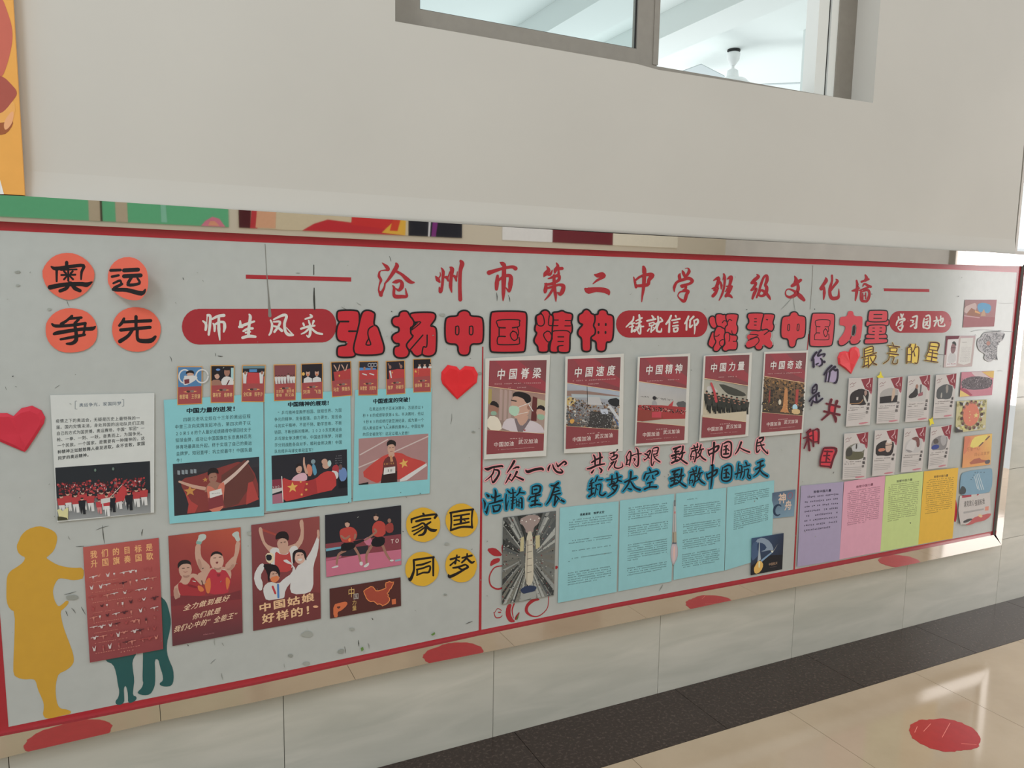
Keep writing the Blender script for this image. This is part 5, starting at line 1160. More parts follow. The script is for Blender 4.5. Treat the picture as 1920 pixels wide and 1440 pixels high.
def pa7(S):
    S.pu(c(40, 38, 48), '0,0 1,0 1,.25 0,.25'); S.pu(c(60, 120, 180), '0,.17 .9,.2 .95,.3 .0,.28'); S.pu(c(166, 48, 50), '0,.26 1,.24 1,.56 0,.56')
    for cx_ in (.56, .72, .88): S.p.stroke(c(150, 150, 158), [S.uv(cx_ + .09 * math.cos(a * .7), .1 + .05 * math.sin(a * .7)) + (.5,) for a in range(10)])
    for u in (.28, .68): S.eu(SKD, u, .2, .07, .05); S.su(WT, '%f,.36,1 %f,.4,1' % (u - .1, u + .12))
def pa8(S):
    S.pu(c(36, 32, 42), '0,0 1,0 1,.56 0,.56'); S.pu(c(166, 46, 48), '.12,.28 .6,.24 1,.26 1,.56 .15,.56'); S.su(WT, '.2,.3,1.5 .26,.5,1')
    for u in (.2, .82): S.eu(SKD, u, .17, .07, .06); S.su(SKD, '%f,.06,.8 %f,.2,1' % (u - .1, u))
    star5(S, .32, .34, .05, .04, YS)
def pa9(S):
    S.pu(c(30, 26, 34), '0,0 1,0 1,.4 0,.4'); S.pu(c(170, 50, 48), '0,.28 1,.26 1,.56 0,.56')
    for u in (.35, .66, .98): S.eu(SKIN, u, .17, .06, .05); S.eu(HAIR, u, .13, .06, .03); S.pu(WT, '%f,.28 %f,.22 %f,.22 %f,.28' % (u - .12, u - .08, u + .08, u + .12))
    star5(S, .12, .37, .09, .06, YS); [star5(S, .28, .3 + .05 * k, .025, .02, YS) for k in range(4)]
CQ = ['332.5,687 379.5,687 379,757.5 332.5,759.5', '395,685 439.5,685 439,755 395,755.5', '454,684.5 498,684 495.5,754 452.5,753.5', '513,683.5 555,683 554.5,750.5 514,752', '564.5,682 605,680.5 605.5,748 565,749',
      '620,678.5 658,677 660,741.5 622.5,745', '673,677.5 709,676.5 708,741 672,741.5', '723.5,677 759,675.5 760,738 724.5,740.5', '774.5,673 808,672 808,735 775,736']
CN = [(('谢思埸　王宗源',), 'arms folded before blue rings', pa1), (('谌利军　侯婷婷',), 'two people before a dark hall', pa2), (('全红婵　陈芋汐',), 'two divers holding a red flag under a blue screen', pa3),
      (('王宗源　谢思埸', '曹缘　陈艾森'), 'a team in white before a maroon wall', pa4), (('刘洋　飞洁',), 'two people in white jackets with medals', pa5), (('马龙　樊振东',), 'two raised arms behind a red flag', pa6),
      (('朱雪莹　刘灵玲',), 'pale rings above a red flag', pa7), (('陈梦　孙颖莎',), 'two figures at a red flag, second card from the right', pa8), (('徐诗晓　王涵',), 'a starred red flag, rightmost card of the row', pa9)]
for t, (nm, lb, fn) in zip(CQ, CN): card(P2(t), 'small red card with ' + lb, nm, fn)
# poster of the goal
q = P2('155.5,1026 297.5,1008.5 306,1217 168.5,1242.5')
S = Sheet('poster', 'salmon red poster of many tiny athletes, hiding part of the teal silhouettes', 'poster', None, q, c(158, 68, 62), lifts=(.001, .001, .002, .003))
S.p.quad([c(164, 76, 68), c(158, 66, 64), c(128, 54, 58), c(130, 56, 60)], q)
for t, v in (('我们的目标是', .035), ('升国旗奏国歌', .115)):
    for i, ch in enumerate(t): S.tu(c(206, 150, 92), ch, .085 + .147 * i, v + .005, .185 + .147 * i, v + .075, bold=.02)
for r in range(8):
    v = .25 + r * .088
    for k in range(9):
        u = .1 + k * .1 + rng.uniform(-.03, .03); h = rng.uniform(.03, .065); cc = rng.choice([c(184, 170, 168), c(184, 170, 168), c(70, 34, 42), c(182, 110, 96), c(150, 60, 60)])
        S.pu(cc, '%f,%f %f,%f %f,%f %f,%f %f,%f' % (u - .026, v, u, v + h * .35, u + .026, v - .005, u + .012, v + h * .7, u - .012, v + h * .7)) if rng.random() < .4 else S.person(u, v, h * .9, cc, c(160, 90, 84), c(150, 100, 90), c(90, 44, 44), w=.03)
        if rng.random() < .4: S.su(cc, '%f,%f,.5 %f,%f,.7' % (u - .05, v + h * .3, u + .05, v + h * .2))
    S.dash(c(190, 116, 100), .08, v + .062, .35 + .5 * rng.random(), 1.6, 18, rng)
S.dash(c(196, 130, 110), .42, .955, .6, 2, 8, rng); S.end('printed_picture')
# poster of the two gymnasts
q = P2('315.5,1005 451,988.5 455,1186.5 323.5,1211.5')
S = Sheet('poster', 'red poster of two men in red vests, one raising both fists', 'poster', None, q, c(130, 50, 48), lifts=(.001, .001, .003, .002))
S.p.quad([c(140, 56, 50), c(172, 72, 46), c(140, 46, 50), c(130, 44, 48)], S.area(0, 0, 1, .5)); S.p.quad([c(130, 44, 48), c(140, 46, 50), c(92, 48, 54), c(90, 46, 52)], S.area(0, .5, 1, 1))
CG = (300, 980, 6.0); D = lambda col, t, sm=1: S.p.poly(col, pts(t, CG), sm)
D(SKIN, '400,235 460,235 455,330 470,400 540,460 570,500 530,560 470,560 430,500 390,380', 1); D(SKIN, '850,210 905,200 890,330 865,400 850,480 810,530 760,560 720,490 800,400 840,370', 1)
D(c(160, 170, 164), '435,135 500,125 525,150 510,190 475,205 465,240 410,240 405,220 430,180', 1); D(c(160, 170, 164), '810,125 860,95 890,105 888,150 908,200 860,215 840,165 815,150', 1); D(c(110, 150, 140), '410,205 470,215 462,245 408,240', 0)
D(SKIN, '150,730 200,690 235,650 250,600 340,590 360,570 420,580 480,640 480,700 400,740 250,760 220,840 160,880', 1)
D(SKIN, '415,600 440,560 520,540 590,500 700,490 780,520 805,560 795,640 700,700 520,700 440,680', 1)
D(c(150, 36, 44), '200,690 230,665 270,700 320,690 360,600 420,660 460,700 520,760 500,830 240,830 210,770', 1)
D(c(166, 34, 52), '530,600 580,515 625,530 640,560 680,560 700,520 745,540 800,640 780,740 760,800 560,810 520,740 500,690', 1)
D(c(190, 100, 40), '500,680 560,600 575,700 560,790 530,800 510,740', 1); D(c(190, 100, 40), '740,600 790,640 780,700 755,770 740,700', 1); D(c(190, 100, 40), '415,700 480,720 500,770 440,780', 1)
D(c(110, 42, 48), '120,830 300,820 520,830 800,790 905,760 910,860 130,940', 0)
S.p.ell(SKIN, *pts('285,530', CG)[0], 12.2, 15.5, 18); D(HAIR, '200,520 198,460 235,425 300,415 345,440 350,480 320,460 250,465 215,500', 1)
S.p.ell(c(186, 146, 128), *pts('640,430', CG)[0], 12.8, 16.5, 18); D(HAIR, '568,390 580,340 630,318 690,335 708,380 660,350 610,352', 1)
for a in ('250,515 275,512', '305,508 328,505', '602,398 628,396', '665,390 690,386'): S.p.stroke(c(60, 36, 34), [x + (.6,) for x in pts(a, CG)])
D(c(120, 60, 60), '625,440 660,436 650,462 630,462', 1); S.p.stroke(c(150, 96, 88), stroke_pts('265,550,3 285,558,4 310,548,3', CG)); D(c(90, 60, 54), '460,650 475,650 490,700 480,705', 0)
for t_ in ('430,400 455,420 470,500 455,540 432,500 425,440', '800,470 845,470 810,528 770,540 740,520 790,510', '155,760 190,720 200,790 235,835 200,850 165,870'): D(c(160, 120, 104), t_, 1)
D(c(134, 32, 44), '640,570 660,580 680,570 678,600 655,612 640,598', 1); D(c(150, 112, 98), '600,500 650,515 690,495 680,525 650,535 615,528', 1); D(c(150, 110, 96), '255,590 290,600 335,585 330,610 290,622 262,612', 1)
D(c(190, 184, 178), '700,526 735,530 738,536 702,532', 0); D(c(190, 184, 178), '365,652 402,660 402,668 366,660', 0); D(c(120, 30, 40), '300,700 330,690 420,720 430,740 330,720', 1)
g2 = c(206, 168, 138)
S.p.text(g2, '全力做到最好', (345, 1134), (432, 1114.5), (343, 1146.5), bold=.02, slant=.25)
S.p.text(g2, '你们就是', (361.5, 1151), (415, 1138), (360, 1163), bold=.02, slant=.25)
S.p.text(g2, '我们心中的“全能王”', (327, 1174.5), (452, 1145), (325.5, 1187), bold=.02, slant=.25)
S.p.dashes(c(150, 90, 96), (381, 1189), (402, 1186), 3, 8, rng); S.end('printed_picture')
# poster of the three women
q = P2('471,984.5 599,968 601.5,1160 475,1183')
S = Sheet('poster', 'dark red poster of three cheering women, two of them in white jackets', 'poster', None, q, c(112, 52, 52), lifts=(.001, .002, .003, .001))
S.p.quad([c(120, 56, 60), c(132, 62, 60), c(110, 46, 48), c(100, 44, 46)], q)
CG = (440, 940, 4.0)
S.p.stroke(c(150, 66, 52), stroke_pts('210,210,6 300,250,4', CG)); D(c(146, 56, 48), '210,205 330,250 320,262 215,225', 0)
D(SKIN, '175,200 205,190 215,265 235,320 290,345 350,350 420,330 470,310 500,230 485,170 490,140 515,135 520,230 515,300 480,350 440,400 280,400 225,340 195,280', 1)
D(WT, '270,350 330,345 340,400 400,395 420,340 460,330 480,360 440,420 430,520 280,520 262,400', 1); D(c(168, 50, 50), '305,370 345,400 400,400 410,360 430,470 420,530 300,530 300,440', 1)
S.p.ell(SKIN, *pts('360,320', CG)[0], 10.5, 11, 16); D(c(34, 24, 28), '305,290 308,250 340,225 385,225 407,255 405,300 375,275 330,280', 1)
D(WT, '500,470 560,400 610,290 628,230 636,260 625,380 590,480 590,560 590,640 560,690 430,700 410,640 440,560 470,480', 1)
D(SKIN, '615,215 635,210 638,270 622,290', 1)
S.p.ell(c(190, 150, 134), *pts('490,415', CG)[0], 10.5, 13.5, 16); D(c(34, 24, 28), '433,430 435,380 470,358 520,362 540,400 538,450 525,430 515,385 470,380 452,400 450,470 436,460', 1)
D(WT, '140,560 180,480 215,460 225,500 190,560 215,620 200,680 160,640', 1); D(WT, '215,640 260,600 330,620 370,580 430,540 440,480 380,460 360,440 400,435 470,520 430,600 380,660 370,740 240,750 215,690', 1)
S.p.ell(SKIN, *pts('300,555', CG)[0], 10, 12, 16); D(c(30, 22, 28), '205,470 270,470 320,480 343,530 335,580 320,530 275,520 262,560 262,610 248,590 246,540', 1); D(c(196, 104, 52), '268,570 330,555 332,590 300,612 272,600', 1)
D(c(196, 180, 150), '230,390 290,385 300,440 270,470 235,450', 1); D(c(28, 30, 40), '232,400 280,400 276,445 240,445', 1); S.p.stroke(c(60, 110, 170), stroke_pts('325,625,8 328,720,8', CG)); S.p.stroke(c(170, 40, 50), stroke_pts('285,640,8 305,690,8', CG))
for a in ('345,310 355,309', '370,306 382,304', '472,405 485,403', '500,402 512,400', '285,545 295,543', '308,541 318,539'): S.p.stroke(c(60, 36, 34), [x + (.6,) for x in pts(a, CG)])
D(c(186, 180, 176), '470,432 510,428 500,448 480,448', 1)
S.p.poly([c(104, 46, 48), c(104, 46, 48), c(100, 44, 46), c(100, 44, 46)], pts('138,745 230,735 380,700 600,640 640,650 644,878 141,970', CG)) if False else D(c(104, 46, 48), '138,770 240,745 380,725 600,680 641,690 644,878 141,970', 0)
S.p.text(c(206, 164, 120), '中国姑娘', (483, 1133), (590, 1110), (484, 1150), bold=.03, fill=.9); S.p.text(c(206, 164, 120), '好样的！', (489, 1152.5), (596, 1131), (490, 1171), bold=.03, fill=.9)
S.p.ell(c(230, 150, 110), *pts('607,790', CG)[0], 5, 2.2); S.end('printed_picture')
# table tennis photograph
q = P2('609.5,966 752,947.5 752.5,1059 612,1082.5')
S = Sheet('photo_print', 'photo of two table tennis players in red shirts on a pink floor', 'photo', None, q, c(36, 36, 44), lifts=(.001, .001, .002, .002))
D(c(34, 34, 42), '678,105 1247,30 1249,260 680,350', 0); D(c(120, 52, 62), '682,320 1248,245 1249,375 684,450', 0); D(c(40, 38, 46), '682,370 1000,330 1000,400 684,420', 0)
D(c(178, 92, 118), '684,450 960,395 1249,360 1250,475 688,568', 0); D(c(160, 78, 104), '684,430 800,405 800,420 684,450', 0)
D(c(90, 150, 170), '684,355 860,330 870,340 686,375', 0); S.p.text(c(196, 176, 170), 'TOK', (730.5, 1011), (757.5, 1008), (730.5, 1020)) if False else S.p.text(c(196, 176, 170), 'TO', (731, 1010), (749, 1007.5), (731, 1021), bold=.02)
D(c(176, 96, 122), '960,290 1010,260 1040,310 1000,340', 1)
for sk in ('830,370,9 780,400,9 765,470,7', '895,340,10 930,400,9 945,460,7', '1030,330,10 990,400,10 990,460,7', '1110,330,10 1140,400,9 1175,450,7'): S.p.stroke(SKD, stroke_pts(sk, CG))
for w_ in ('720,497 775,478 780,492 740,502', '935,455 960,450 962,480 940,482', '960,490 1005,455 1010,475 985,497', '1160,440 1190,435 1195,447 1170,452'): D(WT, w_, 1)
D(c(24, 22, 28), '800,310 900,305 910,345 850,370 795,375', 1); D(c(24, 22, 28), '1045,265 1125,262 1128,320 1080,345 1015,330', 1)
D(c(168, 52, 44), '785,215 830,195 880,190 915,220 920,260 895,305 810,312 790,270', 1); D(c(168, 52, 44), '1035,175 1070,145 1110,150 1135,180 1130,260 1050,270 1030,230', 1)
D(c(140, 48, 44), '1130,180 1160,160 1190,165 1192,230 1150,240 1128,210', 1); S.p.stroke(SKD, stroke_pts('800,260,8 830,280,8 860,260,7', CG)); S.p.stroke(SKD, stroke_pts('1050,210,8 1060,230,8 1010,270,7 980,290,6', CG)); S.p.stroke(SKD, stroke_pts('905,250,8 900,280,7', CG))
D(c(30, 28, 34), '890,300 960,285 975,295 900,330', 0)
for cx_, cy_ in ((845, 170), (1060, 120)): S.p.ell(SKIN, *pts('%d,%d' % (cx_, cy_), CG)[0], 4.6, 6.2)
D(HAIR, '828,165 832,148 850,142 865,155 862,168 845,155', 1); D(HAIR, '1042,115 1046,100 1062,95 1078,105 1078,118 1060,106', 1); S.p.ell(SKD, *pts('1160,145', CG)[0], 3.4, 4.2); D(c(210, 110, 50), '850,285 868,270 872,300 856,305', 1)
D(c(70, 70, 80), '1245,300 1255,300', 0) if False else None
D(c(120, 150, 160), '1200,440 1245,430 1247,445 1205,452', 0); S.end('printed_picture')
# map card
q = P2('618,1104 751,1082.5 752,1136 619,1160')
S = Sheet('photo_print', 'small brown card with a glowing orange map, under the table tennis photo', 'card', None, q, c(74, 40, 38), lifts=(.001, .001, .001, .002))
MAP = '965,672 985,655 1000,648 1020,636 1040,640 1052,655 1060,668 1080,668 1110,658 1132,648 1128,630 1132,608 1148,604 1160,598 1178,604 1194,602 1192,622 1182,640 1176,655 1165,662 1158,680 1146,690 1158,702 1152,712 1165,725 1164,745 1150,765 1130,778 1118,782 1108,788 1100,778 1085,772 1070,776 1055,762 1040,752 1020,756 1000,745 985,728 978,708 970,695'
D(c(206, 116, 50), MAP, 0); S.p.poly(c(150, 58, 38), offset(pts(MAP, CG), -1.6))
D(c(190, 92, 44), '740,775 790,760 840,750 848,775 800,820 770,830 775,870 740,870', 1); D(c(90, 44, 36), '760,790 800,785 780,810', 1)
S.p.text(c(196, 158, 84), '中', (652, 1102), (666, 1100), (652, 1122)); S.p.text(c(170, 166, 160), '国', (662, 1113), (673, 1111.5), (662, 1125)); S.p.text(c(196, 158, 84), '力', (660, 1126), (669, 1124.5), (660, 1135)); S.p.text(c(196, 158, 84), '量', (660, 1136), (669, 1134.5), (660, 1146))
D(c(190, 92, 44), '1178,735 1208,730 1210,770 1180,774', 0); S.end('printed_picture')
# five red and white posters
RB = c(126, 54, 60)
def redposter(label, outer, inner, title, tq, sub, up, lo, paint, lifts):
    S = Sheet('poster', label, 'poster', 'red posters with a slanted photograph and a white edge', P2(outer), WH2, lifts=lifts)
    S.q = P2(inner)
    S.p.quad([c(132, 56, 64), c(112, 60, 64), c(134, 54, 62), c(136, 56, 62)], S.q)
    S.pu(c(142, 52, 62), '.1,0 .5,0 1,.25 1,.35 .4,.2')
    S.q = P2(inner)
    A, B, C_, D_ = S.uv(0, up[0]), S.uv(1, up[1]), S.uv(1, lo[1]), S.uv(0, lo[0])
    full = S.q; S.q = [A, B, C_, D_]; paint(S); S.q = full
    for a, b in ((A, B), (D_, C_)): S.p.stroke(c(206, 170, 130), [a + (.55,), b + (.55,)])
    S.p.poly(RB, [D_, C_, full[2], full[3]]) 
    for ch, x in zip(title, range(4)):
        k = tq; S.p.text(c(196, 190, 188), ch, (k[0] + x * k[2], k[1] - x * k[3]), (k[0] + x * k[2] + k[4], k[1] - x * k[3] - k[4] * .05), (k[0] + x * k[2], k[1] - x * k[3] + k[5]), bold=.025, slant=.15)
    for v, u0, u1, n_ in sub: S.dash(c(186, 140, 140), u0, v, u1, 2.6, n_, rng)
    S.tu(c(196, 180, 176), '中国加油', .12, .875, .48, .93, bold=.012); S.tu(c(196, 180, 176), '武汉加油', .55, .862, .9, .917, bold=.012)
    S.dash(c(190, 160, 158), .4, .845, .65, 1.8, 5, rng); S.dash(c(180, 140, 140), .2, .955, .84, 1.6, 26, rng)
    S.end('printed_picture')
def doc(S):
    S.p.quad([c(140, 116, 106), c(146, 110, 100), c(150, 130, 120), c(120, 100, 92)], S.q)
    for u in (.2, .28, .36): S.pu(c(158, 132, 126), '%f,.02 %f,.04 %f,.75 %f,.75' % (u, u + .05, u + .05, u))
    S.pu(c(150, 130, 70), '.0,.05 .06,.05 .06,.4 0,.4'); S.pu(c(90, 40, 40), '.78,.1 .86,.12 .86,.7 .76,.7'); S.pu(c(160, 150, 120), '.86,.14 1,.17 1,.5 .86,.5')
    S.eu(SKD, .1, .5, .09, .14); S.pu(HAIR, '.02,.42 .08,.3 .18,.36 .2,.48 .1,.42', 1); S.pu(c(120, 150, 130), '.05,.56 .15,.55 .16,.64 .06,.66', 1)
    S.eu(SKIN, .93, .48, .08, .15); S.pu(HAIR, '.84,.42 .9,.28 1,.32 1,.44 .92,.38', 1); S.pu(c(130, 160, 136), '.86,.52 1,.52 .99,.66 .88,.66', 1)
    S.pu(c(196, 186, 170), '0,.68 .16,.66 .24,.82 .26,1 0,1', 1)
    S.pu(c(182, 170, 176), '.3,.72 .46,.66 .56,.78 .72,.68 .92,.76 1,.9 1,1 .24,1', 1); S.pu(c(110, 96, 100), '.47,.7 .52,.66 .62,.84 .7,.66 .76,.66 .62,1 .54,1', 0)
    S.pu(SKIN, '.5,.62 .72,.56 .7,.72 .6,.86 .54,.78', 1)
    S.pu(SKIN, '.4,.3 .44,.14 .6,.1 .72,.2 .74,.5 .64,.68 .5,.7 .42,.56', 1); S.eu(SKD, .72, .38, .035, .06)
    S.pu(c(30, 26, 28), '.42,.18 .44,.06 .56,.02 .72,.06 .76,.18 .72,.3 .66,.28 .62,.18 .48,.14', 1); S.pu(c(60, 50, 48), '.4,.24 .5,.25 .5,.28 .4,.27')
    S.pu(c(150, 180, 158), '.36,.46 .4,.38 .54,.38 .56,.5 .5,.64 .38,.58', 1); S.su(c(196, 190, 186), '.54,.4,.6 .74,.26,.6'); S.su(c(196, 190, 186), '.52,.58,.5 .7,.5,.5'); S.su(c(190, 186, 186), '.72,.32,.9 .79,.46,.7')
    S.pu(c(150, 30, 40), '.63,.93 .68,.93 .66,.97', 0)
def site(S):
    S.p.quad([c(150, 156, 168), c(150, 160, 176), c(110, 96, 84), c(60, 62, 64)], S.q)
    S.pu(c(130, 104, 96), '0,.18 .3,.12 1,.12 1,.26 .5,.22 0,.3'); S.pu(c(150, 160, 166), '.08,.24 .4,.2 1,.14 1,.24 .5,.26 .1,.32', 0); S.pu(c(176, 150, 90), '0,.3 .2,.34 .14,.5 0,.56', 1)
    S.crowd([c(60, 52, 48), c(110, 84, 62), c(150, 120, 90), c(70, 72, 74), c(176, 172, 168), c(92, 60, 48)], 0, .35, 1, 1, 420, rng, .8, 2.6)
    S.pu(c(168, 166, 168), '.4,.26 .62,.22 .68,.42 .4,.44', 0); S.pu(c(56, 54, 54), '.46,.6 .9,.56 .86,.98 .4,.98', 0); S.pu(c(176, 178, 184), '.78,.42 .84,.4 1,.66 1,.78', 0); S.pu(c(60, 90, 140), '.86,.6 1,.84 1,.92', 0)
    S.pu(c(36, 38, 42), '.76,.26 1,.16 1,.42 .84,.4', 1); S.su(c(40, 38, 40), '.38,.0,.4 .4,.5,.4'); S.pu(c(170, 176, 190), '.64,.52 .78,.5 .8,.62 .66,.64'); S.pu(c(190, 140, 50), '.06,.84 .16,.82 .14,.92 .08,.94', 1)
    S.crowd([c(150, 150, 150), c(96, 96, 98), c(40, 40, 44)], .2, .55, .95, .98, 260, rng, .4, 1.1)
def rally(S):
    S.p.quad([c(164, 164, 168), c(150, 150, 154), c(166, 158, 144), c(160, 152, 138)], S.q)
    S.crowd([c(30, 28, 30), c(50, 40, 40)], .05, .34, .75, .38, 50, rng, .5, .9); S.eu(c(40, 38, 42), .34, .36, .04, .05); S.pu(c(140, 138, 140), '.3,.42 .38,.42 .42,.6 .28,.6', 1)
    S.pu(c(80, 80, 82), '.78,.4 1,.32 1,.55 .86,.55', 1); S.pu(c(170, 50, 54), '.6,.56 .74,.36 .72,.52 .64,.64', 0)
    S.pu(c(150, 44, 46), '0,.58 .5,.52 1,.5 1,.82 .5,.88 .12,.97 0,.98', 0); S.crowd([c(36, 30, 32), c(176, 140, 130), c(90, 40, 42)], .0, .58, 1, .68, 150, rng, .7, 1.6)
    S.pu(c(130, 52, 44), '0,.7 .5,.68 .54,.86 .1,.98 0,.95', 0); S.pu(c(176, 50, 66), '.3,.72 .5,.68 .5,.84 .3,.86', 0); S.pu(c(168, 160, 146), '.2,1 .5,.88 1,.8 1,1', 0)
def troops(S):
    S.p.quad([c(150, 148, 138), c(120, 118, 112), c(170, 158, 136), c(176, 162, 138)], S.q)
    S.pu(c(60, 60, 54), '.3,.04 .9,.18 1,.3 .6,.34 .45,.24', 1); S.pu(c(170, 166, 164), '.05,.2 .2,.16 .35,.3 .1,.36', 1)
    for r in range(3):
        for k in range(9 - r):
            u = .08 + k * .115 + rng.uniform(-.02, .02) + r * .03; v = .3 + r * .07 + k * .008; S.person(u, v, .5 - r * .03 - k * .01, rng.choice([c(44, 46, 42), c(54, 54, 50)]), c(34, 36, 34), SKD, c(40, 42, 38), w=.13)
    S.su(c(176, 50, 60), '.16,.1,1.8 .24,.3,2 .3,.55,2.4'); S.pu(c(176, 164, 142), '0,.94 .3,.88 1,.7 1,1 0,1', 0)
def monument(S):
    S.p.quad([c(110, 84, 58), c(120, 84, 56), c(74, 60, 46), c(60, 52, 44)], S.q)
    S.crowd([c(150, 110, 60), c(60, 50, 40), c(40, 38, 34), c(96, 72, 48)], 0, 0, 1, .3, 160, rng, 1, 2.6); S.crowd([c(44, 42, 40), c(56, 50, 44)], 0, .25, 1, .9, 200, rng, 1, 3)
    S.pu(c(176, 116, 66), '.52,.3 .57,.22 .6,.32 .62,.8 .66,.94 .44,.94 .5,.8', 0); S.pu(c(160, 56, 52), '.8,.24 .87,.22 .86,.74 .8,.78', 0); S.pu(c(140, 60, 50), '.14,.4 .17,.34 .18,.66 .14,.74', 0)
    S.pu(c(150, 190, 210), '.74,.7 .84,.66 .88,.82 .74,.84', 1); S.pu(c(190, 160, 110), '.72,.82 .92,.8 .94,.96 .74,.97', 1); S.eu(c(190, 180, 160), .42, .66, .035, .08); S.crowd([c(220, 170, 90)], 0, .6, 1, .95, 40, rng, .4, .9)
redposter('white edged red poster of a man in a green face mask, leftmost of five', '910,672 1031.5,665 1024,855 907.5,861.5', '917.7,676.3 1025,675 1019,844.7 912,852', '中国脊梁', (931, 692, 22.4, .8, 17, 21), [(.245, .1, .92, 24), (.29, .34, .66, 12)], (.275, .375), (.74, .815), doc, (.002, .002, .012, .006))
redposter('white edged red poster of a busy building site from above, second of five', '1060,668.5 1170,663 1167.5,846 1057.5,850', '1064.5,673.3 1163.8,669.7 1158.7,833 1060.8,842', '中国速度', (1076, 689, 20.6, 1.2, 16, 20), [(.24, .1, .92, 24), (.285, .4, .6, 8)], (.265, .39), (.745, .835), site, (.008, .002, .004, .006))
redposter('white edged red poster of a red banner crowd by an aeroplane, third of five', '1196,669 1294.5,662.5 1289.5,831 1190,836', '1200,671 1290,668 1283,825 1192.8,832', '中国精神', (1210, 685, 18.4, .9, 15, 19), [(.27, .16, .5, 10), (.265, .6, .84, 7)], (.275, .385), (.745, .835), rally, (.008, .002, .004, .008))
redposter('white edged red poster of a line of troops with a red flag, fourth of five', '1319.7,667 1410.6,660.6 1403,818 1311,827.5', '1323,668 1405.4,665 1397.5,814.4 1315,821', '中国力量', (1331.5, 681.5, 17, 1.2, 14, 17.5), [(.26, .32, .74, 12)], (.27, .39), (.745, .845), troops, (.006, .002, .003, .007))
redposter('white edged red poster of a lit stone monument, rightmost of five', '1433,659.7 1515.6,657 1505.3,811.6 1423.8,819', '1435.4,663.4 1512,661 1503,805 1427,811', '中国奇迹', (1443.5, 677.5, 15.8, .6, 13.2, 16.5), [(.25, .08, .92, 26)], (.285, .395), (.745, .825), monument, (.004, .002, .003, .007))
# rocket hall photograph
q = P2('943.3,970.6 1042.5,958 1038.7,1116.3 941,1134')
S = Sheet('photo_print', 'grey photo of a tall white rocket in its assembly hall, over red tendrils', 'photo', None, q, c(92, 94, 92), lifts=(.001, .001, .002, .003))
S.p.quad([c(70, 72, 72), c(84, 88, 88), c(110, 112, 108), c(112, 110, 100)], q)
for k in range(46):
    a = k * .1366 * 1.0 + .05; cu_, cv_ = .5, .5
    r0, r1 = rng.uniform(.14, .2), rng.uniform(.5, .8); w_ = rng.uniform(.02, .05)
    col = rng.choice([c(52, 54, 54), c(130, 132, 130), c(150, 152, 148), c(72, 76, 78), c(100, 98, 92), c(40, 42, 42)])
    P_ = [(cu_ + r0 * math.cos(a), cv_ + r0 * math.sin(a)), (cu_ + r1 * math.cos(a - w_), cv_ + r1 * math.sin(a - w_)), (cu_ + r1 * math.cos(a + w_ * 1.6), cv_ + r1 * math.sin(a + w_ * 1.6)), (cu_ + r0 * math.cos(a + .05), cv_ + r0 * math.sin(a + .05))]
    P_ = [(min(.995, max(.005, u)), min(.995, max(.005, v))) for u, v in P_]
    S.p.poly(col, [S.uv(*z) for z in P_])
S.crowd([c(40, 42, 44), c(150, 150, 146), c(110, 60, 60), c(150, 150, 144), c(80, 82, 84)], .01, .02, .99, .98, 420, rng, .5, 1.6)
S.pu(c(140, 122, 118), '.28,.05 .5,.0 .72,.04 .68,.12 .58,.16 .58,.22 .44,.22 .42,.15', 1); [S.eu(c(196, 190, 186), .36 + .08 * k, .06 + .02 * (k % 2), .013, .008) for k in range(5)]
S.pu(c(170, 160, 120), '.34,.26 .4,.25 .4,.42 .33,.42'); S.pu(c(170, 160, 120), '.62,.26 .7,.26 .71,.4 .63,.42')
S.pu(c(176, 168, 150), '.46,.2 .56,.2 .58,.45 .6,.7 .58,.82 .48,.84 .43,.7 .44,.45', 1); S.pu(c(150, 140, 124), '.46,.3 .49,.3 .48,.8 .46,.78'); S.su(c(120, 60, 50), '.54,.3,.8 .54,.31,.8')
for v in (.36, .44, .52, .6, .68): S.su(c(70, 66, 60), '.47,%f,.4 .56,%f,.4' % (v, v - .004))
S.pu(c(40, 52, 80), '.34,.86 .46,.83 .6,.84 .68,.87 .6,.92 .4,.92', 1); S.pu(c(140, 142, 138), '.36,.92 .66,.91 .66,.98 .36,1'); S.end('printed_picture')
# four blue sheets about space
BS = c(130, 176, 182)
def bluesheet(label, q, title, blocks, lifts=(.001, .001, .003, .002)):
    S = Sheet('text_sheet', label, 'sheet', 'blue sheets about space flight', P2(q), BS, d=.0012, lifts=lifts)
    if title: S.tu(c(20, 34, 44), title, .34, .085, .76, .113, bold=.04)
    for v0, rows, n_, bold1, last in blocks:
        for k in range(rows):
            u1 = .9 if k < rows - 1 else .16 + .72 * last
            S.dash(c(46, 74, 82) if not (bold1 and k == 0) else c(22, 40, 50), .16 + (.06 if k == 0 and not bold1 else 0), v0 + .0245 * k, u1, 2.5 if n_ < 40 else 2.2, int(n_ * (u1 - .16) / .72), rng, miss=.12)
    S.end('printed_text')
bluesheet('blue text sheet with a bold heading beside the rocket hall photo, first of four', '1050,952 1160,940 1156,1110 1046,1130.5', '浩瀚星辰　筑梦太空', [(.14, 5, 30, 0, .15), (.36, 2, 30, 0, 1), (.47, 1, 30, 0, 1), (.55, 2, 30, 0, .05), (.7, 6, 30, 1, .7)])
bluesheet('blue text sheet left of the paper rocket, second of four', '1162.6,938.7 1264,926 1259,1090 1159.4,1109', None, [(.09, 6, 30, 1, .6), (.3, 5, 30, 1, .5), (.5, 8, 30, 1, .3), (.76, 4, 30, 1, .9)])
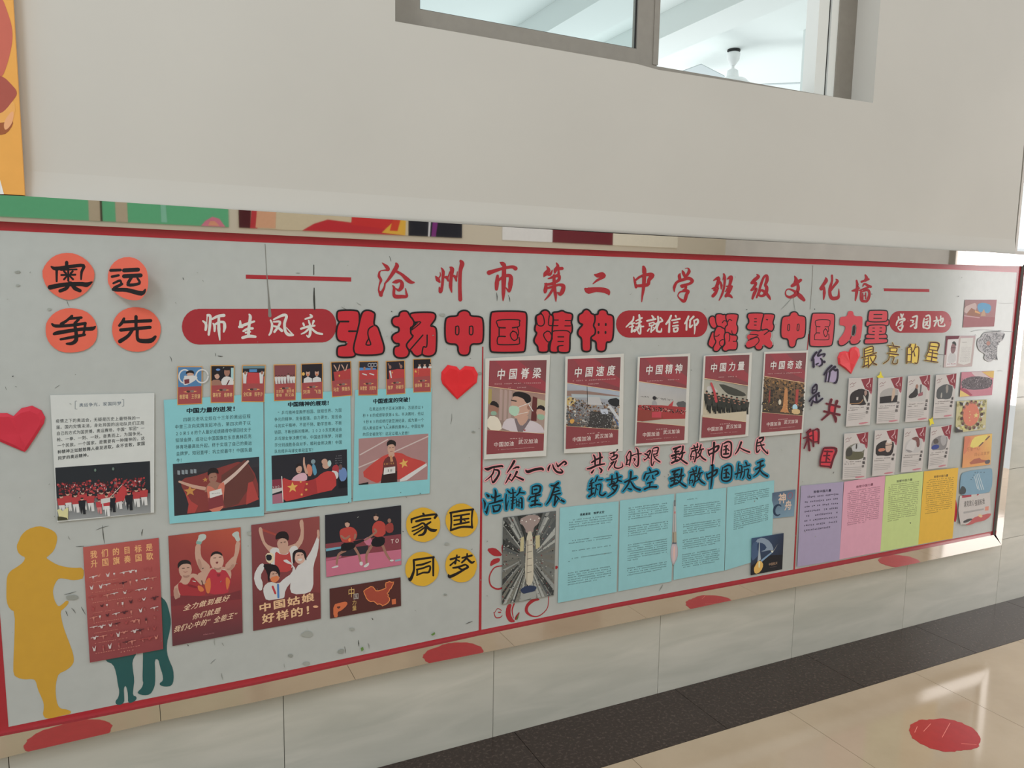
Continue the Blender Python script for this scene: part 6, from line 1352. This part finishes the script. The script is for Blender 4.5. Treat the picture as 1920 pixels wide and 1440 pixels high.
bluesheet('blue text sheet right of the paper rocket, third of four', '1267.8,925.3 1361.8,914.4 1357.8,1069.8 1262.8,1087.6', None, [(.08, 1, 30, 0, .4), (.15, 6, 30, 1, .9), (.37, 5, 30, 1, .6), (.55, 5, 30, 1, .9), (.72, 7, 30, 1, .9)])
bluesheet('blue text sheet behind the dark rocket launch picture, fourth of four', '1363.8,913.8 1451.8,900.6 1446.5,1043 1358.8,1069.8', None, [(.09, 6, 30, 1, .3), (.3, 10, 30, 1, .3)])
CR4 = (1150, 860, 5.0526)
o = body('paper_rocket', chaikin(pts('573,395 592,395 592,460 598,690 600,800 614,860 610,940 567,1022 546,960 540,880 557,800 558,690 570,460', CR4), 1), c(150, 146, 148), .004, None, .0008)
tag(o, 'slim paper cutout of a rocket between the second and third blue sheets', 'paper cutout')
Q = Print(.00405); D2 = lambda col, t, sm=1: Q.poly(col, pts(t, CR4), sm)
D2(c(90, 100, 104), '576,395 588,395 589,450 576,450', 0); D2(c(170, 168, 168), '575,455 590,455 593,690 570,690', 0); D2(c(110, 110, 112), '580,455 583,455 580,690 574,690', 0)
D2(c(150, 140, 124), '560,695 596,695 598,795 559,800', 0); D2(c(96, 92, 88), '566,700 572,700 572,795 565,796', 0); D2(c(60, 70, 90), '558,795 599,795 599,805 558,806', 0)
D2(c(172, 160, 168), '552,812 602,812 606,870 602,930 570,1005 552,950 548,880'); D2(c(196, 166, 160), '568,830 588,830 585,940 572,985 566,940'); D2(c(176, 60, 60), '579,500 587,500 587,520 579,520', 0); Q.build('print', o)
q = P2('1447.9,924.3 1491.8,917.8 1488.8,967.9 1446.3,972.4')
S = Sheet('photo_print', 'small blue card with two pale characters and a crescent moon', 'card', None, q, c(78, 104, 130), d=.0024)
S.p.quad([c(66, 84, 108), c(84, 104, 126), c(110, 140, 160), c(100, 130, 152)], q)
S.tu(c(200, 170, 150), '神', .26, .06, .62, .48, bold=.02); S.tu(c(200, 170, 150), '舟', .55, .38, .88, .76, bold=.02); S.p.stroke(c(150, 70, 90), [S.uv(.78 + .1 * math.cos(a * .6), .2 + .12 * math.sin(a * .6)) + (.5,) for a in range(12)])
S.p.stroke(c(34, 52, 76), [S.uv(.28 + .17 * math.cos(1.0 + a * .45), .7 + .2 * math.sin(1.0 + a * .45)) + (2.0 * math.sin(.3 + a * .25) + .3,) for a in range(11)]); S.end('printed_picture')
q = P2('1409.7,1009.4 1469.6,999.5 1466.7,1067.4 1407.7,1078.7')
S = Sheet('photo_print', 'dark blue picture of a rocket launching before a big moon', 'card', None, q, c(44, 58, 84), d=.0034, lifts=(.004, .001, .002, .001))
S.p.quad([c(50, 74, 108), c(34, 46, 70), c(30, 30, 38), c(26, 26, 30)], q)
S.pu(c(120, 136, 156), '.12,.06 .35,.02 .6,.18 .72,.44 .6,.4 .3,.42 .1,.3', 1); S.pu(c(60, 84, 118), '0,.14 .2,.1 .3,.4 .1,.6 0,.6', 1); S.pu(c(40, 60, 92), '.16,.12 .4,.2 .5,.36 .2,.42', 1)
S.pu(c(28, 28, 34), '0,.75 .3,.62 .6,.55 1,.6 1,1 0,1', 0); S.pu(c(110, 140, 170), '.3,.64 .68,.44 .7,.47 .32,.7', 0); S.pu(c(190, 190, 176), '.6,.42 .7,.44 .84,.26 .74,.4 .66,.5', 0)
S.pu(c(150, 160, 168), '.235,.12 .25,.12 .27,.4 .31,.62 .2,.66 .225,.4', 0); S.pu(c(206, 160, 70), '.16,.72 .22,.64 .32,.66 .4,.78 .32,.95 .14,1 .08,.84', 1); S.pu(c(220, 200, 150), '.23,.66 .29,.66 .28,.84 .24,.84', 1)
S.tu(c(176, 140, 110), '中国航天', .56, .76, .84, .84); S.dash(c(110, 90, 90), .6, .88, .82, 1.2, 9, rng); S.end('printed_picture')
# four coloured text sheets
def colsheet(label, q, col, title, tv, v0, dv, rows, ik, n_, h, last=.5, tb=.03, lifts=(.001, .001, .002, .003)):
    S = Sheet('text_sheet', label, 'sheet', 'coloured paper sheets along the lower right edge', P2(q), col, d=.0024, lifts=lifts)
    S.tu(ik, title, .3, tv, .72, tv + .034, bold=tb)
    for k in range(rows):
        u1 = .9 if k < rows - 1 else .12 + .78 * last
        S.dash(ik, .1 + (.06 if k == 0 else 0) + .002 * k, v0 + dv * k, u1, h, int(n_ * (u1 - .1) / .8), rng, miss=.14)
    S.end('printed_text')
colsheet('purple sheet with eight bold lines of text, leftmost of the four coloured sheets', '1502,911 1581.7,903.4 1574,1050 1495,1063', c(150, 140, 166), '致敬中国力量', .075, .14, .0585, 8, c(40, 32, 56), 19, 4.0, .8)
colsheet('pink sheet of small text between the purple and the green sheet', '1582.8,903.4 1660,891.4 1650.6,1034.7 1574,1049', c(196, 144, 162), '致敬中国力量', .075, .13, .0255, 18, c(120, 60, 80), 26, 2.3, .6)
colsheet('pale green sheet of small text between the pink and the yellow sheet', '1660.5,892.5 1731.6,883.8 1721.7,1021.6 1650.6,1034.7', c(176, 190, 128), '致敬中国力量', .075, .125, .0265, 19, c(84, 96, 60), 26, 2.2, .4)
colsheet('golden yellow sheet of small text, rightmost of the four coloured sheets', '1732.7,883.8 1797,877 1786,1009.5 1721.7,1021', c(206, 164, 66), '致敬中国力量', .075, .125, .0285, 17, c(112, 84, 40), 25, 2.1, .5, lifts=(.001, .006, .006, .001))
# eight white cards of honoured people
def prof(q, label, name, blob, paint, warm, lines):
    S = Sheet('profile_card', label, 'card', 'white profile cards with a red brush corner', P2(q), c(178, 172, 170), d=.002, lifts=(.005, .002, .003, .006))
    S.pu(c(128, 34, 48), '.5,.03 .99,0 .99,.33 .86,.27 .7,.24 .62,.16', 0); S.pu(c(150, 70, 84), '.86,.27 .99,.3 .97,.36 .9,.32', 0)
    S.su(c(190, 150, 156), '.86,.02,.7 .84,.1,.9 .74,.16,.6 .82,.2,.5'); S.su(c(190, 160, 160), '.9,.14,.5 .92,.2,.5')
    S.su(c(130, 90, 94), '.06,.14,.4 .16,.1,.4 .2,.13,.4 .3,.09,.4'); S.su(c(130, 90, 94), '.08,.19,.4 .24,.16,.4')
    S.pu(blob[0], blob[1], 1); paint(S)
    for i, ch in enumerate(name): S.tu(c(50, 44, 46), ch, .82 - .02 * i, .53 + .085 * i, .95 - .02 * i, .6 + .085 * i, bold=.03)
    S.dash(c(70, 60, 60), .12, .61, .76, 2.2, 13, rng); S.dash(c(70, 60, 60), .06, .655, .5, 2.2, 9, rng)
    for k in range(lines): S.p.stroke(c(140, 134, 134), [S.uv(.08, .745 + .04 * k) + (.45,), S.uv(.78 - .1 * (k == lines - 1), .74 + .04 * k) + (.35,)])
    S.pu(c(178, 110, 120), '.5,.95 .75,.93 .97,.94 .85,.965 .6,.98', 1)
    S.end('printed_portrait')
B0 = '.08,.36 .2,.28 .5,.22 .75,.26 .88,.3 .84,.56 .6,.58 .4,.56 .1,.56'
def f1(S): S.pu(c(150, 120, 110), '.66,.27 .76,.26 .8,.34 .7,.4', 1); S.pu(c(170, 160, 156), '.36,.4 .44,.4 .44,.46 .36,.46'); S.pu(c(170, 166, 160), '.64,.36 .72,.4 .84,.54 .78,.55 .68,.46'); S.su(c(150, 110, 70), '.1,.53,.8 .5,.53,.8 .64,.46,.8')
def f2(S): S.pu(c(150, 146, 144), '.1,.34 .3,.24 .8,.24 .84,.42 .1,.44', 1); S.pu(c(34, 30, 32), '.1,.42 .5,.4 .84,.4 .84,.55 .1,.56', 0); S.pu(c(176, 150, 130), '.62,.24 .72,.24 .74,.4 .62,.54 .58,.5', 1)
def f3(S): S.pu(c(170, 166, 164), '.3,.22 .8,.2 .86,.4 .5,.42', 1); S.pu(c(40, 36, 38), '.08,.42 .3,.34 .38,.24 .46,.28 .5,.46 .1,.5', 1); S.eu(SKD, .42, .24, .06, .05); S.pu(c(90, 86, 88), '.56,.2 .64,.2 .62,.4 .56,.4'); S.pu(c(140, 80, 90), '.5,.4 .7,.36 .7,.44 .5,.46')
def f4(S): S.pu(c(130, 122, 116), '.5,.26 .64,.24 .66,.4 .56,.46', 1); S.pu(c(150, 146, 140), '.3,.44 .36,.4 .38,.54 .3,.54', 1)
def f5(S): S.pu(c(168, 168, 170), '.3,.26 .86,.22 .9,.4 .4,.42', 1); S.pu(c(84, 82, 60), '.1,.44 .4,.4 .86,.42 .84,.58 .1,.58', 1); S.pu(c(60, 56, 52), '.5,.24 .56,.24 .56,.34 .5,.36', 1); S.pu(c(60, 58, 54), '.1,.36 .28,.28 .4,.42 .3,.5 .1,.5', 1)
def f6(S): S.pu(c(176, 150, 136), '.5,.26 .7,.2 .8,.3 .74,.48 .56,.5 .5,.4', 1); S.pu(c(180, 110, 84), '.2,.4 .5,.4 .5,.46 .22,.48', 1); S.su(c(40, 34, 34), '.5,.35,.5 .78,.33,.5'); S.eu(c(190, 180, 176), .64, .25, .1, .05)
def f7(S): S.pu(c(180, 176, 176), '.14,.44 .3,.28 .5,.26 .6,.4 .5,.54 .2,.56', 1); S.pu(c(110, 64, 62), '.36,.24 .6,.2 .74,.26 .78,.44 .64,.46 .6,.3 .44,.28', 1); S.pu(c(130, 126, 128), '.1,.48 .3,.5 .5,.54 .3,.57', 1)
def f8(S): S.pu(c(150, 146, 148), '.5,.24 .76,.22 .84,.4 .7,.5 .54,.4', 1); S.pu(c(44, 60, 130), '.1,.46 .3,.42 .5,.46 .44,.54 .1,.54', 1); S.pu(c(80, 72, 70), '.16,.3 .36,.28 .46,.4 .2,.42', 1)
DKB = c(40, 34, 36)
for a in (('1591.8,708.9 1637.5,707.9 1630.7,796.3 1586,800.2', 'white card of a figure among dark shelves, first of the upper row', '黄旭华', (DKB, B0), f1, 0, 4),
          ('1647,708.9 1692.9,706 1686,792.5 1643.3,794.4', 'white card of a person in a pale room, second of the upper row', '孙家栋', (c(150, 146, 144), B0), f2, 0, 6),
          ('1702.6,705 1744.8,702.6 1740.5,788.6 1697.3,791.5', 'white card of a seated person in black, third of the upper row', '吴孟超', (c(170, 166, 164), B0), f3, 0, 5),
          ('1755,703 1794,700 1787,782.7 1749.3,784.7', 'white card with a glary dark portrait, last of the upper row', '屠呦呦', (c(72, 74, 76), B0), f4, 1, 4),
          ('1583,812.9 1628.7,810 1623.5,898 1579.5,899.5', 'white card of a person in a green field, first of the lower row', '袁隆平', (c(110, 108, 98), B0), f5, 0, 6),
          ('1640.4,807 1684.5,804.5 1677,890 1635,893', 'white card of a bald man in glasses on black, second of the lower row', '李敏', (DKB, B0), f6, 0, 4),
          ('1695.8,803 1737,800 1729,883 1689,886', 'white card of a figure in pale clothes, third of the lower row', '张富清', (c(168, 164, 164), B0), f7, 0, 4),
          ('1745.4,801 1784.8,796.3 1776,876 1740,880', 'white card with a blue blur and a grey head, last of the lower row', '叶培建', (c(120, 116, 118), B0), f8, 1, 5)): prof(*a)
# the column of pictures at the right end
q = P2('1809.5,562 1869,562 1864,612 1805.5,614')
S = Sheet('photo_print', 'picture of a palace gate under a blue gap in pink clouds', 'picture', None, q, c(150, 110, 110), d=.002)
S.p.quad([c(150, 118, 120), c(170, 120, 130), c(160, 116, 116), c(150, 112, 112)], q); S.pu(c(92, 150, 190), '.42,.14 .6,.1 .85,.2 .84,.44 .74,.52 .62,.42 .5,.48 .4,.3', 1)
S.pu(c(184, 160, 158), '0,.26 .2,.16 .36,.1 .4,.34 .3,.46 0,.5', 1); S.pu(c(150, 106, 90), '.1,.48 .22,.3 .36,.38 .5,.48 .52,.62 .1,.56', 0); S.pu(c(200, 150, 100), '.34,.38 .52,.48 .5,.52 .34,.46', 0); S.pu(c(180, 146, 120), '.56,.48 .62,.34 .66,.44 .7,.6 .54,.6', 0)
S.pu(c(156, 100, 106), '0,.56 .5,.62 1,.66 1,1 0,1', 0); S.su(c(186, 150, 154), '.02,.58,.9 .5,.66,.9'); S.end('printed_picture')
q = P2('1774,629.8 1829.4,629.4 1822.5,687 1769,689')
S = Sheet('photo_print', 'framed leaflet with a portrait strip and a white page of text', 'leaflet', None, q, c(176, 160, 160), d=.002)
S.pu(c(104, 40, 56), '0,0 .46,0 .42,.1 .06,.12 .05,.6 0,.6'); S.pu(c(176, 150, 156), '.5,0 1,0 1,.1 .5,.1'); S.pu(c(196, 192, 194), '.08,.11 .44,.1 .44,.96 .08,.98'); S.pu(c(196, 194, 192), '.5,.08 .93,.06 .93,.88 .7,.94 .5,.88', 0)
S.pu(c(180, 178, 180), '.14,.6 .26,.5 .4,.6 .42,.85 .12,.88', 1); S.eu(c(130, 96, 100), .28, .4, .085, .17, 14); S.pu(c(50, 56, 54), '.2,.24 .28,.16 .36,.22 .38,.34 .3,.26', 1); S.su(c(60, 40, 44), '.21,.38,.5 .36,.38,.5'); S.dash(c(150, 70, 90), .12, .88, .42, 3, 5, rng)
S.dash(c(120, 110, 112), .55, .2, .74, 1.6, 4, rng)
for k in range(13): S.dash(c(150, 142, 146), .56, .36 + .038 * k, .88, 1.0, 16, rng)
S.end('printed_picture')
C7 = (1760, 540, 8.0)
o = body('paper_map', chaikin(pts('690,670 900,650 940,665 985,672 998,700 960,790 930,800 900,830 880,880 880,960 870,1010 885,1080 850,1075 830,1060 800,1100 760,1110 690,1080 680,1040 700,990 620,950 590,900 575,840 590,760 640,740 660,690', C7), 1), c(172, 170, 174), .003, None, .0006)
tag(o, 'grey pencil drawn flower map cut out along its outline, right of the leaflet', 'paper cutout')
Q = Print(.00305); rr = random.Random(5)
reg = pts('690,690 920,670 970,700 900,830 870,900 860,1040 760,1090 700,1040 690,960 600,880 600,780', C7)
from mathutils.geometry import intersect_point_quad_2d
def inside(x, y, P_):
    r = False; j = len(P_) - 1
    for i in range(len(P_)):
        if (P_[i][1] > y) != (P_[j][1] > y) and x < (P_[j][0] - P_[i][0]) * (y - P_[i][1]) / (P_[j][1] - P_[i][1]) + P_[i][0]: r = not r
        j = i
    return r
k = 0
while k < 150:
    x, y = rr.uniform(1832, 1885), rr.uniform(622, 680)
    if not inside(x, y, reg): continue
    k += 1; r_ = rr.uniform(1.0, 2.6); a0 = rr.uniform(0, 6.28)
    Q.stroke(rr.choice([c(110, 110, 116), c(130, 130, 136), c(88, 88, 94)]), [(x + r_ * math.cos(a0 + t_ * .9), y + r_ * math.sin(a0 + t_ * .9), rr.uniform(.2, .5)) for t_ in range(5)], up=.1, caps=False)
Q.ell(c(170, 128, 120), *pts('745,830', C7)[0], 3.6, 4.2); Q.poly(c(100, 100, 106), pts('970,690 998,680 970,760 940,780', C7), 1); Q.poly(c(90, 92, 96), pts('870,1010 888,1080 850,1060', C7)); Q.stroke(c(120, 120, 124), stroke_pts('690,662,4 900,650,5 930,640,6', C7)); Q.build('pencil_drawing', o)
C8 = (1770, 690, 8.47)
def pic(label, qs, base):
    S = Sheet('photo_print', label, 'picture', None, pts(qs, C8), base, d=.002, lifts=(.002, .001, .001, .003)); return S
S = pic('picture of a dark parade crowd between pink bands, second picture of the right column', '280,68 797,45 762,430 250,460', c(180, 120, 134))
S.pu(c(206, 168, 84), '.62,.02 1,0 1,.3 .9,.26'); S.pu(c(190, 172, 176), '.3,.02 .6,0 .9,.3 .6,.3 .4,.16', 0); S.pu(c(206, 176, 96), '0,.72 .32,.98 0,1'); S.pu(c(96, 88, 94), '.02,.3 .4,.16 .96,.3 .98,.6 .8,.74 .3,.74 .02,.6', 1)
S.crowd([c(60, 54, 60), c(84, 78, 84), c(120, 112, 118), c(150, 140, 146)], .04, .24, .95, .68, 300, rng, .4, 1.0, 1.3); S.pu(c(160, 70, 90), '0,.62 .2,.72 .4,.96 .32,.98 0,.7'); S.end('printed_picture')
S = pic('picture of people circling a round orange flag, third picture of the right column', '205,528 685,500 658,975 180,1028', c(176, 168, 130))
for k in range(90): S.eu(rng.choice([c(186, 180, 110), c(182, 180, 176), c(150, 140, 90), c(120, 116, 84)]), rng.uniform(.05, .95), rng.uniform(.06, .94), .05, .05, 6)
S.pu(c(60, 56, 58), '.08,.02 .2,.06 .22,.16 .12,.1'); S.pu(c(60, 56, 58), '0,.8 .1,.9 .25,.95 .25,1 0,1'); S.eu(c(190, 110, 88), .46, .3, .26, .22)
S.eu(c(196, 108, 84), .5, .48, .27, .36, 22)
for k in range(15): a = k * .42; S.eu(rng.choice([c(120, 84, 72), c(150, 96, 84), c(80, 56, 54)]), .52 + .33 * math.cos(a), .48 + .43 * math.sin(a), .05, .06, 8); S.eu(c(66, 48, 48), .52 + .35 * math.cos(a), .48 + .46 * math.sin(a), .03, .03, 6)
star5(S, .66, .5, .1, .1, c(226, 180, 110)); [star5(S, .44 + .02 * (k % 2), .36 + .1 * k, .03, .03, c(226, 180, 120)) for k in range(4)]; S.end('printed_picture')
S = Sheet('photo_print', 'orange and yellow picture with faint characters, fourth picture of the right column', 'picture', None, P2('1808.7,818.5 1860.5,813 1857,871 1804,877.5'), c(206, 146, 74), d=.002, lifts=(.003, .001, .001, .004))
S.p.quad([c(196, 110, 84), c(206, 170, 80), c(204, 146, 74), c(206, 140, 80)], S.q); S.pu(c(212, 186, 84), '.3,.06 .6,.02 .9,.02 .6,.35 .2,.42', 1); S.pu(c(194, 110, 80), '0,0 .26,.04 .14,.3 .1,.5 0,.6', 1)
S.su(c(110, 80, 70), '.56,.36,1.2 .68,.26,1.2'); S.su(c(110, 80, 70), '.78,.18,1.2 .9,.08,1.2')
S.tu(c(160, 100, 60), '万里一心', .1, .36, .6, .5); S.tu(c(160, 100, 60), '同心共筑梦', .4, .56, .95, .68); S.pu(c(160, 90, 70), '.25,.86 .4,.76 .6,.74 .66,.8 .85,.84 .9,.9 .3,.92', 0); S.pu(c(90, 84, 90), '.78,.86 .98,.82 .98,.96 .82,.97', 1); S.end('printed_picture')
C9 = (1770, 840, 6.854)
S = Sheet('photo_print', 'rounded pale blue picture of aircraft drawing white trails', 'picture', None, pts('210,310 625,255 615,570 205,605', C9), c(116, 146, 166), d=.002,
          lifts=(.001, .001, .002, .002), outline=pts('250,305 600,258 623,275 622,470 600,540 570,575 360,600 230,607 205,580 212,370', C9), smooth=1)
for k in range(7): x, y = ((.34, .38), (.38, .3), (.42, .2), (.46, .1), (.54, .1), (.64, .12), (.74, .14))[k]; S.eu(c(70, 90, 110), x, y, .018, .02, 6)
for a, b in (('.48,.2', '.6,.85'), ('.52,.18', '.68,.85'), ('.57,.16', '.74,.85'), ('.44,.26', '.55,.8')): S.su(c(176, 188, 196), a + ',.5 ' + b + ',.7')
S.pu(c(64, 70, 74), '0,.75 .06,.6 .14,.66 .2,.8 .16,.98 0,.98', 1); S.end('printed_picture')
S = Sheet('photo_print', 'white picture with grey brush characters and a red flag at its foot', 'picture', None, P2('1801.5,937 1853,926 1860,965 1802,985'), c(178, 172, 170), d=.0024, lifts=(.002, .001, .002, .008),
          outline=pts('205,615 350,600 590,575 600,840 560,900 330,980 215,985 195,880 185,800', C9))
p = S.p
p.poly(c(160, 56, 70), pts('232,612 352,597 352,625 232,643', C9)); p.poly(c(160, 56, 70), pts('430,580 450,578 445,605 420,612', C9)); p.text(c(80, 74, 74), '请党放心', (1807, 940), (1827, 936), (1807, 952), bold=.01); p.text(c(80, 74, 74), '强国有我', (1827.5, 938), (1846.5, 934), (1827.5, 949.5), bold=.01)
p.poly(c(150, 146, 146), pts('250,820 510,775 512,795 252,845', C9)); p.poly(c(196, 128, 110), pts('528,755 575,748 572,800 526,806', C9)); p.poly(c(178, 84, 84), pts('370,900 450,870 600,835 608,860 560,910 500,940 420,950 340,990 260,990 330,960', C9), 1)
p.poly(c(70, 70, 72), pts('245,940 320,905 380,910 300,955 250,965', C9), 1); p.poly(c(200, 170, 130), pts('430,870 460,845 500,870 480,900', C9), 1); S.end('printed_picture')
# red round seal edges showing behind the last sheets
tag(body('paper_disc', [(1794 + 3.6 * math.cos(a * .4) - 3, 957 + 22 * math.sin(a * .4)) for a in range(16)], c(168, 44, 58), .001, None, .0004), 'edge of a red paper disc showing behind the golden sheet', 'paper cutout')
